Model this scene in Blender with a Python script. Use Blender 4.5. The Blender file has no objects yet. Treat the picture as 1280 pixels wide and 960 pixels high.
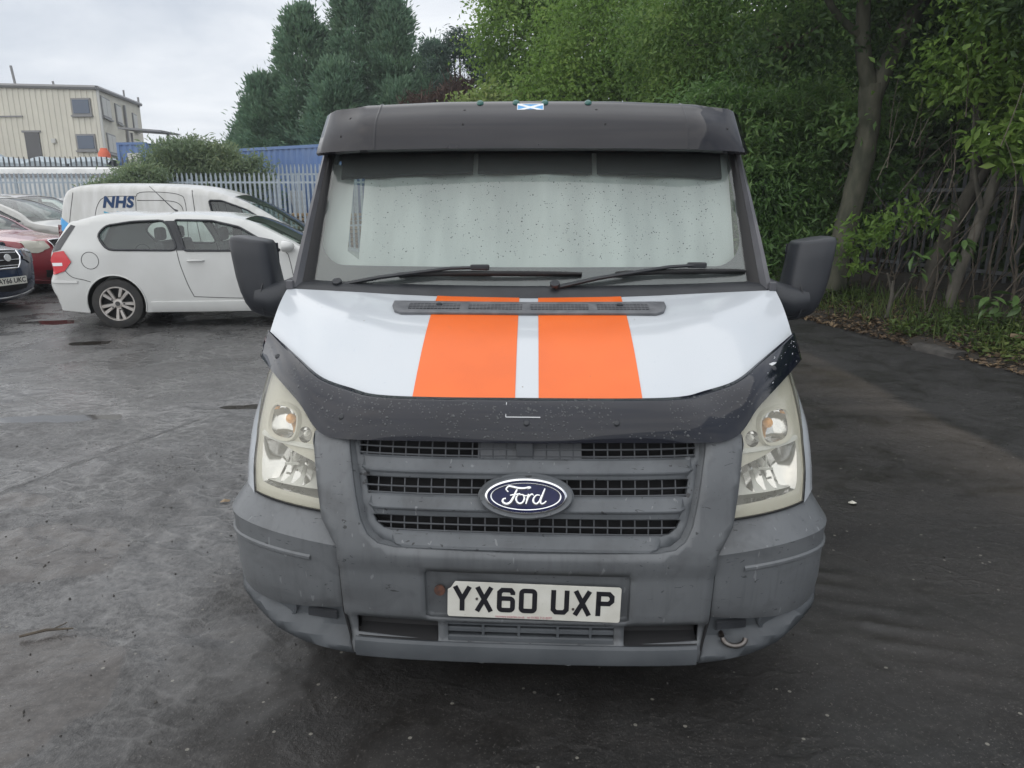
import bpy, bmesh, math, random
import numpy as np
from mathutils import Vector, Matrix, noise
from mathutils.geometry import delaunay_2d_cdt

# ------------------------------------------------------------------ scene, camera, light
SC = bpy.context.scene
COL = SC.collection
R = math.radians
PI = math.pi
rng = np.random.default_rng(7)
random.seed(7)

cam_d = bpy.data.cameras.new('camera')
cam = bpy.data.objects.new('camera', cam_d)
COL.objects.link(cam)
cam_d.sensor_fit = 'HORIZONTAL'
cam_d.sensor_width = 36.0
cam_d.lens = 36.0 * 900.0 / 1280.0
cam_d.clip_start = 0.05
cam_d.clip_end = 2000
PITCH = math.atan(228.0 / 900.0)
cam.location = (0, 0, 1.58)
cam.rotation_euler = (PI / 2 - PITCH, 0, 0)
SC.camera = cam

SUN_EL, SUN_AZ = R(52), R(-120)        # azimuth from +Y, negative = to the left
w = bpy.data.worlds.new('World')
SC.world = w
w.use_nodes = True
nt = w.node_tree
nt.nodes.clear()
out = nt.nodes.new('ShaderNodeOutputWorld')
bg = nt.nodes.new('ShaderNodeBackground')
sky = nt.nodes.new('ShaderNodeTexSky')
sky.sky_type = 'NISHITA'
sky.sun_disc = False
sky.sun_elevation = SUN_EL
sky.sun_rotation = SUN_AZ
sky.air_density = 1.0
sky.dust_density = 3.0
tc = nt.nodes.new('ShaderNodeTexCoord')
mp = nt.nodes.new('ShaderNodeMapping')
mp.inputs['Scale'].default_value = (1.3, 1.3, 4.5)
nz = nt.nodes.new('ShaderNodeTexNoise')
nz.inputs['Scale'].default_value = 1.7
nz.inputs['Detail'].default_value = 8
nz.inputs['Roughness'].default_value = 0.55
nz.inputs['Distortion'].default_value = 0.4
cr = nt.nodes.new('ShaderNodeValToRGB')
cr.color_ramp.elements[0].position = 0.30
cr.color_ramp.elements[0].color = (4.9, 5.5, 6.4, 1)
cr.color_ramp.elements[1].position = 0.70
cr.color_ramp.elements[1].color = (9.5, 9.75, 10.1, 1)
mx = nt.nodes.new('ShaderNodeMix')
mx.data_type = 'RGBA'
mx.inputs['Factor'].default_value = 0.92
nt.links.new(tc.outputs['Generated'], mp.inputs['Vector'])
nt.links.new(mp.outputs['Vector'], nz.inputs['Vector'])
nt.links.new(nz.outputs['Fac'], cr.inputs['Fac'])
nt.links.new(sky.outputs['Color'], mx.inputs['A'])
nt.links.new(cr.outputs['Color'], mx.inputs['B'])
nt.links.new(mx.outputs['Result'], bg.inputs['Color'])
bg.inputs['Strength'].default_value = 0.083
nt.links.new(bg.outputs['Background'], out.inputs['Surface'])

sun_d = bpy.data.lights.new('sun', 'SUN')
sun_d.energy = 1.5
sun_d.angle = R(150)
sun_d.color = (1.0, 0.96, 0.9)
sun = bpy.data.objects.new('sun', sun_d)
COL.objects.link(sun)
_sd = Vector((math.sin(SUN_AZ) * math.cos(SUN_EL), math.cos(SUN_AZ) * math.cos(SUN_EL), math.sin(SUN_EL)))
sun.rotation_euler = (-_sd).to_track_quat('-Z', 'Y').to_euler()

SC.view_settings.view_transform = 'Standard'
SC.view_settings.look = 'None'
SC.view_settings.exposure = 0.45
SC.view_settings.gamma = 1.0
SC.cycles.max_bounces = 8
SC.cycles.transparent_max_bounces = 16

# ------------------------------------------------------------------ helpers
def link(o, parent=None):
    COL.objects.link(o)
    if parent is not None:
        o.parent = parent
    return o

def tag(o, label=None, cat=None, group=None, kind=None):
    if label: o['label'] = label
    if cat: o['category'] = cat
    if group: o['group'] = group
    if kind: o['kind'] = kind
    return o

def empty(name, loc, rz=0.0, label=None, cat=None, group=None):
    o = bpy.data.objects.new(name, None)
    o.empty_display_size = 0.2
    o.location = loc
    o.rotation_euler = (0, 0, rz)
    link(o)
    return tag(o, label, cat, group)

def np_obj(name, V, Fa, mat, parent=None, smooth=False):
    """fast mesh from numpy arrays; Fa is (M,3) or (M,4)"""
    V = np.ascontiguousarray(V, dtype=np.float32)
    Fa = np.ascontiguousarray(Fa, dtype=np.int32)
    me = bpy.data.meshes.new(name)
    k = Fa.shape[1]
    me.vertices.add(len(V)); me.vertices.foreach_set('co', V.ravel())
    me.loops.add(Fa.size); me.loops.foreach_set('vertex_index', Fa.ravel())
    me.polygons.add(len(Fa))
    me.polygons.foreach_set('loop_start', np.arange(0, Fa.size, k, dtype=np.int32))
    me.polygons.foreach_set('loop_total', np.full(len(Fa), k, dtype=np.int32))
    if smooth:
        me.polygons.foreach_set('use_smooth', np.ones(len(Fa), dtype=bool))
    me.update(calc_edges=True)
    me.materials.append(mat)
    return link(bpy.data.objects.new(name, me), parent)

class MB:
    def __init__(s):
        s.V = []; s.F = []
    def add(s, v, f):
        n = len(s.V)
        s.V += [tuple(p) for p in v]
        s.F += [tuple(i + n for i in q) for q in f]
        return s
    def box(s, c, d, rot=None):
        hx, hy, hz = d[0] / 2, d[1] / 2, d[2] / 2
        P = [Vector((x, y, z)) for x in (-hx, hx) for y in (-hy, hy) for z in (-hz, hz)]
        if rot is not None:
            P = [rot @ p for p in P]
        P = [p + Vector(c) for p in P]
        return s.add(P, [(0, 1, 3, 2), (4, 6, 7, 5), (0, 4, 5, 1), (2, 3, 7, 6), (0, 2, 6, 4), (1, 5, 7, 3)])
    def tube(s, pts, r, n=8, caps=True, flat=1.0):
        pts = [Vector(p) for p in pts]
        m = len(pts)
        rr = list(r) if hasattr(r, '__len__') else [r] * m
        T = [(pts[min(i + 1, m - 1)] - pts[max(i - 1, 0)]).normalized() for i in range(m)]
        up = Vector((0, 0, 1)) if abs(T[0].z) < 0.9 else Vector((1, 0, 0))
        u = T[0].cross(up).normalized()
        V = []
        for i in range(m):
            u = (u - T[i] * u.dot(T[i])).normalized()
            v = T[i].cross(u)
            for k in range(n):
                a = 2 * PI * k / n
                V.append(pts[i] + u * (math.cos(a) * rr[i]) + v * (math.sin(a) * rr[i] * flat))
        Fs = []
        for i in range(m - 1):
            for k in range(n):
                k2 = (k + 1) % n
                Fs.append((i * n + k, i * n + k2, (i + 1) * n + k2, (i + 1) * n + k))
        if caps:
            Fs.append(tuple(range(n - 1, -1, -1)))
            Fs.append(tuple((m - 1) * n + k for k in range(n)))
        return s.add(V, Fs)
    def loft(s, rows, closed=False, caps=False):
        n = len(rows[0]); V = [p for r in rows for p in r]; Fs = []
        for i in range(len(rows) - 1):
            for k in range(n if closed else n - 1):
                k2 = (k + 1) % n
                Fs.append((i * n + k, i * n + k2, (i + 1) * n + k2, (i + 1) * n + k))
        if caps:
            Fs.append(tuple(range(n - 1, -1, -1)))
            Fs.append(tuple((len(rows) - 1) * n + k for k in range(n)))
        return s.add(V, Fs)
    def disc(s, c, axis, r, n=20, depth=0.0):
        """a disc (or a short cylinder when depth) facing axis"""
        c = Vector(c); ax = Vector(axis).normalized()
        u = ax.orthogonal().normalized(); v = ax.cross(u)
        ring = [c + u * math.cos(2 * PI * k / n) * r + v * math.sin(2 * PI * k / n) * r for k in range(n)]
        if depth:
            return s.loft([[p for p in ring], [p + ax * depth for p in ring]], closed=True, caps=True)
        return s.add(ring, [tuple(range(n))])
    def lathe(s, c, axis, prof, n=32):
        """prof: (radius, distance along axis)"""
        c = Vector(c); ax = Vector(axis).normalized()
        u = ax.orthogonal().normalized(); v = ax.cross(u)
        rows = [[c + ax * h + (u * math.cos(2 * PI * k / n) + v * math.sin(2 * PI * k / n)) * max(r, 1e-5) for k in range(n)] for r, h in prof]
        return s.loft(rows, closed=True)
    def build(s, name, mat, parent=None, smooth=None, bevel=None, solid=None, xf=None, segs=2):
        me = bpy.data.meshes.new(name)
        V = [xf(Vector(p)) for p in s.V] if xf else s.V
        me.from_pydata([tuple(p) for p in V], [], s.F)
        me.validate()
        me.materials.append(mat)
        if smooth is not None:
            me.polygons.foreach_set('use_smooth', np.ones(len(me.polygons), dtype=bool))
            if smooth < 180:
                me.set_sharp_from_angle(angle=R(smooth))
        me.update()
        o = link(bpy.data.objects.new(name, me), parent)
        if solid:
            md = o.modifiers.new('solid', 'SOLIDIFY'); md.thickness = abs(solid); md.offset = -1 if solid > 0 else 1
        if bevel:
            md = o.modifiers.new('bevel', 'BEVEL'); md.width = bevel; md.segments = segs; md.limit_method = 'ANGLE'; md.angle_limit = R(35)
        return o

def fix_normals(o):
    bm = bmesh.new(); bm.from_mesh(o.data); bmesh.ops.recalc_face_normals(bm, faces=bm.faces); bm.to_mesh(o.data); bm.free()
    return o

def catmull(P, n, closed=False):
    """n samples along a centripetal-ish Catmull-Rom through P (any dimension)"""
    P = [np.array(p, dtype=float) for p in P]
    m = len(P)
    if closed:
        Q = [P[-1]] + P + [P[0], P[1]]; segs = m
    else:
        Q = [2 * P[0] - P[1]] + P + [2 * P[-1] - P[-2]]; segs = m - 1
    L = [np.linalg.norm(Q[i + 2] - Q[i + 1]) for i in range(segs)]
    cum = np.concatenate([[0], np.cumsum(L)])
    outp = []
    for t in np.linspace(0, cum[-1], n, endpoint=not closed):
        i = min(int(np.searchsorted(cum, t, side='right') - 1), segs - 1)
        f = (t - cum[i]) / max(L[i], 1e-9)
        a, b, c, d = Q[i:i + 4]
        outp.append(tuple(0.5 * (2 * b + (c - a) * f + (2 * a - 5 * b + 4 * c - d) * f * f + (3 * b - a - 3 * c + d) * f ** 3)))
    return outp

def polyline(P, n):
    P = np.array(P, dtype=float)
    L = np.concatenate([[0], np.cumsum(np.linalg.norm(np.diff(P, axis=0), axis=1))])
    t = np.linspace(0, L[-1], n)
    return [tuple(np.interp(q, L, P[:, k]) for k in range(P.shape[1])) for q in t]

def inside(poly, X, Y):
    poly = np.asarray(poly); res = np.zeros(X.shape, dtype=bool)
    j = len(poly) - 1
    for i in range(len(poly)):
        xi, yi = poly[i]; xj, yj = poly[j]
        c = ((yi > Y) != (yj > Y)) & (X < (xj - xi) * (Y - yi) / (yj - yi + 1e-15) + xi)
        res ^= c; j = i
    return res

def seg_dist(poly, X, Y):
    poly = np.asarray(poly, dtype=float); d = np.full(X.shape, 1e9)
    for i in range(len(poly)):
        a = poly[i]; b = poly[(i + 1) % len(poly)]
        ab = b - a; l2 = max(ab @ ab, 1e-12)
        t = np.clip(((X - a[0]) * ab[0] + (Y - a[1]) * ab[1]) / l2, 0, 1)
        d = np.minimum(d, np.hypot(X - a[0] - t * ab[0], Y - a[1] - t * ab[1]))
    return d

def resample(poly, cell):
    outp = []
    for i in range(len(poly)):
        a = np.array(poly[i], float); b = np.array(poly[(i + 1) % len(poly)], float)
        k = max(1, int(round(np.linalg.norm(b - a) / cell)))
        for j in range(k):
            outp.append(tuple(a + (b - a) * j / k))
    return outp

def patch2d(outline, holes=(), cell=0.03):
    loops = [resample(outline, cell)] + [resample(h, cell) for h in holes]
    verts = []; edges = []
    for lp in loops:
        n0 = len(verts); verts += lp
        edges += [(n0 + i, n0 + (i + 1) % len(lp)) for i in range(len(lp))]
    ol = np.array(loops[0])
    gx = np.arange(ol[:, 0].min(), ol[:, 0].max(), cell); gy = np.arange(ol[:, 1].min(), ol[:, 1].max(), cell)
    X, Y = np.meshgrid(gx, gy); X = X.ravel(); Y = Y.ravel()
    ok = inside(loops[0], X, Y) & (seg_dist(outline, X, Y) > cell * 0.45)
    for h in holes:
        ok &= ~inside(h, X, Y) & (seg_dist(h, X, Y) > cell * 0.45)
    verts += list(zip(X[ok], Y[ok]))
    r = delaunay_2d_cdt([Vector((float(a), float(b))) for a, b in verts], edges, [], 0, 1e-6)
    VV = np.array([tuple(v) for v in r[0]]); T = np.array([t for t in r[2] if len(t) == 3])
    C = VV[T].mean(axis=1)
    ok = inside(outline, C[:, 0], C[:, 1])
    for h in holes:
        ok &= ~inside(h, C[:, 0], C[:, 1])
    return VV, [tuple(int(i) for i in t) for t in T[ok]]

def patch(fn, outline, holes=(), cell=0.03, flip=False):
    """2-D outline with holes, triangulated and mapped through fn(u,v) -> 3-D"""
    VV, T = patch2d(outline, holes, cell)
    mb = MB()
    mb.add([fn(a, b) for a, b in VV], [t[::-1] for t in T] if flip else T)
    return mb

def mirror_poly(half):
    """half outline from the centre top round to the centre bottom, x >= 0"""
    l = [(-x, z) for x, z in half if x > 1e-6][::-1]
    return [p for p in half] + l

def text_mb(body, size, depth=0.002, shear=0.0, offset=0.0, spacing=1.0, align='CENTER'):
    """built-in font turned into a mesh in the XY plane"""
    cu = bpy.data.curves.new('lettering', 'FONT')
    cu.body = body; cu.size = size; cu.extrude = depth; cu.shear = shear; cu.offset = offset
    cu.space_character = spacing; cu.align_x = align; cu.align_y = 'CENTER'; cu.resolution_u = 3
    o = bpy.data.objects.new('lettering', cu); COL.objects.link(o)
    dg = bpy.context.evaluated_depsgraph_get(); dg.update()
    me = bpy.data.meshes.new_from_object(o.evaluated_get(dg))
    mb = MB(); mb.add([tuple(v.co) for v in me.vertices], [tuple(p.vertices) for p in me.polygons])
    bpy.data.objects.remove(o); bpy.data.curves.remove(cu); bpy.data.meshes.remove(me)
    return mb

# ------------------------------------------------------------------ materials
def new_mat(name):
    m = bpy.data.materials.new(name); m.use_nodes = True
    n = m.node_tree
    b = n.nodes['Principled BSDF']
    return m, n, b

def pbr(name, col, rough=0.5, metal=0.0, col2=None, nscale=6.0, bump=0.0, bscale=40.0, coat=0.0, spec=0.5,
        rvar=0.0, speck=None, detail=5.0, lo=0.35, hi=0.65, stretch=None):
    """noise-varied principled material in object space"""
    m, n, b = new_mat(name)
    b.inputs['Roughness'].default_value = rough
    b.inputs['Metallic'].default_value = metal
    b.inputs['Specular IOR Level'].default_value = spec
    b.inputs['Coat Weight'].default_value = coat
    b.inputs['Coat Roughness'].default_value = 0.05
    b.inputs['Base Color'].default_value = (*col, 1)
    tcn = n.nodes.new('ShaderNodeTexCoord')
    vec = tcn.outputs['Object']
    if stretch:
        mpn = n.nodes.new('ShaderNodeMapping'); mpn.inputs['Scale'].default_value = stretch
        n.links.new(vec, mpn.inputs['Vector']); vec = mpn.outputs['Vector']
    colsock = None
    if col2 is not None or rvar:
        no = n.nodes.new('ShaderNodeTexNoise'); no.inputs['Scale'].default_value = nscale; no.inputs['Detail'].default_value = detail
        n.links.new(vec, no.inputs['Vector'])
        rp = n.nodes.new('ShaderNodeMapRange'); rp.inputs['From Min'].default_value = lo; rp.inputs['From Max'].default_value = hi
        n.links.new(no.outputs['Fac'], rp.inputs['Value'])
        if col2 is not None:
            mi = n.nodes.new('ShaderNodeMix'); mi.data_type = 'RGBA'
            mi.inputs['A'].default_value = (*col, 1); mi.inputs['B'].default_value = (*col2, 1)
            n.links.new(rp.outputs['Result'], mi.inputs['Factor'])
            colsock = mi.outputs['Result']
        if rvar:
            r2 = n.nodes.new('ShaderNodeMapRange'); r2.inputs['To Min'].default_value = max(0.02, rough - rvar); r2.inputs['To Max'].default_value = min(1, rough + rvar)
            n.links.new(rp.outputs['Result'], r2.inputs['Value'])
            n.links.new(r2.outputs['Result'], b.inputs['Roughness'])
    if speck:
        sc, thr, scol = speck
        n2 = n.nodes.new('ShaderNodeTexNoise'); n2.inputs['Scale'].default_value = sc; n2.inputs['Detail'].default_value = 4
        n.links.new(vec, n2.inputs['Vector'])
        r3 = n.nodes.new('ShaderNodeMapRange'); r3.inputs['From Min'].default_value = thr; r3.inputs['From Max'].default_value = thr + 0.025
        n.links.new(n2.outputs['Fac'], r3.inputs['Value'])
        m2 = n.nodes.new('ShaderNodeMix'); m2.data_type = 'RGBA'
        if colsock is not None: n.links.new(colsock, m2.inputs['A'])
        else: m2.inputs['A'].default_value = (*col, 1)
        m2.inputs['B'].default_value = (*scol, 1)
        n.links.new(r3.outputs['Result'], m2.inputs['Factor'])
        colsock = m2.outputs['Result']
    if colsock is not None:
        n.links.new(colsock, b.inputs['Base Color'])
    if bump:
        n4 = n.nodes.new('ShaderNodeTexNoise'); n4.inputs['Scale'].default_value = bscale; n4.inputs['Detail'].default_value = 4
        n.links.new(vec, n4.inputs['Vector'])
        bp = n.nodes.new('ShaderNodeBump'); bp.inputs['Strength'].default_value = bump; bp.inputs['Distance'].default_value = 0.01
        n.links.new(n4.outputs['Fac'], bp.inputs['Height'])
        n.links.new(bp.outputs['Normal'], b.inputs['Normal'])
    return m

def glass(name, tint=(0.8, 0.88, 0.86), ior=1.5, gloss_rough=0.02, haze=None, hcol=(0.7, 0.68, 0.6), bump=0.0):
    """thin pane: tinted see-through plus a fresnel mirror, and an optional milky film"""
    m = bpy.data.materials.new(name); m.use_nodes = True
    n = m.node_tree; n.nodes.clear()
    o = n.nodes.new('ShaderNodeOutputMaterial')
    tr = n.nodes.new('ShaderNodeBsdfTransparent'); tr.inputs['Color'].default_value = (*tint, 1)
    gl = n.nodes.new('ShaderNodeBsdfGlossy'); gl.inputs['Roughness'].default_value = gloss_rough
    lw = n.nodes.new('ShaderNodeLayerWeight'); lw.inputs['Blend'].default_value = 0.5
    pw = n.nodes.new('ShaderNodeMath'); pw.operation = 'POWER'; pw.inputs[1].default_value = 5.0
    n.links.new(lw.outputs['Facing'], pw.inputs[0])
    f0 = ((ior - 1) / (ior + 1)) ** 2 * 1.8           # two surfaces of a thin pane, same from either side
    ml = n.nodes.new('ShaderNodeMath'); ml.operation = 'MULTIPLY_ADD'; ml.inputs[1].default_value = 0.9 - f0; ml.inputs[2].default_value = f0; ml.use_clamp = True
    n.links.new(pw.outputs['Value'], ml.inputs[0])
    mxs = n.nodes.new('ShaderNodeMixShader')
    n.links.new(ml.outputs['Value'], mxs.inputs['Fac'])
    base = tr.outputs['BSDF']
    if haze:
        df = n.nodes.new('ShaderNodeBsdfDiffuse'); df.inputs['Color'].default_value = (*hcol, 1)
        m2 = n.nodes.new('ShaderNodeMixShader'); m2.inputs['Fac'].default_value = haze
        n.links.new(tr.outputs['BSDF'], m2.inputs[1]); n.links.new(df.outputs['BSDF'], m2.inputs[2])
        base = m2.outputs['Shader']
    n.links.new(base, mxs.inputs[1]); n.links.new(gl.outputs['BSDF'], mxs.inputs[2])
    n.links.new(mxs.outputs['Shader'], o.inputs['Surface'])
    return m

def leaf_mat(name, a, b, c, trans=0.35, rough=0.5, nscale=0.8):
    """leaves: colour differs from leaf to leaf and from clump to clump"""
    m, n, p = new_mat(name)
    g = n.nodes.new('ShaderNodeNewGeometry')
    tcn = n.nodes.new('ShaderNodeTexCoord')
    no = n.nodes.new('ShaderNodeTexNoise'); no.inputs['Scale'].default_value = nscale; no.inputs['Detail'].default_value = 3
    n.links.new(tcn.outputs['Object'], no.inputs['Vector'])
    ad = n.nodes.new('ShaderNodeMath'); ad.operation = 'MULTIPLY_ADD'; ad.inputs[1].default_value = 0.5
    n.links.new(g.outputs['Random Per Island'], ad.inputs[0])
    rp = n.nodes.new('ShaderNodeMapRange'); rp.inputs['From Min'].default_value = 0.3; rp.inputs['From Max'].default_value = 0.7
    rp.inputs['To Max'].default_value = 0.5
    n.links.new(no.outputs['Fac'], rp.inputs['Value'])
    n.links.new(rp.outputs['Result'], ad.inputs[2])
    cr = n.nodes.new('ShaderNodeValToRGB')
    cr.color_ramp.elements[0].color = (*a, 1); cr.color_ramp.elements[0].position = 0.1
    cr.color_ramp.elements[1].color = (*c, 1); cr.color_ramp.elements[1].position = 0.95
    e = cr.color_ramp.elements.new(0.55); e.color = (*b, 1)
    n.links.new(ad.outputs['Value'], cr.inputs['Fac'])
    n.links.new(cr.outputs['Color'], p.inputs['Base Color'])
    p.inputs['Roughness'].default_value = rough
    p.inputs['Specular IOR Level'].default_value = 0.4
    tl = n.nodes.new('ShaderNodeBsdfTranslucent')
    n.links.new(cr.outputs['Color'], tl.inputs['Color'])
    ms = n.nodes.new('ShaderNodeMixShader'); ms.inputs['Fac'].default_value = trans
    o = n.nodes['Material Output']
    n.links.new(p.outputs['BSDF'], ms.inputs[1]); n.links.new(tl.outputs['BSDF'], ms.inputs[2])
    n.links.new(ms.outputs['Shader'], o.inputs['Surface'])
    return m

M = {}
M['van_white'] = pbr('van_white_paint', (0.545, 0.575, 0.605), 0.16, coat=0.5, col2=(0.53, 0.565, 0.60), nscale=2.5, speck=(38, 0.74, (0.25, 0.22, 0.18)))
M['orange'] = pbr('orange_vinyl', (0.82, 0.150, 0.020), 0.34, col2=(0.75, 0.133, 0.018), nscale=5, speck=(60, 0.73, (0.45, 0.1, 0.03)))
M['bumper'] = pbr('weathered_grey_plastic', (0.142, 0.151, 0.159), 0.40, col2=(0.104, 0.111, 0.118), nscale=3.5, bump=0.08, bscale=900, rvar=0.1,
                  speck=(17, 0.735, (0.03, 0.032, 0.034)))
def grime(m, streak=.5, patchy=.5, dark=(.035, .035, .036)):
    # dirt: vertical run marks, blotches and short scuffs mixed over the base colour
    n = m.node_tree; b = n.nodes['Principled BSDF']; src = b.inputs['Base Color'].links[0].from_socket
    tcn = n.nodes.new('ShaderNodeTexCoord')
    def nn(scale, st, det=4, dist=0.0):
        mpn = n.nodes.new('ShaderNodeMapping'); mpn.inputs['Scale'].default_value = st; n.links.new(tcn.outputs['Object'], mpn.inputs['Vector'])
        no = n.nodes.new('ShaderNodeTexNoise'); no.inputs['Scale'].default_value = scale; no.inputs['Detail'].default_value = det; no.inputs['Distortion'].default_value = dist
        n.links.new(mpn.outputs['Vector'], no.inputs['Vector']); return no.outputs['Fac']
    for fac, a0, a1, amt, c in ((nn(9, (6, 6, .7), 5), .52, .74, streak, dark), (nn(6, (1, 1, 1.6), 6, .8), .52, .70, patchy, dark), (nn(22, (1, 2, 3.5), 3, 1.6), .685, .70, .75, (.018, .018, .019)), (nn(14, (3, 3, .8), 2, .5), .70, .72, .5, (.26, .27, .28))):
        r = n.nodes.new('ShaderNodeMapRange'); r.inputs['From Min'].default_value = a0; r.inputs['From Max'].default_value = a1; r.inputs['To Max'].default_value = amt; n.links.new(fac, r.inputs['Value'])
        mi = n.nodes.new('ShaderNodeMix'); mi.data_type = 'RGBA'; n.links.new(r.outputs['Result'], mi.inputs['Factor']); n.links.new(src, mi.inputs['A']); mi.inputs['B'].default_value = (*c, 1); src = mi.outputs['Result']
    n.links.new(src, b.inputs['Base Color'])
grime(M['bumper'], .20, .34)
M['bumper_low'] = pbr('faded_dark_plastic', (0.090, 0.099, 0.108), 0.5, col2=(0.06, 0.067, 0.074), nscale=5, bump=0.1, bscale=600)
M['grille'] = pbr('grille_plastic', (0.124, 0.134, 0.144), 0.46, col2=(0.088, 0.096, 0.104), nscale=5, speck=(30, 0.68, (0.03, 0.03, 0.033)))
grime(M['grille'], .15, .4)
M['mesh'] = pbr('mesh_plastic', (0.075, 0.08, 0.088), 0.5)
M['vent'] = pbr('vent_plastic', (0.15, 0.155, 0.165), 0.5, col2=(0.10, 0.105, 0.115), nscale=20)
M['void'] = pbr('black_recess', (0.008, 0.008, 0.009), 0.8)
M['black'] = pbr('black_plastic', (0.018, 0.02, 0.024), 0.45, col2=(0.03, 0.033, 0.038), nscale=8, bump=0.05, bscale=700)
M['mirror_shell'] = pbr('mirror_plastic', (0.020, 0.023, 0.029), 0.45, col2=(0.029, 0.032, 0.038), nscale=6, bump=0.07, bscale=800)
M['rubber'] = pbr('black_rubber', (0.012, 0.012, 0.013), 0.6)
M['deflector'] = pbr('smoked_acrylic', (0.007, 0.008, 0.014), 0.05, coat=0.0, spec=0.5, col2=(0.009, 0.011, 0.019), nscale=4, rvar=0.03)
M['visor'] = pbr('visor_acrylic', (0.009, 0.0085, 0.012), 0.04, coat=0.0, spec=0.5, col2=(0.013, 0.0125, 0.017), nscale=3, rvar=0.04, bump=0.02, bscale=3)
M['pillar'] = pbr('pillar_plastic', (0.085, 0.087, 0.096), 0.28, col2=(0.11, 0.11, 0.12), nscale=9)
M['chrome'] = pbr('chrome', (0.82, 0.83, 0.85), 0.12, 1.0)
M['steel'] = pbr('dull_steel', (0.22, 0.21, 0.20), 0.5, 1.0, col2=(0.12, 0.10, 0.09), nscale=30)
M['badge_blue'] = pbr('badge_blue', (0.003, 0.006, 0.045), 0.12, coat=0.0, spec=0.35, col2=(0.006, 0.010, 0.062), nscale=40)
M['plate'] = pbr('plate_white', (0.66, 0.655, 0.60), 0.4, col2=(0.58, 0.57, 0.51), nscale=12, speck=(55, 0.72, (0.3, 0.27, 0.22)))
M['ink'] = pbr('plate_black', (0.008, 0.008, 0.012), 0.45)
M['ink_pink'] = pbr('plate_small_print', (0.5, 0.2, 0.24), 0.5)
M['rust'] = pbr('rust', (0.12, 0.05, 0.03), 0.8, col2=(0.05, 0.03, 0.025), nscale=60)
M['reflector'] = pbr('lamp_reflector', (0.74, 0.74, 0.74), 0.09, 1.0)
M['lamp_body'] = pbr('lamp_housing', (0.50, 0.49, 0.43), 0.5, col2=(0.45, 0.44, 0.385), nscale=6)
M['lamp_grey'] = pbr('lamp_inner_grey', (0.55, 0.56, 0.54), 0.4)
M['amber'] = pbr('amber_bulb', (0.80, 0.38, 0.11), 0.15, coat=0.5)
M['bulb'] = pbr('clear_bulb', (0.75, 0.75, 0.72), 0.1, coat=0.5)
M['lens'] = glass('cloudy_lens', (0.97, 0.965, 0.93), 1.4, 0.03, haze=0.16, hcol=(0.72, 0.69, 0.56))
M['windscreen'] = glass('windscreen_glass', (0.88, 0.94, 0.92), 1.5, 0.01, haze=0.07, hcol=(0.6, 0.65, 0.62))
M['frit'] = pbr('frit_band', (0.035, 0.037, 0.042), 0.12, coat=0.4)
M['curtain'] = pbr('curtain_cloth', (0.47, 0.485, 0.47), 0.8, col2=(0.37, 0.385, 0.375), nscale=3, stretch=(2.5, 1, 0.5))
M['dash'] = pbr('dashboard', (0.05, 0.052, 0.056), 0.7)
M['strip_lining'] = pbr('strip_lining_black', (0.022, 0.022, 0.024), 0.8)
M['droplet'] = glass('rain_drop', (0.9, 0.92, 0.95), 1.33, 0.0)
M['flag_blue'] = pbr('sticker_blue', (0.12, 0.38, 0.72), 0.35)
M['sticker_white'] = pbr('sticker_white', (0.85, 0.87, 0.88), 0.35)
M['tyre'] = pbr('tyre_rubber', (0.022, 0.022, 0.023), 0.75, col2=(0.035, 0.033, 0.03), nscale=12)
M['alloy'] = pbr('alloy_wheel', (0.50, 0.48, 0.46), 0.35, 0.7, col2=(0.40, 0.37, 0.34), nscale=14)
M['white_car'] = pbr('white_car_paint', (0.61, 0.62, 0.605), 0.2, coat=0.5, col2=(0.55, 0.555, 0.54), nscale=2)
M['nhs_white'] = pbr('dusty_white_paint', (0.60, 0.60, 0.585), 0.28, coat=0.3, col2=(0.50, 0.50, 0.475), nscale=3, stretch=(3, 1, 0.6))
M['navy'] = pbr('navy_car_paint', (0.016, 0.032, 0.072), 0.2, coat=0.7)
M['red'] = pbr('dark_red_car_paint', (0.24, 0.018, 0.030), 0.22, coat=0.7)
M['silver'] = pbr('silver_car_paint', (0.38, 0.38, 0.36), 0.3, 0.1, coat=0.5)
M['charcoal'] = pbr('charcoal_car_paint', (0.035, 0.035, 0.042), 0.22, coat=0.7)
M['bluegrey'] = pbr('blue_grey_car_paint', (0.26, 0.31, 0.37), 0.28, 0.3, coat=0.5)
M['car_glass'] = glass('car_glass', (0.78, 0.86, 0.83), 1.5, 0.01, haze=0.05, hcol=(0.6, 0.65, 0.62))
M['dark_glass'] = glass('dark_car_glass', (0.2, 0.25, 0.25), 1.5, 0.01)
M['seam'] = pbr('panel_gap', (0.06, 0.06, 0.06), 0.8)
M['tail_red'] = pbr('tail_lamp_red', (0.62, 0.012, 0.025), 0.12, coat=0.6)
M['tail_dark'] = pbr('tail_lamp_dark', (0.12, 0.015, 0.02), 0.15, coat=0.6)
M['nhs_blue'] = pbr('logo_dark_blue', (0.03, 0.09, 0.24), 0.35)
M['nhs_teal'] = pbr('logo_teal', (0.10, 0.36, 0.50), 0.35)
M['sky_blue'] = pbr('stripe_blue', (0.07, 0.36, 0.72), 0.35)
M['interior'] = pbr('car_interior', (0.055, 0.056, 0.058), 0.8)
M['dim_lamp'] = pbr('dark_lamp', (0.10, 0.10, 0.11), 0.1, coat=0.5)
M['bark'] = pbr('bark', (0.125, 0.115, 0.095), 0.9, col2=(0.055, 0.052, 0.042), nscale=9, bump=0.6, bscale=22, stretch=(1, 1, 0.35))
M['bark_green'] = pbr('mossy_bark', (0.115, 0.112, 0.082), 0.9, col2=(0.048, 0.052, 0.035), nscale=7, bump=0.5, bscale=25, stretch=(1, 1, 0.35))
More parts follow.
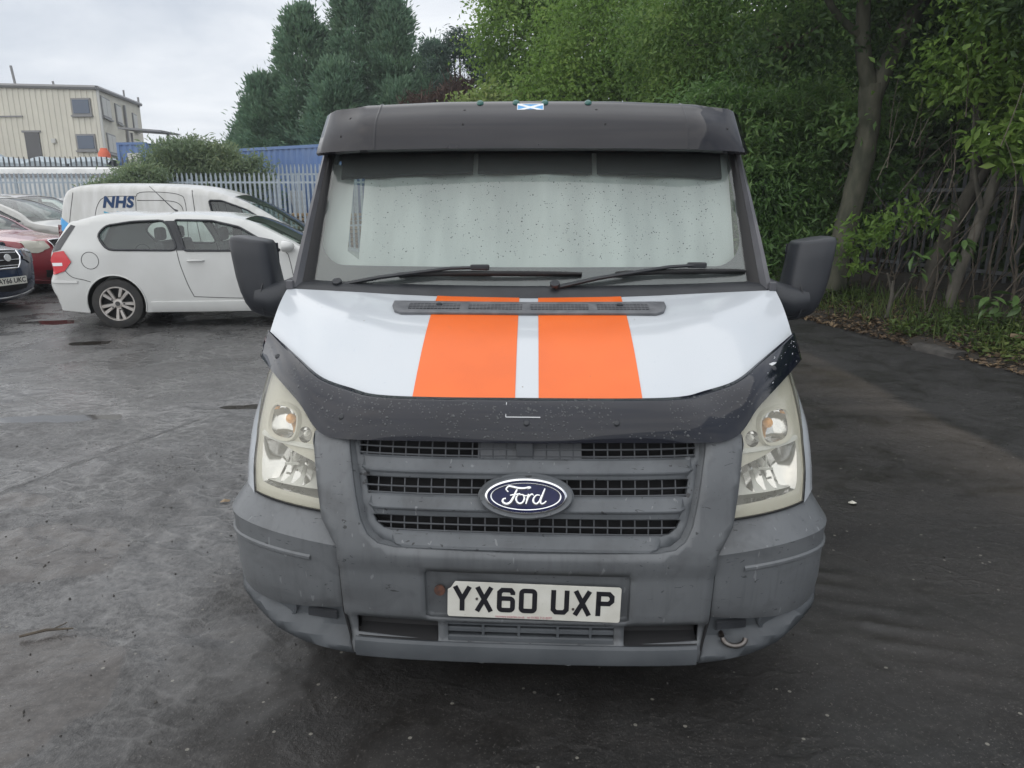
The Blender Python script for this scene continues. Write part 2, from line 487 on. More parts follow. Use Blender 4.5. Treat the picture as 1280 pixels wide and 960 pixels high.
M['twig'] = pbr('twig_bark', (0.10, 0.082, 0.062), 0.9, col2=(0.05, 0.042, 0.033), nscale=15)
M['pale_fence'] = pbr('galvanised_paling', (0.50, 0.56, 0.61), 0.55, 0.0, col2=(0.40, 0.46, 0.51), nscale=8)
M['dark_fence'] = pbr('weathered_paling', (0.15, 0.16, 0.175), 0.6, 0.1, col2=(0.085, 0.09, 0.09), nscale=6)
M['container_blue'] = pbr('container_blue_paint', (0.105, 0.19, 0.40), 0.5, col2=(0.14, 0.22, 0.40), nscale=1.5)
M['clad'] = pbr('cream_cladding', (0.66, 0.635, 0.54), 0.5, col2=(0.61, 0.585, 0.50), nscale=0.7)
M['clad_trim'] = pbr('grey_trim', (0.24, 0.24, 0.24), 0.5)
M['slate_win'] = pbr('building_glass', (0.05, 0.08, 0.13), 0.08, coat=0.4)
M['blind'] = pbr('window_blind', (0.55, 0.55, 0.52), 0.7)
M['orange_drum'] = pbr('orange_tank', (0.65, 0.13, 0.06), 0.5)
M['grey_sheet'] = pbr('grey_sheeting', (0.40, 0.46, 0.50), 0.6, col2=(0.30, 0.35, 0.38), nscale=3)
M['white_roof'] = pbr('trailer_roof', (0.72, 0.73, 0.72), 0.5, col2=(0.62, 0.62, 0.6), nscale=2)
M['wood'] = pbr('weathered_timber', (0.30, 0.22, 0.14), 0.8, col2=(0.2, 0.15, 0.1), nscale=4)
M['tan'] = pbr('tan_boards', (0.42, 0.30, 0.17), 0.8, col2=(0.33, 0.24, 0.14), nscale=5)
M['paper'] = pbr('pale_litter', (0.62, 0.60, 0.52), 0.7)
# ------------------------------------------------------------------ the big van in the middle
VAN_X, VAN_Y, VAN_A = 0.040, 1.94, R(1.7)

def plan(x, z):
    x = min(abs(x), 0.9995)
    D = 0.30 + 0.38 * min(1, max(0, (z - 0.6) / 0.45))
    return D * (1 - (1 - x ** 3.2) ** 0.5)
_PR = ((0.15, .005), (.2, 0.), (.3, .01), (.45, 0), (.55, 0.), (.65, .015), (.75, .04), (.85, .08), (.95, .14), (1.02, .2), (1.1, .29), (1.2, .42))
_PZ = [a for a, b in _PR]; _PY = [b for a, b in _PR]
def prof(z): return float(np.interp(z, _PZ, _PY))
def sag(x, z): return z - 0.013 * x * min(1, max(0, (0.74 - z) / 0.12))
def front(a, z, off=0.0):
    """point of the van's nose: a runs along the bumper, z up, off pushes backward"""
    s = 1 if a >= 0 else -1; A = abs(a)
    if A > 0.9:
        x = 0.9 + 0.085 * math.tanh((A - 0.9) / 0.085); y = plan(x, z) + (A - 0.9) - (x - 0.9)
    else:
        x = A; y = plan(x, z)
    nx = min(1.0, (x / 0.985) ** 5)
    x2 = x - off * nx
    return (s * x2, y + prof(z) + off * (1 - 0.8 * nx), sag(s * x, z))
def arc(x):                       # half width -> a
    x = min(abs(x), 0.984)
    return x if x <= 0.9 else 0.9 + 0.085 * math.atanh((x - 0.9) / 0.085)

def sag_xf(v): return Vector((v.x, v.y, sag(v.x, v.z)))

van = empty('van', (VAN_X, VAN_Y, 0), -VAN_A,
            'large white van facing the viewer with two orange bonnet stripes and grey bumper', 'van')

# ---- bonnet -------------------------------------------------------------------
_UP = [(0, .165, .993), (.30, .172, .992), (.463, .197, .992), (.545, .24, .999), (.66, .30, 1.02), (.772, .42, 1.06), (.955, .66, 1.112)]
_RE = [(0, .815, 1.222), (.3, .82, 1.226), (.5, .83, 1.232), (.8, .86, 1.243), (.952, .885, 1.247)]
def _lerp_curve(C, x):
    xs = [c[0] for c in C]
    return np.array([x] + [float(np.interp(x, xs, [c[k] for c in C])) for k in (1, 2)])
_UPS = catmull(_UP, 60)
def bonnet(x, t, up=0.0):
    """t = 0 front edge, 1 rear edge"""
    A = abs(x); s = 1 if x >= 0 else -1
    a = _lerp_curve(_UPS, A); b = _lerp_curve(_RE, A)
    p = a + (b - a) * t
    L = np.linalg.norm(b - a)
    p[2] += 0.030 * math.sin(PI * min(1, max(0, t))) * min(1, L / 0.6)
    return (s * p[0], p[1] - up * 0.35, p[2] + up * 0.94)
mb = MB()
xs = np.linspace(-0.955, 0.955, 97); ts = np.linspace(-0.06, 1, 33)
mb.loft([[bonnet(x, t) for x in xs] for t in ts])
bon = mb.build('bonnet', M['van_white'], van, smooth=40, solid=None)
VT0, VT1 = 0.70, 0.885            # the vent's place along t at the centre
def bonnet_xy(x, y, up=0.0):
    """bonnet point at a given depth y"""
    A = abs(x); a = _lerp_curve(_UPS, A); b = _lerp_curve(_RE, A)
    return bonnet(x, (y - a[1]) / (b[1] - a[1]), up)
for s in (-1, 1):
    for (y0, y1) in ((None, .635), (.738, None)):
        mb = MB(); rows = []
        for x in np.linspace(0.036, 0.352, 14):
            a = _lerp_curve(_UPS, x); b = _lerp_curve(_RE, x)
            ya = a[1] - .01 if y0 is None else y0; yb = b[1] if y1 is None else y1
            rows.append([bonnet_xy(s * x, y, 0.0018) for y in np.linspace(ya, yb, 18)])
        mb.loft(rows); tag(mb.build('bonnet_stripe', M['orange'], van, smooth=60), 'orange stripe on the bonnet')
# rain beads on the bonnet
BEADS = [Vector(bonnet(random.uniform(-.9, .9), random.uniform(.08, .95), .0022)) for _ in range(260)]
# bonnet vent
def vent_pt(x, y, up): return bonnet_xy(x, y, up)
VO = [(-.503, .742), (.503, .742), (.503, .70), (.488, .655), (.46, .636), (-.46, .636), (-.488, .655), (-.503, .70)]
cells = []
bx = [-.455, -.235, -.008, .235, .455]
for i in range(4):
    cells.append([(bx[i] + .016, .666), (bx[i + 1] - .016, .666), (bx[i + 1] - .016, .722), (bx[i] + .016, .722)])
mbv = patch(lambda x, y: vent_pt(x, y, 0.012), VO, cells, 0.025)
vent = mbv.build('bonnet_vent', M['vent'], van, smooth=30, solid=0.012, bevel=0.003)
fix_normals(vent)
mb = MB(); mb.loft([[vent_pt(x, y, 0.0035) for x in np.linspace(-.46, .46, 24)] for y in (.645, .69, .735)])
mb.build('vent_backing', M['void'], vent, smooth=60)
mb = MB()
for i in range(4):
    x0, x1 = bx[i] + .016, bx[i + 1] - .016
    for y in (.680, .694, .708):
        mb.tube([vent_pt(x, y, .009) for x in np.linspace(x0, x1, 6)], .0026, 5)
    for x in np.arange(x0 + .012, x1, .0135):
        mb.tube([vent_pt(x, y, .0075) for y in (.664, .70, .724)], .0018, 4)
mb.build('vent_mesh', M['vent'], vent)
for x in (-.33, .335):
    mb = MB(); mb.disc(vent_pt(x, .704, .009), (0, -.3, .95), .011, 10, .006); mb.build('washer_jet', M['black'], vent, smooth=40)

# ---- front bumper, grille ----------------------------------------------------
def fpatch(half, holes, cell, off=0.0, offf=None, flip=True):
    return patch(lambda a, z: front(a, z, off + (offf(a, z) if offf else 0)), half, holes, cell, flip)
GH = [(0, .898), (.537, .896), (.534, .86), (.505, .71), (.492, .655), (.472, .612), (.440, .587), (.39, .578), (0, .572)]
GRH = mirror_poly(GH)
PLH = [(-.303, .505), (-.303, .350), (-.29, .345), (.302, .345), (.314, .350), (.314, .500), (.30, .507), (-.29, .51)]
INT_L = [(-.522, .335), (-.522, .268), (-.268, .258), (-.268, .331)]
INT_C = [(-.238, .330), (-.238, .258), (.272, .258), (.272, .330)]
INT_R = [(.302, .331), (.302, .258), (.532, .268), (.532, .335)]
BU = [(0, .915), (.60, .915), (.652, .885), (.648, .84), (.612, .648), (.566, .566), (.560, .345), (.535, .205), (0, .198)]
def bump_off(a, z):
    # shallow shelf line under the grille, as moulded
    o = 0.0
    if z < .53: o += 0.012 * min(1, (.53 - z) / .03)
    if z < .345: o += 0.010 * min(1, (.345 - z) / .02)
    if z < .26: o -= 0.008 * min(1, (.26 - z) / .03)
    return o
mb = fpatch(mirror_poly(BU), [GRH, PLH, INT_L, INT_C, INT_R], 0.022, 0.0, bump_off)
bum = mb.build('bumper', M['bumper'], van, smooth=32, solid=0.012)
# grille rim: a stepped lip round the grille opening
loopA = resample(GRH, .03)
mb = MB()
def _in(p, k): return (p[0] * (1 - k), .72 + (p[1] - .72) * (1 - k))
mb.loft([[front(*_in(p, k), o) for p in loopA] for k, o in ((-.022, -.001), (-.016, -.006), (-.004, -.006), (.004, .002), (.03, .022), (.035, .045))], closed=True)
rim = mb.build('grille_rim', M['bumper'], van, smooth=40)
SLOTS = [mirror_poly([(0, .890), (.512, .888), (.508, .834), (0, .834)]), mirror_poly([(0, .778), (.486, .777), (.478, .728), (0, .727)]),
         mirror_poly([(0, .668), (.462, .666), (.452, .645), (.430, .626), (.400, .618), (0, .617)])]
mb = fpatch(GRH, SLOTS, .022, .016); gp = mb.build('grille', M['grille'], van, smooth=32, solid=.022); fix_normals(gp)
gr_e = [(.515, .89), (.510, .833), (.490, .775), (.482, .725), (.465, .666), (.42, .617), (.405, .59), (.39, .575)]
def xe(z): return float(np.interp(z, [q[1] for q in gr_e[::-1]], [q[0] for q in gr_e[::-1]]))
bars = (((.836, .020), (.832, .012), (.808, .002), (.804, -.004), (.800, -.003), (.792, .004), (.782, .008), (.779, .022)),
        ((.730, .020), (.726, .012), (.702, .001), (.698, -.005), (.694, -.004), (.686, .004), (.672, .008), (.668, .022)),
        ((.620, .020), (.616, .014), (.592, .004), (.586, -.001), (.578, -.002), (.570, .004)))
for bz in bars:
    mb = MB()
    rws = []
    for z, o in bz:
        e = xe(z)
        rws.append([front(x, z, o + .018 * max(0, (abs(x) - e + .03) / .03) ** 2) for x in np.linspace(-e, e, 61)])
    mb.loft(rws)
    mb.build('grille_bar', M['grille'], gp, smooth=25)
for (z0, z1) in ((.836, .884), (.728, .778), (.618, .670)):
    mb = MB(); zm = (z0 + z1) / 2
    e = xe(zm)
    n = int(e / .0405)
    for k in range(-n, n + 1):
        x = k * .0405
        mb.tube([front(x, z0 - .012, .022), front(x, zm, .020), front(x, z1 + .012, .024)], .0024, 5)
    mb.tube([front(x, zm, .018) for x in np.linspace(-e, e, 30)], .0028, 6)
    mb.tube([front(x, z0 + .004, .021) for x in np.linspace(-e, e, 30)], .003, 6)
    mb.build('grille_mesh', M['mesh'], van, smooth=60)
mb = MB(); mb.loft([[front(x, z, .075) for x in np.linspace(-.56, .56, 30)] for z in (.53, .7, .92)])
mb.build('grille_backing', M['void'], van)
# blanked middle of the top slot, with a latch
mb = MB()
mb.loft([[front(x, z, .019) for x in np.linspace(-.145, .165, 14)] for z in (.828, .86, .893)])
mb.build('slot_blank', M['mesh'], van)
mb = MB()
mb.box(front(-.005, .862, .012), (.05, .02, .042))
mb.build('bonnet_latch', M['mesh'], van, bevel=.003)
for x in np.arange(-.14, .17, .04):
    mb = MB(); mb.tube([front(x, .83, .017), front(x, .89, .018)], .002, 4); mb.build('slot_rib', M['mesh'], van)
# number plate recess, lower intake
mb = MB(); lp = resample(PLH, .03)
cx, cz = .005, .427
def _rc(p, k): return (cx + (p[0] - cx) * (1 - k), cz + (p[1] - cz) * (1 - k))
mb.loft([[front(*_rc(p, k), o + .01) for p in lp] for k, o in ((-.004, .0), (.012, .010), (.05, .013))], closed=True)
mb.build('plate_recess_rim', M['bumper'], van, smooth=50)
mb = MB(); mb.loft([[front(x, z, .022) for x in np.linspace(-.31, .32, 20)] for z in (.34, .43, .515)]); mb.build('plate_recess', M['bumper'], van)
mb = MB(); mb.loft([[front(x, z, .10) for x in np.linspace(-.55, .56, 24)] for z in (.235, .30, .36)]); mb.build('intake_backing', M['void'], van)
for zc, hh, o0 in ((.322, .010, .012), (.296, .008, .014), (.268, .010, .012)):
    mb = MB()
    mb.loft([[front(x, z, o) for x in np.linspace(-.24, .274, 20)] for z, o in ((zc + hh, .06), (zc + hh, o0 + .004), (zc + hh * .6, o0), (zc - hh * .6, o0), (zc - hh, o0 + .004), (zc - hh, .06))])
    mb.build('intake_slat', M['bumper_low'], van, smooth=25)
for x in (-.13, -.02, .10, .20):
    mb = MB(); mb.box(front(x, .295, .028), (.008, .03, .062)); mb.build('intake_rib', M['bumper_low'], van)
for x0, x1 in ((-.52, -.27), (.304, .53)):
    mb = MB(); mb.loft([[front(x, z, o) for x in np.linspace(x0, x1, 10)] for z, o in ((.345, .05), (.315, .055), (.285, .05), (.272, .03), (.262, .004))])
    mb.build('intake_floor', M['rubber'], van, smooth=30)
# lower lip below the intake, proud of the bumper
mb = MB(); mb.loft([[front(x, z, o) for x in np.linspace(-.53, .53, 30)] for z, o in ((.262, .03), (.258, .004), (.250, -.002), (.225, -.004), (.198, .002), (.188, .012), (.186, .06))])
mb.build('bumper_lip', M['bumper_low'], van, smooth=25)
# number plate
plate_c = Vector(front(.026, .414, -.006))
plate = empty('number_plate', plate_c); plate.parent = van
plate.rotation_euler = (R(90 - 3), R(1.6), 0)           # faces forward, hung a little crooked
def rrect(w, h, r, n=5):
    P = []
    for cx_, cy_, a0 in ((w / 2 - r, h / 2 - r, 0), (-w / 2 + r, h / 2 - r, 90), (-w / 2 + r, -h / 2 + r, 180), (w / 2 - r, -h / 2 + r, 270)):
        for k in range(n + 1):
            a = R(a0 + 90 * k / n); P.append((cx_ + r * math.cos(a), cy_ + r * math.sin(a)))
    return P
def slab(poly, z0, z1, mb=None):
    mb = mb or MB(); n = len(poly)
    return mb.add([(x, y, z0) for x, y in poly] + [(x, y, z1) for x, y in poly],
                  [tuple(range(n - 1, -1, -1)), tuple(range(n, 2 * n))] + [(k, (k + 1) % n, n + (k + 1) % n, n + k) for k in range(n)])
pp = rrect(.520, .114, .008)
pp = [p for p in pp if not (p[0] < -.245 and p[1] > .04)]
k = max(range(len(pp)), key=lambda i: (pp[i][1] > .04) * 10 - abs(pp[i][0] + .25))
ins = [i for i in range(len(pp)) if pp[i][1] > 0.05][-1]
pp = pp[:ins + 1] + [(-.238, .057), (-.251, .036), (-.260, .03)] + pp[ins + 1:]     # cracked corner
slab(pp, -.004, 0).build('plate_face', M['plate'], plate, bevel=.001)
def stroke(P, wd, mb, z0=0.0, z1=.0012, closed=False):
    """a flat pen stroke along P with square ends"""
    P = [Vector((p[0], p[1], 0)) for p in P]; m = len(P)
    Lf, Rt = [], []
    for i in range(m):
        if closed: a = (P[i] - P[i - 1]).normalized(); b = (P[(i + 1) % m] - P[i]).normalized()
        else:
            a = (P[i] - P[max(i - 1, 0)]); b = (P[min(i + 1, m - 1)] - P[i])
            a = a.normalized() if a.length else b.normalized(); b = b.normalized() if b.length else a
        nn = Vector((-(a + b).y, (a + b).x, 0)).normalized()
        c = max(.45, nn.dot(Vector((-a.y, a.x, 0))))
        Lf.append(P[i] + nn * wd / 2 / c); Rt.append(P[i] - nn * wd / 2 / c)
    q = [(p.x, p.y, z1) for p in Lf] + [(p.x, p.y, z1) for p in Rt] + [(p.x, p.y, z0) for p in Lf] + [(p.x, p.y, z0) for p in Rt]
    Fs = []
    for i in range(m if closed else m - 1):
        j = (i + 1) % m
        Fs += [(i, m + i, m + j, j), (2 * m + i, i, j, 2 * m + j), (m + i, 3 * m + i, 3 * m + j, m + j)]
    mb.add(q, Fs)
GW, GHT, GS = .054 - .014, .079 - .014, .0145
def ro(w_, h_, r=.009):
    return rrect(w_, h_, r, 4)
def glyph(ch, ox):
    mb = MB(); w_, h_ = GW / 2, GHT / 2
    T = lambda L: [(x + ox, y + .003) for x, y in L]
    if ch == 'Y':
        stroke(T([(-w_ - .002, h_ + .007), (0, -.002)]), GS, mb); stroke(T([(w_ + .002, h_ + .007), (0, -.002)]), GS, mb, z1=.0013); stroke(T([(0, .004), (0, -h_ - .007)]), GS, mb, z1=.0014)
    elif ch == 'X':
        stroke(T([(-w_ - .001, h_ + .007), (w_ + .001, -h_ - .007)]), GS, mb); stroke(T([(w_ + .001, h_ + .007), (-w_ - .001, -h_ - .007)]), GS, mb, z1=.0013)
    elif ch == '0':
        stroke(T(ro(2 * w_, 2 * h_)), GS, mb, closed=True)
    elif ch == '6':
        stroke(T([(x, y - h_ * .42) for x, y in ro(2 * w_, 1.16 * h_)]), GS, mb, closed=True)
        stroke(T([(w_, h_ * .55), (w_, h_ - .008), (w_ - .006, h_), (-w_ + .008, h_), (-w_, h_ - .008), (-w_, -h_ * .5)]), GS, mb, z1=.0013)
    elif ch == 'U':
        stroke(T([(-w_, h_ + .007), (-w_, -h_ + .009), (-w_ + .008, -h_), (w_ - .008, -h_), (w_, -h_ + .009), (w_, h_ + .007)]), GS, mb)
    elif ch == 'P':
        stroke(T([(-w_, -h_ - .007), (-w_, h_), (w_ - .009, h_), (w_, h_ - .009), (w_, .010), (w_ - .009, .001), (-w_, .001)]), GS, mb)
    return mb
for ch, ox in zip('YX60UXP', (-.216, -.150, -.084, -.018, .078, .145, .213)):
    glyph(ch, ox).build('plate_character', M['ink'], plate)
tm = text_mb('recovery.atserles.co.uk   tel 01302 715 0277', .0095, .0004)
tm.build('small_print', M['ink_pink'], plate, xf=lambda v: Vector((v.x - .03, v.y - .0505, v.z + .0012)))
mb = MB(); mb.disc((-.285, .022, -.012), (0, 0, 1), .017, 14, .006); mb.build('rusty_screw', M['rust'], plate)
for q in ((-.172, .004), (.118, -.017)):
    mb = MB(); mb.disc((q[0], q[1], .001), (0, 0, 1), .004, 10, .002); mb.build('plate_screw', M['steel'], plate)
# tow eye and hook area at the right
mb = MB()
ce = Vector(front(.655, .268, .030))
mb.tube([ce + Vector((.035 * math.cos(a), -.012 - .015 * math.sin(a), -.018 * math.sin(a) * 1.0)) for a in np.linspace(0, PI, 12)], .0085, 8)
mb.tube([ce + Vector((-.035, 0, 0)), ce + Vector((-.035, .06, .01))], .0085, 8)
mb.build('towing_eye', M['steel'], van, smooth=60)

# bumper corner mouldings
def corner_off(a, z):
    o = 0.0
    if z > .585: o += (z - .585) * .45
    elif z < .50: o += .006
    if z < .40: o += (.40 - z) * .18
    return o
_TOP = [(.60, .650), (.70, .656), (.79, .661), (.88, .667), (.965, .668), (1.10, .672), (1.34, .672)]
_BOT = [(.56, .345), (.68, .328), (.80, .318), (.90, .325), (1.05, .355), (1.34, .40)]
def _ip(C, a): return float(np.interp(a, [q[0] for q in C], [q[1] for q in C]))
def crease(a): return .566 + .034 * min(1, max(0, (a - .566) / .42))
def corner_rows():
    rs = []
    for f, o in ((0, .046), (.06, .040), (.5, .022), (.94, .003), (1.0, .0), (1.03, .0015), (1.12, .006), (1.4, .008), (1.7, .009), (1.93, .016), (1.985, .022), (2, .034)):
        row = []
        for u in np.linspace(0, 1, 44):
            inn = .616 + (.566 - .616) * min(1, f) if f <= 1 else .566 - .006 * (f - 1)
            a = inn + u * (1.34 - inn)
            zc = crease(a)
            z = _ip(_TOP, a) + (zc - _ip(_TOP, a)) * f if f <= 1 else zc + (_ip(_BOT, a) - zc) * (f - 1)
            row.append((a, z, o - .002 + (.006 * max(0, 1 - u / .02))))
        rs.append(row)
    return rs
for s in (-1, 1):
    mb = MB(); mb.loft([[front(s * a, z, o) for a, z, o in row] for row in corner_rows()])
    bc = mb.build('bumper_corner', M['bumper'], van, smooth=24); fix_normals(bc)
    def corner_off(a, z): return .006 if z > .4 else .008
    # raised moulding line
    mb = MB()
    P = [(a, .512 + .030 * ((a - .60) / .5)) for a in np.linspace(.66, 1.3, 26)]
    mb.loft([[front(s * a, z + dz, corner_off(a, z) - o) for a, z in P] for dz, o in ((.009, .001), (.004, .008), (-.004, .008), (-.010, .001))])
    mb.build('bumper_moulding', M['bumper'], bc, smooth=25)
    # lower valance set back, with a blanked fog lamp
    VA = [(.56, .362), (.70, .345), (.82, .338), (.92, .352), (1.05, .385), (1.05, .345), (.92, .305), (.80, .238), (.70, .213), (.61, .203), (.537, .198), (.548, .28)]
    mb = patch(lambda a, z: front(s * a, z, .008 + .042 * min(1, max(0, (z - _ip([(.53, .222), (.61, .232), (.70, .246), (.80, .272), (.92, .336), (1.05, .362)], a)) / .03))), VA, (), .022, flip=(s > 0))
    va = mb.build('bumper_valance', M['bumper_low'], van, smooth=35, solid=.01); fix_normals(va)
    mb = MB(); c = Vector(front(s * .80, .315, .045)); ax = Vector((s * .45, -1, -.1))
    mb.lathe(c, ax, ((.058, -.01), (.058, .006), (.050, .009), (.046, .004), (.001, .004)), 28)
    mb.build('fog_lamp_blank', M['bumper_low'], va, smooth=35)
    mb = MB()
    mb.loft([[front(s * a, z, o) for a in np.linspace(.60, .70, 6)] for z, o in ((.318, .044), (.312, .036), (.290, .034), (.284, .048))])
    mb.build('valance_slot', M['black'], va, smooth=30)
    # seam between bumper and corner: black gap
    mb = MB(); mb.tube([front(s * a, z, .008) for a, z in ((.616, .652), (.592, .61), (.569, .566), (.564, .45), (.563, .345), (.548, .27), (.536, .205))], .0045, 6)
    mb.build('panel_gap', M['void'], van)

# ---- badge -------------------------------------------------------------------
badge = empty('badge', front(0, .742, -.012)); badge.parent = van
badge.rotation_euler = (R(90 - 19), 0, 0)
def oval(a, b, n=48): return [(a * math.cos(2 * PI * k / n), b * math.sin(2 * PI * k / n)) for k in range(n)]
mb = MB(); mb.loft([[(x, y, z) for x, y in oval(a, b)] for a, b, z in ((.142, .069, -.035), (.141, .068, .002), (.134, .063, .009), (.122, .054, .006))], closed=True)
mb.build('badge_bezel', M['grille'], badge, smooth=40)
mb = MB(); mb.loft([[(x, y, z) for x, y in oval(a, b)] for a, b, z in ((.123, .055, .004), (.119, .0515, .012), (.114, .047, .013), (.111, .0445, .008))], closed=True)
mb.build('badge_ring', M['chrome'], badge, smooth=60)
mb = MB(); mb.loft([[(x, y, z) for x, y in oval(a, b)] for a, b, z in ((.112, .0455, .007), (.07, .028, .010), (.001, .0004, .0115))], closed=True)
mb.build('badge_face', M['badge_blue'], badge, smooth=80)
mb = MB(); mb.loft([[(x, y, z) for x, y in oval(a, b)] for a, b, z in ((.1045, .040, .0085), (.1035, .0395, .0105), (.1005, .0375, .0105), (.0995, .0365, .009))], closed=True)
mb.build('badge_inner_line', M['chrome'], badge, smooth=60)
def script(mb, P, r0, n=40):
    """a pen stroke whose width swells along the curve"""
    C = catmull(P, n)
    m = len(C)
    mb.tube([(x, y, .0125) for x, y in C], [r0 * (.55 + .45 * math.sin(PI * (i + .5) / m)) for i in range(m)], 6, flat=.55)
mb = MB()
# capital F: swash bar, long stem with a tail loop, crossbar
script(mb, [(-.052, .013), (-.057, .020), (-.050, .0285), (-.038, .027), (-.022, .0235), (-.004, .0235), (.010, .027), (.013, .0245), (.004, .0225)], .0042, 50)
script(mb, [(-.024, .023), (-.029, .012), (-.036, -.004), (-.045, -.018), (-.056, -.0225), (-.066, -.018), (-.066, -.009), (-.058, -.006)], .0046, 46)
script(mb, [(-.046, .003), (-.034, .0045), (-.020, .007), (-.016, .009)], .0034, 20)
# o
script(mb, [(-.012, .006), (-.024, .003), (-.028, -.010), (-.021, -.020), (-.010, -.018), (-.004, -.006), (-.009, .005), (-.017, .004)], .0034, 40)
script(mb, [(-.008, .004), (.000, .002), (.004, .004)], .0024, 12)
# r
script(mb, [(.008, .008), (.006, -.004), (.001, -.021)], .0036, 16)
script(mb, [(.005, -.008), (.011, .002), (.018, .007), (.022, .003)], .0032, 18)
# d
script(mb, [(.041, .004), (.031, .004), (.023, -.006), (.023, -.017), (.031, -.021), (.040, -.013), (.046, .004)], .0034, 34)
script(mb, [(.056, .024), (.050, .008), (.043, -.012), (.045, -.021), (.054, -.018), (.060, -.012)], .0036, 30)
mb.build('badge_lettering', M['chrome'], badge, smooth=60)

# ---- bonnet deflector ---------------------------------------------------------
_LO = [(0, .072, .893), (.26, .080, .894), (.50, .102, .889), (.60, .128, .889), (.655, .165, .910), (.712, .225, .962), (.832, .375, 1.010), (.972, .60, 1.036)]
UPc = catmull([(-x, y, z) for x, y, z in _UP[::-1]] + _UP[1:], 121)
LOc = catmull([(-x, y, z) for x, y, z in _LO[::-1]] + _LO[1:], 121)
UPc = [(x, y - .010, z + .010) for x, y, z in UPc]
rows = []
for t in np.linspace(0, 1, 9):
    row = []
    for a, b in zip(UPc, LOc):
        p = [a[k] + (b[k] - a[k]) * t for k in range(3)]
        bl = math.sin(PI * t) * .022 * min(1, max(.12, (.97 - abs(p[0])) / .25))
        p[1] -= bl * .8; p[2] += bl * .6
        row.append(tuple(p))
    rows.append(row)
rows.append([(x, y + .012, z - .004) for x, y, z in rows[-1]])
mb = MB(); mb.loft(rows)
dfl = mb.build('bonnet_deflector', M['deflector'], van, smooth=50, solid=.004)
def defl_at(x, t):
    i = int(np.argmin([abs(p[0] - x) for p in rows[4]]))
    k = min(8, int(round(t * 8)))
    return Vector(rows[k][i])
for x in (-.86, -.555, 0.0, .27, .80):
    mb = MB(); c = defl_at(x, .68 if abs(x) < .8 else .5)
    mb.lathe(c, (0, -.8, .6), ((.0105, -.004), (.0105, .004), (.007, .008), (.0, .009)), 14)
    mb.build('deflector_stud', M['black'], dfl, smooth=40)
# scratch where a sticker edge was left on the deflector
mb = MB(); mb.tube([defl_at(-.055, .55) + Vector((0, -.004, .003)), defl_at(.045, .55) + Vector((0, -.004, .003))], .0014, 5)
mb.tube([defl_at(-.055, .55) + Vector((0, -.004, .003)), defl_at(-.055, .12) + Vector((0, -.004, .003))], .0009, 5)
mb.build('sticker_remains', M['sticker_white'], dfl)
# chipped paint flakes on the right end
mb = MB()
for i in range(38):
    x = random.uniform(.72, .94); t = random.uniform(.15, .9); c = defl_at(x, t) + Vector((0, -.003, .002)) + Vector((random.gauss(0, .008), 0, random.gauss(0, .008)))
    r = random.choice((.001, .0014, .002)); a = random.uniform(0, 3)
    e1 = Vector((math.cos(a), .3, math.sin(a))) * r * 2.2; e2 = Vector((-math.sin(a), -.2, math.cos(a))) * r * .7
    mb.add([c - e1, c - e2, c + e1, c + e2], [(0, 1, 2, 3)])
c = defl_at(.80, .42) + Vector((0, -.004, .003))
mb.add([c + Vector(v) for v in ((-.014, 0, -.008), (-.006, -.002, -.006), (.012, 0, .004), (.016, 0, .010), (.004, 0, .010), (-.008, 0, .004))], [tuple(range(6))])
tag(mb.build('paint_chips', M['sticker_white'], dfl), kind='stuff')
# rain drops
def drops(pts, name, parent, nrm, rmin, rmax, mat='droplet_solid'):
    mb = MB()
    for c in pts:
        r = random.uniform(rmin, rmax) * (1.5 if random.random() < .12 else 1)
        n = Vector(nrm); u = n.orthogonal().normalized(); v = n.cross(u)
        ring = [c + u * math.cos(k * PI / 3) * r + v * math.sin(k * PI / 3) * r * random.uniform(.8, 1.3) for k in range(6)]
        mid = [c + (p - c) * .6 + n * r * .42 for p in ring]
        mb.loft([ring, mid], closed=True); nn = len(mb.V); mb.add([c + n * r * .6] + mid, [(0, 1 + k, 1 + (k + 1) % 6) for k in range(6)])
    return tag(mb.build(name, M[mat], parent, smooth=180), kind='stuff')
M['droplet_solid'] = pbr('rain_bead', (0.05, 0.054, 0.058), 0.05, spec=0.6)
pts = []
def defl_xt(x, t):
    xs4 = [p[0] for p in rows[4]]; f = float(np.interp(x, xs4, range(len(xs4)))); i = min(int(f), len(xs4) - 2); q = f - i
    k = min(7, int(t * 8)); r_ = t * 8 - k
    a = Vector(rows[k][i]).lerp(Vector(rows[k][i + 1]), q); b = Vector(rows[k + 1][i]).lerp(Vector(rows[k + 1][i + 1]), q)
    return a.lerp(b, r_)
for i in range(900):
    x = random.uniform(-.93, .72); t = random.uniform(.04, .95)
    if noise.noise(Vector((x * 4, t * 2, 0))) < -.25: continue
    pts.append(defl_xt(x, t) + Vector((0, -.0030, .0022)))
drops(BEADS, 'bonnet_rain', bon, (0, -.35, .94), .0010, .0022, 'droplet')
drops(pts, 'rain_drops', dfl, (0, -.8, .6), .0017, .0036)

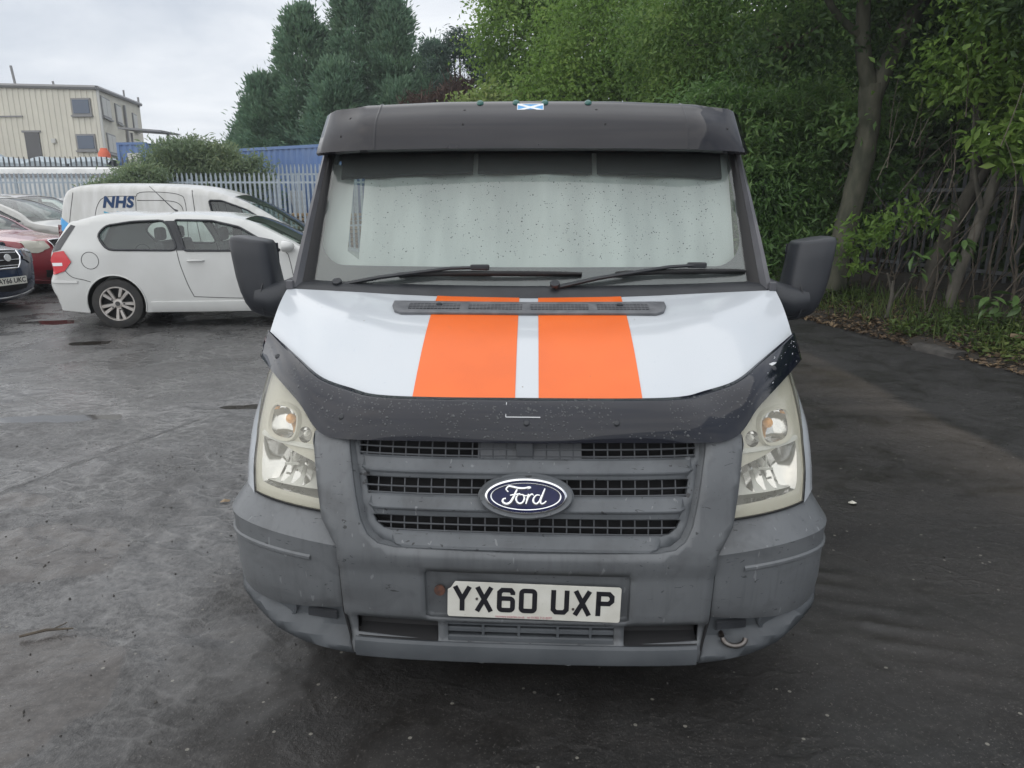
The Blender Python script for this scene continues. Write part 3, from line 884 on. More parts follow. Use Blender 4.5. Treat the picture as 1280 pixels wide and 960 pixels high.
# ---- headlights ----------------------------------------------------------------
HL = [(.616, .655), (.72, .661), (.80, .666), (.888, .672), (.912, .74), (.930, .82), (.950, .875), (.966, .925), (.967, 1.005), (.958, 1.055),
      (.90, 1.035), (.83, 1.010), (.742, .966), (.688, .916), (.656, .872), (.636, .76)]
def hlf(s, off): return lambda a, z: front(s * a, z, off + .028)
def hl_in(pts): return pts
def quad_bowl(s, cx, cz, w_, h_, d, n=10, sup=3.0, o=.03):
    rows = []
    for q, dd in ((1.0, 0), (.97, .35), (.85, .72), (.6, .94), (.25, 1.0)):
        ring = []
        for k in range(28):
            a = 2 * PI * k / 28
            ca, sa = math.cos(a), math.sin(a)
            rr = (abs(ca) ** sup + abs(sa) ** sup) ** (-1 / sup)
            ring.append(front(s * (cx + w_ / 2 * q * rr * ca), cz + h_ / 2 * q * rr * sa, o + d * dd))
        rows.append(ring)
    mb = MB(); mb.loft(rows, closed=True); mb.add(rows[-1], [tuple(range(28))])
    return mb
for s in (-1, 1):
    LOW = [(.645, .688), (.70, .692), (.80, .698), (.868, .704), (.880, .722), (.896, .79), (.900, .822), (.88, .838), (.84, .836), (.76, .814), (.68, .796), (.655, .786)]
    IND = [(.775 + .062 * math.cos(q) * (abs(math.cos(q)) ** 3 + abs(math.sin(q)) ** 3) ** (-1 / 3), .884 + .042 * math.sin(q) * (abs(math.cos(q)) ** 3 + abs(math.sin(q)) ** 3) ** (-1 / 3)) for q in np.linspace(0, 2 * PI, 24, endpoint=False)]
    IND = [(a + .035, z) for a, z in IND]
    SID = [(.712 + .026 * math.cos(q), .862 + .022 * math.sin(q)) for q in np.linspace(0, 2 * PI, 16, endpoint=False)]
    mb = patch(hlf(s, .012), HL, [LOW, IND, SID], .018, flip=(s > 0))
    hous = mb.build('headlight', M['lamp_body'], van, smooth=40); fix_normals(hous)
    # rim of the unit joins lens and housing
    lp = resample(HL, .02)
    mb = MB(); mb.loft([[front(s * a, z, o + .028) for a, z in lp] for o in (.0, .018)], closed=True); mb.build('headlight_rim', M['lamp_body'], hous)
    # black gap line round the lamp
    mb = MB(); mb.tube([front(s * a, z, .030) for a, z in lp] + [front(s * lp[0][0], lp[0][1], .030)], .0036, 6, caps=False); mb.build('headlight_gasket', M['void'], hous)
    mb = patch(lambda a, z: front(s * a, z, .028 - .016 * min(1, min(seg_dist(HL, np.array([a]), np.array([z]))[0] / .03, 1)) ** .6), HL, (), .016, flip=(s > 0))
    le = mb.build('headlight_lens', M['lens'], hous, smooth=60); fix_normals(le)
    # lower bowl: faceted mirror
    rows = []
    c0 = np.mean(LOW, axis=0)
    lo_lp = resample(LOW, .018)
    for q, dd in ((1, .0), (.99, .03), (.92, .07), (.75, .095), (.4, .105)):
        rows.append([front(s * (c0[0] + (a - c0[0]) * q), c0[1] + (z - c0[1]) * q, .040 + dd) for a, z in lo_lp])
    mb = MB(); mb.loft(rows, closed=True); mb.add(rows[-1], [tuple(range(len(lo_lp)))])
    mb.build('main_reflector', M['reflector'], hous, smooth=20)
    # facets tilted up to catch sky light, bulb shield and the dark floor of the bowl
    mb = MB()
    for k, a in enumerate((.70, .745, .79, .835)):
        mb.loft([[front(s * (a + da), z, o) for da, o in ((0, .135 - oz), (.018, .115 - oz), (.036, .14 - oz))] for z, oz in ((.712, .055), (.76, .02), (.80, -.02))])
    mb.build('reflector_facet', M['reflector'], hous, smooth=15)
    mb = MB(); c = Vector(front(s * .765, .775, .062))
    mb.lathe(c + Vector((0, .03, 0)), (0, -1, 0), ((.011, -.03), (.011, .02), (.008, .028), (.0, .03)), 16)
    mb.build('headlight_bulb', M['bulb'], hous, smooth=50)
    mb = MB(); mb.box(c + Vector((0, -.005, .012)), (.006, .006, .05)); mb.box(c + Vector((0, -.006, -.004)), (.045, .006, .008)); mb.build('bulb_shield', M['lamp_grey'], hous, bevel=.001)
    mb = MB(); mb.loft([[front(s * a, .708 + .045 * math.sin(PI * (a - .655) / .22) * q, .06 + .07 * q) for a in np.linspace(.657, .872, 14)] for q in (0, .5, 1)])
    mb.build('bowl_floor', M['lamp_grey'], hous, smooth=60)
    # indicator: bowl, amber bulb and a clear cap
    mb = quad_bowl(s, .81, .884, .124, .084, .06, o=.040); mb.build('indicator_reflector', M['reflector'], hous, smooth=25)
    mb = MB(); c = Vector(front(s * .80, .884, .052)); mb.lathe(c + Vector((0, .03, 0)), (-s * .25, -1, .1), ((.010, -.02), (.017, 0), (.016, .012), (.009, .022), (.0, .025)), 16)
    mb.build('indicator_bulb', M['amber'], hous, smooth=60)
    mb = quad_bowl(s, .712, .862, .052, .044, .035, sup=2.2, o=.040); mb.build('side_light_reflector', M['reflector'], hous, smooth=25)
    mb = MB(); mb.lathe(Vector(front(s * .712, .862, .050)), (0, -1, .1), ((.009, -.02), (.010, 0), (.006, .012), (0, .014)), 12); mb.build('side_light_bulb', M['bulb'], hous, smooth=60)
    # raised surround and step line of the inner moulding
    mb = MB()
    lpi = [(.81 + (a - .81) * 1.17, .882 + (z - .882) * 1.22) for a, z in IND]
    mb.loft([[front(s * (.81 + (a - .81) * k), .882 + (z - .882) * k, .040 - o) for a, z in IND] for k, o in ((1.0, 0), (1.02, .014), (1.14, .016), (1.24, .001))], closed=True)
    mb.build('indicator_surround', M['lamp_body'], hous, smooth=50)
    mb = MB()
    mb.loft([[front(s * a, z, o) for a in np.linspace(.652, .905, 12)] for z, o in ((.840, .039), (.836, .032), (.829, .032), (.826, .039))])
    mb.build('lamp_divider', M['lamp_grey'], hous, smooth=30)

# ---- front wings ----------------------------------------------------------------
SIDE_X = lambda z: .985 - .12 * max(0, z - .86) - .03 * max(0, .6 - z)
for s in (-1, 1):
    he = [(.890, .668), (.914, .74), (.932, .82), (.952, .875), (.968, .925), (.969, .975), (.962, 1.03), (.962, 1.06)]
    A_ = [np.array(front(a, z, .026)) for a, z in he]
    Bz = [.672, .745, .825, .885, .935, .985, 1.045, 1.10]
    rows = []
    for a, z in zip(A_, Bz):
        wx = min(SIDE_X(z), .946 + .20 * max(0, z - .668), .974) - .004; b = np.array((wx, a[1] + .13, z)); c = np.array((wx + .004, a[1] + .30, z)); d = np.array((SIDE_X(z), max(.92, a[1] + .35), z))
        pts = catmull([a, a + (b - a) * .5 + np.array((.004, -.006, 0)), b, c, d], 14)
        rows.append([(s * p[0], p[1], p[2]) for p in pts])
    rows = [list(r) for r in zip(*[catmull([rows[i][k] for i in range(len(rows))], 24) for k in range(14)])]
    mb = MB(); mb.loft(rows); mb.build('front_wing', M['van_white'], van, smooth=50, solid=None)
    mb = MB()                                  # top strip between the bonnet edge and the wing
    ed = [bonnet(s * .953, t) for t in np.linspace(0, 1, 10)]
    mb.loft([ed, [(s * (SIDE_X(p[2]) + .002), p[1] + .01, p[2] - .03) for p in ed], [(s * (SIDE_X(1.0)), p[1] + .01, 1.0) for p in ed]])
    mb.build('wing_top', M['van_white'], van, smooth=60)
mb = MB(); mb.loft([[(SIDE_X(z) + .004, y, z) for y in (.62, .75, .90)] for z in (.70, .745)]); tag(mb.build('wing_sticker', M['flag_blue'], van), 'blue sticker strip low on the wing')

# ---- windscreen, pillars, cab interior -------------------------------------------------
def ws(x, z, off=0.0): return (x, .86 + (z - 1.27) * .62 + .10 * (x / .87) ** 2 + off * .85, z - off * .5)
def ws_hw(z): return .878 - (z - 1.26) * .056
WO = [(ws_hw(1.262) - .02, 1.245), (ws_hw(1.30), 1.275), (ws_hw(1.5), 1.5), (ws_hw(1.86), 1.86)]
WSP = WO + [(-x, z) for x, z in WO[::-1]]
mb = patch(lambda x, z: ws(x, z), WSP, (), .05, flip=False); wso = mb.build('windscreen', M['windscreen'], van, smooth=80); fix_normals(wso)
# black printed border: bottom band with rounded corners, sides
hwb = lambda z: ws_hw(z) - .016
IN = []
zb = 1.333
for k in range(9):
    a = R(-90 + 90 * k / 8); r_ = .11
    IN.append((hwb(zb + .1) - r_ + r_ * math.cos(a), zb + r_ + r_ * math.sin(a)))
IN += [(hwb(1.6), 1.6), (hwb(1.80) - .0, 1.775)]
INP = IN + [(-x, z) for x, z in IN[::-1]]
mb = patch(lambda x, z: ws(x, z, .004), WSP, [INP], .04); fr_ = mb.build('windscreen_border', M['frit'], wso, smooth=80); fix_normals(fr_)
# three dark strips behind the glass top paint in the sun shade's reflection
for x0, x1 in ((-.80, -.235), (-.215, .255), (.275, .80)):
    mb = MB()
    mb.loft([[ws(x, z + .022 * (1 - (x / .8) ** 2) * (z < 1.8), o) for x in np.linspace(x0, x1, 14)] for z, o in ((1.86, .008), (1.684, .008), (1.678, .018), (1.86, .02))])
    mb.build('reflection_strip', M['strip_lining'], van, smooth=40)
mb = MB(); mb.loft([[ws(x, z, .085) for x in np.linspace(-.83, .83, 14)] for z in (1.73, 1.78, 1.87)]); mb.build('headlining', M['strip_lining'], van)
# blackout curtain drawn behind the glass
mb = MB()
rows = []
for z in np.linspace(1.27, 1.80, 10):
    row = []
    for x in np.linspace(-.70, .835, 120):
        row.append(ws(x, z, .040 + .006 * math.sin(x * 23 + z * 2) + .003 * math.sin(x * 61 + 1) + .01 * math.sin(x * 9 + z * 6)))
    rows.append(row)
mb.loft(rows); tag(mb.build('curtain', M['curtain'], van, smooth=80), 'pale grey green curtain drawn behind the windscreen')
mb = MB()
rows = [[ws(x, z, .05 + .012 * math.sin(x * 30)) for x in np.linspace(-.87, -.755 + .05 * (z < 1.40) + .06 * (z < 1.36), 14)] for z in np.linspace(1.27, 1.76, 15)]
mb.loft(rows); mb.build('curtain', M['curtain'], van, smooth=80)
mb = MB(); mb.loft([[ws(x, 1.26, o) for x in np.linspace(-.86, .86, 12)] for o in (.01, .2, .45)]); mb.build('dashboard', M['dash'], van)
# scuttle panel at the foot of the glass
mb = MB()
rows = []
for f in (0, .3, .6, 1):
    row = []
    for x in np.linspace(-.93, .93, 40):
        a = np.array(bonnet(x, 1)) + np.array((0, -.012, -.012)); b = np.array(ws(x, 1.262 + .010 * (x / .9) ** 2)) + np.array((0, -.004, .002))
        p = a + (b - a) * f; p[2] += .012 * math.sin(PI * f); row.append(tuple(p))
    rows.append(row)
mb.loft(rows); mb.build('scuttle_panel', M['black'], van, smooth=50)
for s in (-1, 1):
    outer = [(.944, .885, 1.247), (.925, 1.00, 1.42), (.905, 1.14, 1.61), (.885, 1.29, 1.80), (.872, 1.36, 1.88)]
    inn = []
    for (x, y, z) in outer:
        p = ws(ws_hw(z) - .006, z, -.004); inn.append(p)
    O = catmull(outer, 20); I = catmull(inn, 20)
    mid = [tuple(o_[k] * .50 + i_[k] * .50 for k in range(3)) for o_, i_ in zip(O, I)]
    mb = MB(); mb.loft([[(s * (p[0] + .004), p[1] + .10, p[2] - .01) for p in O], [(s * p[0], p[1], p[2]) for p in O], [(s * p[0], p[1] - .012, p[2] + .004) for p in [tuple(o_[k] * .75 + i_[k] * .25 for k in range(3)) for o_, i_ in zip(O, I)]], [(s * p[0], p[1] - .002, p[2]) for p in mid]])
    mb.build('windscreen_pillar', M['pillar'], van, smooth=50)
    mb = MB(); mb.loft([[(s * p[0], p[1] - .001, p[2]) for p in mid], [(s * p[0], p[1] - .006, p[2]) for p in [tuple(o_[k] * .25 + i_[k] * .75 for k in range(3)) for o_, i_ in zip(O, I)]], [(s * p[0], p[1], p[2]) for p in I], [(s * (p[0] - .01), p[1] + .01, p[2]) for p in I]])
    mb.build('pillar_gasket', M['rubber'], van, smooth=40)
    mb = MB(); mb.box((s * .943, .885, 1.262), (.028, .02, .035)); mb.build('pillar_clip', M['pillar'], van, bevel=.004)
# wipers
def wiper(pv, el, b0, b1, ofs):
    wr = MB()
    P0 = Vector(ws(pv[0], pv[1], -.012)); E = Vector(ws(el[0], el[1], -.035))
    wr.tube([P0, P0.lerp(E, .3) + Vector((0, -.012, .012)), P0.lerp(E, .8) + Vector((0, -.012, .012)), E], [.013, .011, .0095, .009], 8, flat=.7)
    A_ = Vector(ws(b0[0], b0[1], -.014)); B_ = Vector(ws(b1[0], b1[1], -.014))
    w_o = wr.build('wiper', M['black'], van, smooth=50)
    bl = MB(); pts = [Vector(ws(b0[0] + (b1[0] - b0[0]) * t, b0[1] + (b1[1] - b0[1]) * t, -.014 - .012 * math.sin(PI * t))) for t in np.linspace(0, 1, 12)]
    bl.tube(pts, [.006] + [.009] * 10 + [.006], 6); bl.tube([p + Vector((0, .006, -.008)) for p in pts], .005, 5)
    bl.build('wiper_blade', M['rubber'], w_o, smooth=60)
    j = MB(); j.box(E + Vector((0, 0, .0)), (.075, .022, .022)); j.build('wiper_joint', M['black'], w_o, bevel=.006)
    s_ = MB(); s_.disc(P0 + Vector((0, -.01, .01)), (0, -.5, .85), .019, 14, .014); s_.build('wiper_pivot', M['black'], w_o, bevel=.003)
wiper((-.76, 1.250), (-.19, 1.316), (-.515, 1.297), (.205, 1.302), 0)
wiper((.10, 1.252), (.655, 1.322), (.335, 1.304), (.86, 1.306), 0)
# rain on the windscreen
pts = []
for i in range(1500):
    x = random.uniform(-.70, .80) * (1 - .1 * random.random()); z = random.uniform(1.36, 1.80)
    if random.random() < .35 and x < .1: continue
    pts.append(Vector(ws(x, z, -.001)))
drops(pts, 'windscreen_rain', wso, (0, -.85, .5), .0009, .0019)

# ---- aftermarket sun shade over the windscreen --------------------------------------
VU = [(0, 1.205, 1.974), (.35, 1.208, 1.972), (.695, 1.220, 1.960), (.713, 1.225, 1.955), (.825, 1.262, 1.949), (.862, 1.290, 1.932)]
VL = [(0, 1.045, 1.786), (.35, 1.052, 1.786), (.662, 1.078, 1.783), (.682, 1.082, 1.782), (.825, 1.125, 1.777), (.880, 1.150, 1.773)]
U2 = [(-x, y, z) for x, y, z in VU[::-1]] + VU[1:]; L2 = [(-x, y, z) for x, y, z in VL[::-1]] + VL[1:]
UC = polyline(U2, 61); LC = polyline(L2, 61)
rows = [[(x, y + .12, z + .012) for x, y, z in UC], [(x, y + .035, z + .006) for x, y, z in UC]]
for t in np.linspace(0, 1, 9):
    rows.append([tuple(a[k] + (b[k] - a[k]) * t + (0, -.026, .020)[k] * math.sin(PI * t ** 1.25) * min(1, max(0, (.87 - abs(a[0])) / .2)) for k in range(3)) for a, b in zip(UC, LC)])
rows.append([(x, y + .012, z - .006) for x, y, z in LC]); rows.append([(x, y + .02, z + .004) for x, y, z in LC])
mb = MB(); mb.loft(rows)
vis = mb.build('sun_shade', M['visor'], van, smooth=28, solid=.004)
# end cheeks back to the roof
for s in (-1, 1):
    mb = MB()
    e = [np.array(r[-1 if s > 0 else 0]) for r in rows[1:11]]
    mb.loft([[tuple(p) for p in e], [(s * .880, p[1] + .07, p[2] - .002) for p in e], [(s * .880, max(1.36, p[1] + .14), p[2] - .004) for p in e]])
    mb.build('shade_cheek', M['visor'], vis, smooth=50)
    i = 9 if s < 0 else 51
    cr_ = [Vector(rows[k][i]) for k in range(1, 11)]
    mb = MB(); mb.tube([p + Vector((0, -.002, .001)) for p in cr_], .006, 6); mb.build('shade_crease', M['visor'], vis, smooth=60)
def vis_at(x, t):
    k = 2 + t * 8; k0 = int(k); f = k - k0; k1 = min(k0 + 1, 10)
    i = int(np.argmin([abs(p[0] - x) for p in rows[6]]))
    return Vector(rows[k0][i]).lerp(Vector(rows[k1][i]), f)
for x, t in ((-.262, .27), (-.272, .62), (.272, .27), (.292, .62), (-.735, .32), (-.77, .72), (.78, .55)):
    mb = MB(); c = vis_at(x, t); mb.lathe(c, (0, -.75, .66), ((.0105, -.003), (.0085, .0025), (.005, .004), (0, .004)), 12); mb.build('shade_screw', M['void'], vis)
M['stud_green'] = pbr('green_marker_lens', (0.02, 0.12, 0.10), 0.15, coat=.5)
for x in (-.205, -.055, .065, .235):
    mb = MB(); c = vis_at(x, .03); mb.lathe(c + Vector((0, -.002, .0)), (0, -.9, .44), ((.015, -.006), (.015, .004), (.010, .011), (0, .013)), 12, ); mb.build('marker_stud', M['stud_green'], vis, smooth=60)
# saltire sticker
c = vis_at(.006, .20); nrm = Vector((0, -.80, .6)).normalized()
st = empty('flag_sticker', c + nrm * .006); st.parent = vis; st.rotation_euler = (R(90 - 36), 0, 0)
slab([(-.052, -.017), (.052, -.017), (.052, .017), (-.052, .017)], 0, .002).build('flag_field', M['flag_blue'], st)
mb = MB(); stroke([(-.050, -.0155), (.050, .0155)], .0085, mb, .002, .0027); stroke([(-.050, .0155), (.050, -.0155)], .0085, mb, .002, .0029)
for a, b in (((-.052, -.017), (.052, -.017)), ((-.052, .017), (.052, .017)), ((-.052, -.017), (-.052, .017)), ((.052, -.017), (.052, .017))):
    stroke([a, b], .0025, mb, .002, .0031)
mb.build('flag_cross', M['sticker_white'], st)

# ---- mirrors ------------------------------------------------------------------------
for s in (-1, 1):
    secs = [(1.440, 1.116, .055, .045), (1.436, 1.117, .072, .060), (1.425, 1.117, .079, .066), (1.36, 1.110, .080, .070), (1.28, 1.098, .081, .074), (1.22, 1.086, .079, .076), (1.175, 1.077, .072, .072), (1.145, 1.073, .058, .060), (1.128, 1.072, .036, .038)]
    rows_ = []
    for z, cx_, hx, hy in secs:
        ring = []
        for k in range(32):
            a = 2 * PI * k / 32; ca, sa = math.cos(a), math.sin(a); p_ = 3.2
            rr = (abs(ca) ** p_ + abs(sa) ** p_) ** (-1 / p_)
            ring.append((s * (cx_ + hx * rr * ca), .97 + hy * rr * sa + .03 * (1 if sa > .5 else 0), z + .010 * ca))
        rows_.append(ring)
    mb = MB(); mb.loft(rows_[::-1], closed=True, caps=True)
    mi = mb.build('door_mirror', M['mirror_shell'], van, smooth=50); fix_normals(mi)
    mb = MB(); mb.tube([(s * 1.09, .935, 1.205), (s * 1.03, .93, 1.198), (s * .975, .945, 1.215), (s * .925, .99, 1.235)], [.052, .064, .058, .060], 18, flat=1.0)
    mb.build('mirror_arm', M['mirror_shell'], mi, smooth=60)
    mb = MB(); mb.tube([(s * (1.052 + .012 * math.cos(a)), .905 - .02 * math.cos(a), 1.20 + .068 * math.sin(a)) for a in np.linspace(-1.2, 1.5, 12)], .003, 5); mb.build('mirror_seam', M['black'], mi)
    mb = MB(); mb.loft([[(s * x, 1.062, z) for x in np.linspace(1.04, 1.17, 4)] for z in (1.20, 1.30, 1.415)]); mb.build('mirror_glass', M['chrome'], mi)

# ---- body behind the nose ----------------------------------------------------------
def side_pt(y, z, s): return (s * SIDE_X(z), y, z)
WR, FA, RA = .40, .93, 3.86
def arch(cx_, r_, z0, zc=.34, n=14):
    a0 = math.asin((z0 - zc) / r_)
    return [(cx_ - r_ * math.cos(a0 + (PI - 2 * a0) * k / n), zc + r_ * math.sin(a0 + (PI - 2 * a0) * k / n)) for k in range(n + 1)]
SO = [(.62, .66), (.56, .40)] + arch(FA, .385, .40) + arch(RA, .385, .40) + [(4.80, .40), (4.83, .6), (4.82, 1.5), (4.78, 1.93), (1.37, 1.885), (1.30, 1.80), (1.14, 1.61), (1.0, 1.42), (.90, 1.25), (.78, 1.16)]
DW = [(1.12, 1.30), (1.36, 1.62), (1.50, 1.76), (2.02, 1.76), (2.02, 1.28)]
for s in (-1, 1):
    mb = patch(lambda y, z: side_pt(y, z, s), SO, [DW], .09, flip=(s < 0)); sd_ = mb.build('body_side', M['van_white'], van, smooth=50); fix_normals(sd_)
    mb = patch(lambda y, z: side_pt(y, z, s * .996), [(1.09, 1.27), (1.34, 1.62), (1.48, 1.79), (2.05, 1.79), (2.05, 1.25)], (), .1); mb.build('door_window', M['car_glass'], van)
    mb = MB()
    for P in ([(.98, 1.22), (.99, .9), (1.30, .62), (1.30, .45)], [(2.10, 1.84), (2.12, 1.2), (2.12, .45)], [(3.2, 1.85), (3.2, .45)], [(4.5, 1.86), (4.5, .5)]):
        mb.tube([side_pt(y, z, s * 1.0005) for y, z in P], .004, 5)
    mb.build('door_seam', M['seam'], van)
    mb = MB(); mb.box((s * 1.0, 1.98, 1.05), (.03, .16, .04)); mb.build('door_handle', M['black'], van, bevel=.008)
    mb = MB(); mb.loft([[side_pt(y, z, s * k) for y in (1.32, 3.4)] for z, k in ((.58, 1.0), (.57, 1.016), (.48, 1.016), (.47, 1.0))]); mb.build('side_rubbing_strip', M['bumper'], van)
    mb = MB(); mb.loft([[(s * (.985 + .012), y, z) for y, z in arch(FA, r_, .40)] for r_ in (.385, .43)]); mb.build('wheel_arch_lip', M['bumper'], van)
    for yy in (FA, RA):
        mb = MB(); mb.lathe((s * .72, yy, .335), (s, 0, 0), ((.20, 0), (.30, 0), (.325, .02), (.335, .06), (.335, .16), (.322, .20), (.28, .21), (.205, .205)), 40)
        wh = mb.build('wheel', M['tyre'], van, smooth=40)
        mb = MB(); mb.lathe((s * .72, yy, .335), (s, 0, 0), ((.205, .0), (.206, .20), (.19, .195), (.17, .16), (.08, .165), (.07, .18), (.001, .18)), 32)
        mb.build('wheel_rim', M['steel'], wh, smooth=40)
mb = MB()
ro_ = []
for y, z in ((1.30, 1.885), (1.38, 1.93), (1.6, 1.955), (3.0, 1.965), (4.5, 1.955), (4.72, 1.945), (4.79, 1.92)):
    ro_.append([(SIDE_X(1.9) * t, y, z - .045 * abs(t) ** 4 * 1.0) for t in np.linspace(-1, 1, 25)])
mb.loft(ro_); mb.build('roof', M['van_white'], van, smooth=60)
mb = MB(); mb.loft([[(SIDE_X(z) * t, 4.80 + .03 * (1 - t * t), z) for t in np.linspace(-1, 1, 9)] for z in (.40, .9, 1.4, 1.93)]); mb.build('rear_doors', M['van_white'], van, smooth=60)
mb = MB(); mb.box((0, 2.7, .36), (1.5, 4.0, .16)); mb.box((0, .62, .42), (1.15, .9, .36)); mb.box((0, 2.0, .75), (1.85, .06, .8)); mb.build('underbody_block', M['void'], van)  # black underbody blocks, put in to make shadow beneath the van
mb = MB(); mb.box((0, 2.55, 1.15), (1.8, .05, 1.4)); mb.build('bulkhead', M['interior'], van)
for x in (-.5, .5):
    mb = MB(); mb.box((x, 1.95, 1.0), (.52, .16, .9)); mb.box((x, 1.75, .75), (.52, .5, .15)); mb.build('cab_seat', M['interior'], van, bevel=.05)
# ------------------------------------------------------------------ ground
def vnoise(X, Y, seed):
    """smooth value noise on numpy arrays"""
    xi = np.floor(X).astype(int); yi = np.floor(Y).astype(int); fx = X - xi; fy_ = Y - yi
    fx = fx * fx * (3 - 2 * fx); fy_ = fy_ * fy_ * (3 - 2 * fy_)
    def h(a, b):
        n = (a * 374761393 + b * 668265263 + seed * 974634541) & 0x7fffffff
        n = ((n ^ (n >> 13)) * 1274126177) & 0x7fffffff
        return ((n ^ (n >> 16)) & 0xffff) / 65535.0
    return (h(xi, yi) * (1 - fx) + h(xi + 1, yi) * fx) * (1 - fy_) + (h(xi, yi + 1) * (1 - fx) + h(xi + 1, yi + 1) * fx) * fy_
def fbm(X, Y, seed, o=4, g=.5):
    r = 0; a = 1; t = 0
    for k in range(o):
        r = r + a * vnoise(X * 2 ** k + 17.3 * k, Y * 2 ** k - 9.1 * k, seed + k); t += a; a *= g
    return r / t - .5

PUD = [(-3.6, 5.22, .80, .12, .12), (-6.4, 9.6, 1.3, .35, .4), (-4.9, 8.2, .5, .1, 0.2), (-1.9, 5.6, .7, .10, .1)]
def ground_h(X, Y):
    near = np.clip((14 - np.hypot(X, Y)) / 8, 0, 1)
    wx = X + .25 * fbm(X * 1.3, Y * 1.3, 5); wy = Y + .25 * fbm(X * 1.3 + 7, Y * 1.3, 9)
    h = .040 * fbm(X * .35, Y * .35, 21, 3)
    # churned tread marks on the left: rows of small lugs along drive tracks
    m = np.clip((-.2 - X + .18 * (Y - 2)) / .8, 0, 1) * np.clip((7.5 - Y) / 2, 0, 1)
    ca, sa = math.cos(.55), math.sin(.55)
    u = (wx * ca + wy * sa); v = (-wx * sa + wy * ca)
    lug = np.sin(u * 2 * PI / .21 + 1.3 * np.sin(v * 2 * PI / .33)) * np.clip(.55 + 1.6 * fbm(X * 1.1, Y * 1.1, 33, 3), 0, 1)
    h = h + m * .005 * lug
    h = h + .014 * fbm(X * 4.5, Y * 4.5, 3, 4, .6) * (.5 + m) + .006 * fbm(X * 18, Y * 18, 41, 2)
    # faint tread ridges on the right
    mr = np.clip((X - .9) / .6, 0, 1) * np.clip((4.6 - Y) / 1.2, 0, 1)
    ur = -.4 * X + .917 * Y + .8 * ((.917 * X + .4 * Y) - 2.33)
    band = np.exp(-(((.917 * X + .4 * Y) - 2.33 + .05 * np.sin(Y * 3)) / .13) ** 2)
    h = h + mr * band * .008 * np.maximum(-.3, np.sin(ur * 2 * PI / .16))
    for (px, py, rx, ry, a) in PUD:
        dx = (X - px) * math.cos(a) + (Y - py) * math.sin(a); dy = -(X - px) * math.sin(a) + (Y - py) * math.cos(a)
        q = np.sqrt((dx / rx) ** 2 + (dy / ry) ** 2) + .7 * fbm(X * 1.8, Y * 1.8, 55, 3)
        h = h - .028 * np.clip(1.25 - q, 0, 1)
    return h * near - .0 * near
def axis(lo, hi, step, far):
    c = list(np.arange(lo, hi, step)); s_ = step; x = hi; r = []
    while x < far: s_ *= 1.22; x += s_; r.append(x)
    s_ = step; x = lo; l = []
    while x > -far: s_ *= 1.22; x -= s_; l.append(x)
    return np.array(l[::-1] + c + r)
gx = axis(-4.4, 4.2, .02, 420); gy = axis(.5, 6.5, .02, 420)
XX, YY = np.meshgrid(gx, gy)
ZZ = ground_h(XX, YY)
nx_, ny_ = len(gx), len(gy)
I = np.arange(nx_ * ny_).reshape(ny_, nx_)
quads = np.stack([I[:-1, :-1].ravel(), I[:-1, 1:].ravel(), I[1:, 1:].ravel(), I[1:, :-1].ravel()], axis=1)

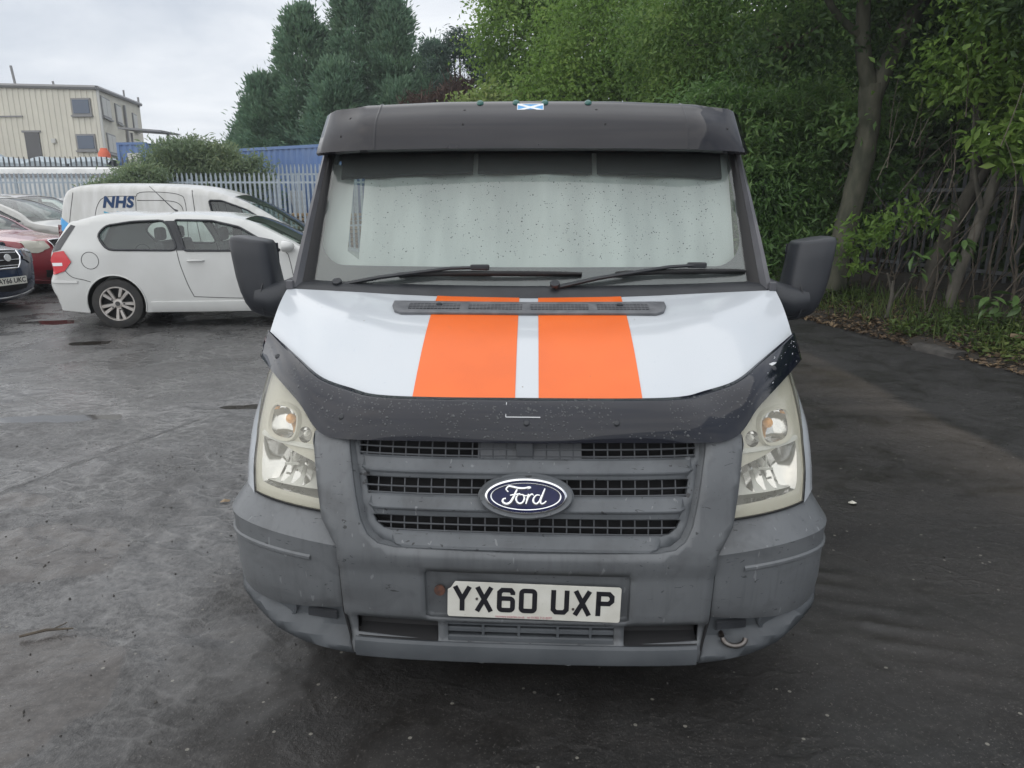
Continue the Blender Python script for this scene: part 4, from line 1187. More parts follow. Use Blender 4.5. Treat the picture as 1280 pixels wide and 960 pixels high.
def ground_mat():
    m, n, b = new_mat('wet_dirty_asphalt')
    L = n.links
    geo = n.nodes.new('ShaderNodeNewGeometry')
    def noise_n(sc, det, rough=.55, dist=0.0, st=None):
        no = n.nodes.new('ShaderNodeTexNoise'); no.inputs['Scale'].default_value = sc; no.inputs['Detail'].default_value = det
        no.inputs['Roughness'].default_value = rough; no.inputs['Distortion'].default_value = dist
        if st:
            mpn = n.nodes.new('ShaderNodeMapping'); mpn.inputs['Scale'].default_value = st[0]; mpn.inputs['Rotation'].default_value = (0, 0, st[1])
            L.new(geo.outputs['Position'], mpn.inputs['Vector']); L.new(mpn.outputs['Vector'], no.inputs['Vector'])
        else: L.new(geo.outputs['Position'], no.inputs['Vector'])
        return no.outputs['Fac']
    def rng_n(v, a, b_, c=0, d=1):
        r = n.nodes.new('ShaderNodeMapRange'); r.inputs['From Min'].default_value = a; r.inputs['From Max'].default_value = b_
        r.inputs['To Min'].default_value = c; r.inputs['To Max'].default_value = d; L.new(v, r.inputs['Value']); return r.outputs['Result']
    def mix(f, a, b_):
        mi = n.nodes.new('ShaderNodeMix'); mi.data_type = 'RGBA'
        for k, v in (('A', a), ('B', b_)):
            if isinstance(v, tuple): mi.inputs[k].default_value = (*v, 1)
            else: L.new(v, mi.inputs[k])
        L.new(f, mi.inputs['Factor']); return mi.outputs['Result']
    def math_n(op, a, b_=None):
        q = n.nodes.new('ShaderNodeMath'); q.operation = op
        for i, v in enumerate((a, b_)):
            if v is None: continue
            if isinstance(v, (int, float)): q.inputs[i].default_value = v
            else: L.new(v, q.inputs[i])
        return q.outputs['Value']
    sp = n.nodes.new('ShaderNodeSeparateXYZ'); L.new(geo.outputs['Position'], sp.inputs['Vector'])
    big = noise_n(.55, 5); mid = noise_n(3.2, 6, .6, .6); fine = noise_n(38, 4, .7); grit = noise_n(120, 3, .7)
    tr = noise_n(1.1, 5, .6, .3, ((.35, 2.2, 1), -.5))
    # grey crust left; dark soil right and before the van, shade painted in
    xn = math_n('ADD', sp.outputs['X'], math_n('ADD', math_n('MULTIPLY', big, .9), math_n('MULTIPLY', mid, .35)))
    side = rng_n(math_n('ADD', xn, math_n('MULTIPLY', sp.outputs['Y'], -.10)), -1.15, -.35)
    # trodden cells: dished lugs with wet sheen painted as a paler rim
    warp = n.nodes.new('ShaderNodeVectorMath'); warp.operation = 'MULTIPLY_ADD'
    wn = n.nodes.new('ShaderNodeTexNoise'); wn.inputs['Scale'].default_value = 5.0; wn.inputs['Detail'].default_value = 4; L.new(geo.outputs['Position'], wn.inputs['Vector'])
    L.new(wn.outputs['Color'], warp.inputs[0]); warp.inputs[1].default_value = (.16, .16, 0); L.new(geo.outputs['Position'], warp.inputs[2])
    mpc = n.nodes.new('ShaderNodeMapping'); mpc.inputs['Rotation'].default_value = (0, 0, .5); mpc.inputs['Scale'].default_value = (6.2, 9.5, 1); L.new(warp.outputs['Vector'], mpc.inputs['Vector'])
    vc = n.nodes.new('ShaderNodeTexVoronoi'); vc.feature = 'DISTANCE_TO_EDGE'; vc.inputs['Scale'].default_value = 1.0; vc.inputs['Randomness'].default_value = .75; vc.voronoi_dimensions = '2D'; L.new(mpc.outputs['Vector'], vc.inputs['Vector'])
    rim = math_n('MULTIPLY', rng_n(vc.outputs['Distance'], .16, .02), rng_n(noise_n(1.7, 4), .36, .60))
    speckle = rng_n(fine, .34, .66)
    crust = mix(speckle, (.024, .024, .025), (.098, .097, .097))
    crust = mix(rng_n(mid, .36, .60, 0, .8), crust, mix(speckle, (.046, .046, .047), (.135, .133, .131)))
    crust = mix(math_n('MULTIPLY', rim, .55), crust, (.195, .194, .191))
    crust = mix(rng_n(noise_n(.9, 5, .6, .8), .50, .66, 0, .6), crust, (.034, .033, .033))
    soil_shade = mix(rng_n(tr, .35, .68), (.0105, .0098, .0092), (.025, .0222, .020))
    soil_shade = mix(rng_n(fine, .52, .72, 0, .5), soil_shade, (.048, .044, .040))
    # a dusty brown band crossing the dark ground, as tracked by wheels
    xw = math_n('ADD', sp.outputs['X'], math_n('MULTIPLY', math_n('SUBTRACT', big, .5), .35))
    band = math_n('MULTIPLY', math_n('MULTIPLY', rng_n(xw, 2.45, 3.15), rng_n(math_n('ADD', xw, math_n('MULTIPLY', fine, .12)), 3.32, 3.22)), rng_n(tr, .32, .58, .35, 1))
    band = math_n('MULTIPLY', band, rng_n(sp.outputs['Y'], 8.5, 6.5))
    soil_shade = mix(rng_n(math_n('ADD', xw, math_n('MULTIPLY', fine, .12)), 3.22, 3.34), soil_shade, mix(fine, (.013, .0128, .0128), (.028, .0275, .0275)))
    soil_shade = mix(band, soil_shade, (.058, .050, .043))
    base = mix(side, crust, soil_shade)
    # dark wet hollows on the left, each with a clean edge
    def spot(px, py, rx, ry):
        dx = math_n('DIVIDE', math_n('SUBTRACT', sp.outputs['X'], px), rx); dy = math_n('DIVIDE', math_n('SUBTRACT', sp.outputs['Y'], py), ry)
        q = math_n('ADD', math_n('ADD', math_n('MULTIPLY', dx, dx), math_n('MULTIPLY', dy, dy)), math_n('MULTIPLY', math_n('SUBTRACT', noise_n(2.6, 6, .6, .3), .5), 1.9))
        return rng_n(q, 1.0, .86)
    damp = math_n('MAXIMUM', spot(-2.25, 3.02, .50, .30), math_n('MAXIMUM', spot(-1.75, 2.02, .42, .42), math_n('MAXIMUM', spot(-2.95, 3.62, .45, .13), spot(-1.35, 1.45, .32, .3))))
    base = mix(math_n('MULTIPLY', damp, .92), base, mix(speckle, (.026, .022, .020), (.060, .052, .047)))
    # a long crack
    ck = math_n('ABSOLUTE', math_n('ADD', math_n('ADD', math_n('MULTIPLY', sp.outputs['X'], .945), math_n('MULTIPLY', sp.outputs['Y'], -.327)), math_n('ADD', math_n('MULTIPLY', math_n('SUBTRACT', mid, .5), .10), 3.92)))
    ckm = math_n('MULTIPLY', rng_n(ck, .030, .006), math_n('MULTIPLY', math_n('GREATER_THAN', sp.outputs['Y'], 3.5), math_n('LESS_THAN', sp.outputs['Y'], 5.2)))
    base = mix(math_n('MULTIPLY', ckm, .8), base, (.03, .03, .03))
    base = mix(rng_n(grit, .60, .72, 0, .5), base, (.21, .20, .185))
    base = mix(rng_n(grit, .42, .30, 0, .6), base, (.016, .016, .016))
    stones = n.nodes.new('ShaderNodeTexVoronoi'); stones.inputs['Scale'].default_value = 26; L.new(geo.outputs['Position'], stones.inputs['Vector'])
    dd = n.nodes.new('ShaderNodeSeparateColor'); L.new(stones.outputs['Color'], dd.inputs['Color'])
    few = math_n('MULTIPLY', math_n('LESS_THAN', stones.outputs['Distance'], .16), math_n('GREATER_THAN', dd.outputs['Red'], .93))
    base = mix(math_n('MULTIPLY', few, .7), base, (.22, .21, .18))
    L.new(base, b.inputs['Base Color'])
    wet = rng_n(noise_n(2.3, 7, .7, .4), .40, .60)
    rough = math_n('ADD', math_n('MULTIPLY', wet, .34), .24)
    rough = math_n('ADD', rough, math_n('MULTIPLY', side, .28))
    film = rng_n(noise_n(1.15, 5, .6, .5), .46, .56)
    rough = math_n('MULTIPLY', rough, math_n('SUBTRACT', 1, math_n('MULTIPLY', math_n('MULTIPLY', film, math_n('SUBTRACT', 1, math_n('MULTIPLY', side, .6))), .62)))
    rough = math_n('SUBTRACT', rough, math_n('MULTIPLY', damp, .12))
    L.new(rough, b.inputs['Roughness'])
    b.inputs['Specular IOR Level'].default_value = .5
    dist = n.nodes.new('ShaderNodeVectorMath'); dist.operation = 'LENGTH'; L.new(geo.outputs['Position'], dist.inputs[0])
    fade = rng_n(dist.outputs['Value'], 3, 16, 1, .25)
    flat_ = math_n('SUBTRACT', math_n('SUBTRACT', 1, math_n('MULTIPLY', side, .45)), math_n('MAXIMUM', math_n('MULTIPLY', damp, .75), math_n('MULTIPLY', film, .5)))
    hs = math_n('ADD', math_n('ADD', math_n('MULTIPLY', noise_n(9, 5, .6, .4), .016), math_n('MULTIPLY', math_n('SUBTRACT', rim, math_n('MULTIPLY', ckm, 3.0)), .0045)), math_n('ADD', math_n('MULTIPLY', fine, .0085), math_n('MULTIPLY', grit, .0028)))
    bp = n.nodes.new('ShaderNodeBump'); bp.inputs['Distance'].default_value = 1.0
    L.new(math_n('MAXIMUM', .08, math_n('MULTIPLY', fade, flat_)), bp.inputs['Strength'])
    L.new(hs, bp.inputs['Height']); L.new(bp.outputs['Normal'], b.inputs['Normal'])
    return m
M['ground'] = ground_mat()
tag(np_obj('ground', np.stack([XX.ravel(), YY.ravel(), ZZ.ravel()], axis=1), quads, M['ground'], smooth=True), kind='structure')
# puddles: level sheets of shallow water lying in the hollows
M['water'] = pbr('muddy_water', (0.030, 0.026, 0.022), 0.06, spec=.5, bump=.03, bscale=6)
for i, (px, py, rx, ry, a) in enumerate(PUD):
    zl = float(ground_h(np.array([px + rx * math.cos(a) * .93]), np.array([py + rx * math.sin(a) * .93]))[0])
    zl = float(np.median([ground_h(np.array([px + (dx * rx * math.cos(a) - dy * ry * math.sin(a))]), np.array([py + dx * rx * math.sin(a) + dy * ry * math.cos(a)]))[0] for dx, dy in ((.8, 0), (-.8, 0), (0, .8), (0, -.8), (.5, .5), (-.5, -.5))])) - .002
    mb = MB()
    ring = []
    for k in range(36):
        q = 2 * PI * k / 36; f = 1.15
        ring.append((px + f * (rx * math.cos(q) * math.cos(a) - ry * math.sin(q) * math.sin(a)), py + f * (rx * math.cos(q) * math.sin(a) + ry * math.sin(q) * math.cos(a)), zl))
    mb.add(ring + [(px, py, zl)], [(k, (k + 1) % 36, 36) for k in range(36)])
    tag(mb.build('puddle', M['water']), kind='structure')
# ------------------------------------------------------------------ parked cars
def circle(cx_, cz, r, n=20, a0=0, a1=2 * PI): return [(cx_ + r * math.cos(a0 + (a1 - a0) * k / n), cz + r * math.sin(a0 + (a1 - a0) * k / n)) for k in range(n)]

class Car:
    """x runs from the tail (0) to the nose (L); y to the car's left; z up. top = chain from under the nose over the roof to under the tail"""
    def __init__(s, root, L, W, top, axles, wr, belt, paint, tumble=.36, taper=.16, sill=.22, cell=.05, rnd=.05, endc=.13, roofc=.035, pw=5.0):
        s.root = root; s.L = L; s.W = W; s.paint = paint; s.belt = belt; s.tumble = tumble; s.taper = taper; s.cell = cell
        s.rnd = rnd; s.endc = endc; s.roofc = roofc; s.axles = axles; s.wr = wr; s.sill = sill; s.pw = pw
        s.top = catmull(top, 90); s.toparr = np.array(s.top)
        s.names = {}
    def tdist(s, x, z):
        T = s.toparr; d = 1e9
        for i in range(0, len(T) - 1):
            a = T[i]; b = T[i + 1]; ab = b - a; t = min(1, max(0, ((x - a[0]) * ab[0] + (z - a[1]) * ab[1]) / max(ab @ ab, 1e-9)))
            d = min(d, math.hypot(x - a[0] - ab[0] * t, z - a[1] - ab[1] * t))
        return d
    def hw(s, x, z, rnd=True):
        u = abs(x - s.L / 2) / (s.L / 2)
        y = s.W / 2 * (1 - s.taper * min(1, u) ** s.pw)
        if z > s.belt: y -= s.tumble * (z - s.belt)
        y -= .16 * max(0, .55 - z) ** 2 * 1.2 + .05 * max(0, z - .62) ** 1.5 * (z < s.belt) + (.05 * max(0, s.belt - .62) ** 1.5 if z >= s.belt else 0)
        if rnd:
            d = min(s.rnd, s.tdist(x, z))
            y -= s.rnd * (1 - math.sqrt(max(0, 1 - ((s.rnd - d) / s.rnd) ** 2)))
        return y
    def side(s, sg, up=0.0): return lambda x, z: (x, sg * (s.hw(x, z) + up), z)
    def side_panel(s, holes, sides=(-1, 1)):
        ch = s.top
        a, b = s.axles; r = s.wr + .045
        bot = []
        for cx_ in (a, b):
            zc = s.wr
            a0 = math.asin((s.sill - zc) / r) if abs(s.sill - zc) < r else 0
            bot += [(cx_ - r * math.cos(a0 + (PI - 2 * a0) * k / 22), zc + r * math.sin(a0 + (PI - 2 * a0) * k / 22)) for k in range(23)]
        ol = [(x, z) for x, z in ch] + [q for q in bot]
        for sg in sides:
            mb = patch(s.side(sg), ol, holes, s.cell)
            o = mb.build('body_side', s.paint, s.root, smooth=50); fix_normals(o)
    def strip_pt(s, x, z, nx, nz, t, up=0.0):
        y = s.hw(x, z)
        e = abs(nx)
        cr = (s.roofc + (s.endc - s.roofc) * e ** 4) * (1 - t * t)
        return (x + nx * (cr + up), y * t, z + nz * (cr + up))
    def at(s, f):
        """position and outward normal along the top chain, f in 0..1"""
        n = len(s.top) - 1; i = min(int(f * n), n - 1); q = f * n - i
        a, b = s.toparr[i], s.toparr[i + 1]; p = a + (b - a) * q
        d = (s.toparr[min(i + 2, n)] - s.toparr[max(i - 1, 0)]); d = d / np.linalg.norm(d)
        return p[0], p[1], d[1], -d[0]
    def P(s, t, f, up=0.0):
        x, z, nx, nz = s.at(f)
        return s.strip_pt(x, z, nx, nz, t, up)
    def find(s, x=None, z=None, lo=0.0, hi=1.0):
        best = None
        for f in np.linspace(lo, hi, 400):
            q = s.at(f); d = abs(q[0] - x) if z is None else (abs(q[1] - z) if x is None else math.hypot(q[0] - x, q[1] - z))
            if best is None or d < best[0]: best = (d, f)
        return best[1]
    def strip(s, name, f0, f1, mat=None, t0=-1, t1=1, n=None, up=0.0):
        n = n or max(3, int((f1 - f0) * 90)); rows = [[s.P(t, f, up) for t in np.linspace(t0, t1, max(3, int((t1 - t0) * 12)))] for f in np.linspace(f0, f1, n)]
        mb = MB(); mb.loft(rows[::-1])
        return mb.build(name, mat or s.paint, s.root, smooth=60)
    def glazed_strip(s, name, f0, f1, te=.88):
        m_ = .012
        s.strip('windscreen_pillar', f0, f1, None, -1, -te); s.strip('windscreen_pillar', f0, f1, None, te, 1)
        return s.strip(name, f0, f1, M['car_glass'], -te, te, up=-.006)
    def window(s, P, name='side_window', glass_=None, frame=.016, sides=(-1, 1)):
        for sg in sides:
            mb = patch(s.side(sg, -.014), P, (), s.cell * 1.5); o = mb.build(name, glass_ or M['car_glass'], s.root, smooth=60)
            mb = MB(); lp = resample(P, .05); f = s.side(sg, .002)
            mb.tube([f(*p) for p in lp] + [f(*lp[0])], frame, 6, caps=False); mb.build('window_frame', M['black'], o, smooth=60)
    def seam(s, P, r=.0045, sides=(-1, 1), mat=None, name='door_seam'):
        for sg in sides:
            mb = MB(); f = s.side(sg, .0); mb.tube([f(*p) for p in catmull(P, max(8, len(P) * 5))], r, 5); mb.build(name, mat or M['seam'], s.root)
    def wheels(s, spokes=10, sides=(-1, 1)):
        for cx_ in s.axles:
            for sg in sides:
                yy = s.hw(cx_, .5, False) - .215; r = s.wr
                c = (cx_, sg * yy, r)
                mb = MB(); mb.lathe(c, (0, sg, 0), ((r * .66, 0), (r * .92, 0), (r * .99, .03), (r, .06), (r, .15), (r * .97, .185), (r * .84, .20), (r * .69, .198), (r * .68, .17)), 40)
                wo = mb.build('wheel', M['tyre'], s.root, smooth=40)
                mb = MB(); R_ = r * .685
                mb.lathe(c, (0, sg, 0), ((R_, .165), (R_, .196), (R_ * .93, .196), (R_ * .90, .17)), 40)
                mb.lathe(c, (0, sg, 0), ((R_ * .30, .160), (R_ * .26, .178), (R_ * .16, .182), (.001, .182)), 24)
                for k in range(spokes):
                    a = 2 * PI * k / spokes + .1 + (.10 if k % 2 else -.10)
                    d = Vector((math.cos(a), 0, math.sin(a))); p = Vector((-math.sin(a), 0, math.cos(a))); C = Vector(c); ax = Vector((0, sg, 0))
                    w0, w1 = R_ * .085, R_ * .125
                    ring = lambda rr, ww, h: [C + d * rr - p * ww + ax * (h - .02), C + d * rr - p * ww * .7 + ax * h, C + d * rr + p * ww * .7 + ax * h, C + d * rr + p * ww + ax * (h - .02)]
                    mb.loft([ring(R_ * .22, w0, .178), ring(R_ * .6, (w0 + w1) / 2, .184), ring(R_ * .94, w1, .186)])
                mb.build('wheel_rim', M['alloy'], wo, smooth=30)
                mb = MB(); mb.disc((cx_, sg * (yy + .125), r), (0, sg, 0), R_ * .95, 28); mb.build('brake_disc', M['void'], wo)
                for k in range(5):
                    a = 2 * PI * k / 5; mb = MB(); mb.disc((cx_ + R_ * .36 * math.cos(a), sg * (yy + .176), r + R_ * .36 * math.sin(a)), (0, sg, 0), .012, 8, .01); mb.build('wheel_bolt', M['seam'], wo)
                mb = MB(); mb.disc((cx_, sg * (yy + .181), r), (0, sg, 0), .030, 16, .004); mb.build('hub_cap', M['seam'], wo)
            # arch lining
            ri = s.wr + .05
            for sg in sides:
                mb = MB()
                yo = s.hw(cx_, .5, False) - .02
                ring = [(cx_ + ri * math.cos(a), s.wr + ri * math.sin(a)) for a in np.linspace(-.35, PI + .35, 20)]
                mb.loft([[(x, sg * (s.hw(x, z) - .004), z) for x, z in ring], [(x, sg * (yo - .35), z) for x, z in ring]])
                mb.build('wheel_arch_liner', M['void'], s.root)
    def floor(s):
        mb = MB(); mb.box((s.L / 2, 0, s.sill + .10), (s.L * .93, s.W * .60, .16)); mb.build('underbody', M['void'], s.root)
        a, b = s.axles
        mb = MB(); mb.box(((a + b) / 2, 0, s.sill + .10), (b - a - 2 * s.wr - .12, s.W * .86, .10)); mb.build('cabin_floor', M['interior'], s.root)
    def seats(s, xs_, z=.55, h=.72):
        for x in xs_:
            for y in (-.36, .36):
                mb = MB(); mb.box((x, y, z + h * .35), (.13, .46, h * .8), Matrix.Rotation(R(-14), 3, 'Y')); mb.box((x - .10, y, z + h * .86), (.09, .26, .17)); mb.box((x + .22, y, z), (.5, .46, .14))
                mb.build('seat', M['interior'], s.root, bevel=.04)
    def mirror(s, x, z, sides=(-1, 1), mat=None):
        for sg in sides:
            y = s.hw(x, z) + .10
            mb = MB(); mb.lathe((x - .06, sg * y, z), (1, 0, 0), ((.001, -.005), (.085, .0), (.092, .03), (.08, .09), (.045, .135), (.001, .15)), 18)
            mb.V = [(p[0], sg * (y + (sg * p[1] - y) * 1.15), z + (p[2] - z) * .80) for p in mb.V]
            mb.tube([(x, sg * (y - .04), z - .03), (x - .01, sg * (y - .13), z - .06)], .025, 8)
            mb.build('door_mirror', mat or s.paint, s.root, smooth=50)
    def handle(s, x, z, sides=(-1, 1)):
        for sg in sides:
            f = s.side(sg)
            mb = MB(); mb.tube([f(x - .10, z), (x - .085, sg * (s.hw(x, z) + .028), z), (x, sg * (s.hw(x, z) + .034), z + .003), (x + .085, sg * (s.hw(x, z) + .028), z), f(x + .10, z)], [.011, .014, .015, .014, .011], 8)
            mb.build('door_handle', s.paint, s.root, smooth=60)
    def edge_patch(s, name, P, mat, up=.006, cell=.04, parent=None, smooth=60):
        """patch on nose/tail: P in (t, z) of the nose half of the chain (f lo..hi by z)"""
        lo, hi = s.nose
        fs = np.linspace(lo, hi, 160); zs = np.array([s.at(f)[1] for f in fs])
        fn = lambda t, z: s.P(t, float(np.interp(z, zs, fs)), up)
        mb = patch(fn, P, (), cell); o = mb.build(name, mat, parent or s.root, smooth=smooth)
        return fix_normals(o)
    def nose_pt(s, t, z, up=0.0):
        lo, hi = s.nose
        fs = np.linspace(lo, hi, 160); zs = np.array([s.at(f)[1] for f in fs])
        return s.P(t, float(np.interp(z, zs, fs)), up)

def place(name, x, y, heading, label, cat, group=None):
    """heading = direction of the nose from +X, radians"""
    return empty(name, (x, y, 0), heading, label, cat, group)

def hatch_top(L, H, nose=.62, bonnet_z=.98, scr0=1.05, scr1=1.75, roof_end=.75, tailz=.95):
    """generic hatchback/saloon chain; distances back from the nose"""
    return [(L - .10, .22), (L - .01, .40), (L, nose - .05), (L - .05, nose + .09), (L - .35, bonnet_z - .10), (L - scr0, bonnet_z), (L - scr0 - .35, bonnet_z + .21), (L - scr1, H - .075), (L - scr1 - .45, H - .01),
            (L * .42, H), (roof_end + .2, H - .05), (roof_end - .2, H - .10), (.22, tailz + .14), (.10, tailz - .08), (.03, .62), (.0, .48), (.10, .24)]

# ---- white three-door hatchback ------------------------------------------------------
hb = place('hatchback', -5.91, 9.90, R(6), 'white three-door hatchback seen from the side behind the door mirror of the big van', 'car')
c = Car(hb, 4.24, 1.75, [(4.12, .20), (4.22, .36), (4.235, .52), (4.19, .68), (4.02, .80), (3.65, .90), (3.22, .975), (2.95, 1.11), (2.62, 1.275), (2.36, 1.365), (2.0, 1.41), (1.55, 1.422), (1.1, 1.41), (.70, 1.425), (.36, 1.345), (.27, 1.325), (.17, 1.18), (.06, 1.00), (.02, .88), (.05, .74), (-.01, .64), (-.02, .52), (.04, .36), (.06, .24)],
        (.80, 3.46), .318, .985, M['white_car'], tumble=.40, taper=.13, sill=.205, cell=.045, endc=.16, pw=7)
def soft(P, r=.05, n=4):
    # round the corners of a window outline
    o = []
    m = len(P)
    for i in range(m):
        a, b, c_ = np.array(P[i - 1]), np.array(P[i]), np.array(P[(i + 1) % m])
        u = (a - b); v_ = (c_ - b); k = min(r, np.linalg.norm(u) * .4, np.linalg.norm(v_) * .4)
        p0 = b + u / np.linalg.norm(u) * k; p1 = b + v_ / np.linalg.norm(v_) * k
        for t in np.linspace(0, 1, n):
            o.append(tuple((1 - t) ** 2 * p0 + 2 * t * (1 - t) * b + t * t * p1))
    return o
QW = soft([(.64, 1.17), (.74, 1.285), (1.05, 1.335), (1.46, 1.352), (1.62, .985), (.76, .995)], .09)
FW = soft([(1.57, 1.353), (2.02, 1.343), (2.36, 1.265), (2.62, 1.115), (2.88, .975), (1.70, .98)], .03)

c.side_panel([QW, FW]); c.window(QW, 'quarter_window', M['car_glass']); c.window(FW, 'door_window')
f_bon = c.find(3.24, .97, .05, .5); f_scr = c.find(2.40, 1.352); f_rf = c.find(.28, 1.328, .5, .9); f_rw = c.find(.07, 1.02, .5)
c.strip('bonnet', c.find(4.2, .66, 0, .3), f_bon); c.strip('front_bumper', 0, c.find(4.2, .66, 0, .3))
c.glazed_strip('windscreen', f_bon, f_scr); c.strip('roof', f_scr, f_rf); c.strip('rear_window', f_rf, f_rw, M['dark_glass'], up=-.002); c.strip('tailgate', f_rw, 1.0)
for sg in (-1, 1):
    mb = patch(c.side(sg, .006), [(1.455, 1.345), (1.575, 1.345), (1.70, .985), (1.60, .985)], (), .05); mb.build('door_pillar', M['black'], hb, smooth=60)
# dark wrap of the rear glass on the flank
for sg in (-1, 1):
    mb = patch(c.side(sg, .004), [(.31, 1.30), (.37, 1.285), (.19, 1.00), (.075, .965), (.085, 1.02)], (), .04); mb.build('rear_window_edge', M['frit'], hb, smooth=60)
    TL = [(.03, .86), (.10, .965), (.235, .985), (.315, .85), (.215, .735), (.06, .685), (.045, .74)]
    mb = patch(c.side(sg, .012), TL, (), .03); tl = mb.build('tail_light', M['tail_red'], hb, smooth=60, bevel=None)
    mb = patch(c.side(sg, .016), [(.06, .835), (.20, .838), (.20, .80), (.065, .795)], (), .03); mb.build('tail_light_strip', M['sticker_white'], tl, smooth=60)
    mb = MB(); f = c.side(sg, .001); mb.tube([f(*p) for p in circle(.545, .865, .105, 26)] + [f(.65, .865)], .004, 5, caps=False); mb.build('fuel_flap', M['seam'], hb)
    mb = MB(); mb.loft([[c.side(sg, u)(x, z) for x in np.linspace(.02, .36, 8)] for z, u in ((.612, 0), (.608, .012), (.585, .014), (.578, 0))]); mb.build('bumper_strip', M['white_car'], hb, smooth=40)
    rr = .318 + .045
    for ax_ in (.80, 3.46):
        mb = MB(); mb.tube([c.side(sg, .002)(ax_ + rr * math.cos(a), .318 + rr * math.sin(a)) for a in np.linspace(-.28, PI + .28, 26)], .010, 6); mb.build('wheel_arch_lip', M['white_car'], hb, smooth=60)
    mb = MB(); mb.loft([[c.side(sg, u)(x, z) for x in np.linspace(1.22, 3.04, 10)] for z, u in ((.345, 0), (.338, .016), (.25, .022), (.205, .004))]); mb.build('sill_skirt', M['white_car'], hb, smooth=40)
c.seam([(1.60, .985), (1.63, .80), (1.70, .55), (1.76, .40)]); c.seam([(1.76, .40), (2.3, .375), (3.0, .37), (3.02, .6), (2.97, .92), (2.93, .97)])
c.seam([(.22, .735), (.30, .66), (.44, .625), (.52, .60)])
c.handle(1.82, .855); c.wheels(10); c.floor(); c.seats((1.35, 2.15)); c.mirror(2.98, 1.03)
mb = MB(); mb.tube([c.P(0, .60, .0), tuple(np.array(c.P(0, .60)) + np.array((-.05, 0, .03))), tuple(np.array(c.P(0, .60)) + np.array((-.33, 0, .33)))], [.02, .008, .003], 6); mb.build('roof_aerial', M['black'], hb)

# ---- white liveried panel van ------------------------------------------------------------
pv = place('panel_van', -7.36, 12.6, R(4), 'white panel van with NHS logo parked behind the white hatchback', 'van')
v = Car(pv, 4.38, 1.80, [(4.28, .22), (4.36, .42), (4.37, .62), (4.30, .80), (4.10, .93), (3.78, 1.06), (3.45, 1.29), (3.10, 1.50), (2.72, 1.665), (2.30, 1.77), (1.85, 1.815), (1.2, 1.83), (.55, 1.825), (.26, 1.79), (.13, 1.68), (.07, 1.45), (.02, 1.05), (.0, .7), (-.01, .48), (.05, .25)],
        (.78, 3.50), .31, 1.12, M['nhs_white'], tumble=.20, taper=.10, sill=.24, cell=.06, rnd=.07, endc=.10, roofc=.05, pw=7)
NW = soft([(2.42, 1.60), (2.62, 1.595), (3.02, 1.45), (3.42, 1.20), (3.58, 1.06), (2.55, 1.08)], .04)
v.side_panel([NW]); v.window(NW, 'door_window')
g0 = v.find(3.78, 1.06, 0, .5); g1 = v.find(2.78, 1.645)
v.strip('bonnet', 0, g0); v.glazed_strip('windscreen', g0, g1); v.strip('roof', g1, v.find(.2, 1.75, .5)); v.strip('rear_doors', v.find(.2, 1.75, .5), 1.0)
v.seam([(2.16, 1.76), (2.20, 1.4), (2.26, 1.0), (2.3, .6)], .006)
for P in ([(.62, 1.0), (.63, 1.30), (.69, 1.54), (.82, 1.65), (1.2, 1.665), (1.28, 1.66)], [(1.28, 1.0), (1.28, 1.66)], [(1.29, 1.66), (1.34, 1.72), (1.6, 1.73), (1.95, 1.69), (2.05, 1.56), (2.08, 1.0)], [(1.30, 1.60), (1.8, 1.59), (1.98, 1.52), (2.03, 1.35)], [(.20, .5), (.22, 1.2), (.30, 1.72)], [(3.30, .6), (3.36, 1.0), (3.5, 1.06)]):
    v.seam(P, .0055, name='panel_crease')
v.wheels(7); v.floor(); v.seats((2.35,)); v.mirror(3.2, 1.16, mat=M['black']); v.handle(2.4, .95)
for sg in (-1,):
    f = v.side(sg, .006)
    tm = text_mb('NHS', .235, .001, .16, .011, 1.06); tm.build('logo_lettering', M['nhs_blue'], pv, xf=lambda q: Vector((1.00 + q.x, sg * (v.hw(1.0 + q.x, 1.565 + q.y) + .006 + .0), 1.565 + q.y)))
    mb = MB()
    for a0, a1 in ((.78, 1.0), (1.0, 1.24)):
        xs_ = np.linspace(a0, a1, 12); m_ = (a0 + a1) / 2
        lo = [f(x, 1.425 - .022 * math.sin(PI * (x - a0) / (a1 - a0)) + (.012 if abs(x - 1.0) < .02 else 0) - .02) for x in xs_]; hi = [f(x, 1.425 + .004 - .026 * math.sin(PI * (x - a0) / (a1 - a0)) + .006) for x in xs_]
        mb.loft([lo, hi])
    mb.build('logo_swash', M['nhs_teal'], pv)
    mb = patch(v.side(sg, .006), [(.05, 1.33), (.09, 1.33), (.42, 1.08), (.16, 1.08), (.08, 1.14)], (), .05); mb.build('blue_slash', M['sky_blue'], pv)
    mb = patch(v.side(sg, .008), [(.015, 1.22), (.085, 1.22), (.085, .86), (.01, .86)], (), .05); mb.build('tail_light', M['tail_dark'], pv)
    mb = patch(v.side(sg, .010), [(.015, 1.06), (.085, 1.06), (.085, .98), (.012, .98)], (), .05); mb.build('reflector_strip', M['tail_red'], pv)

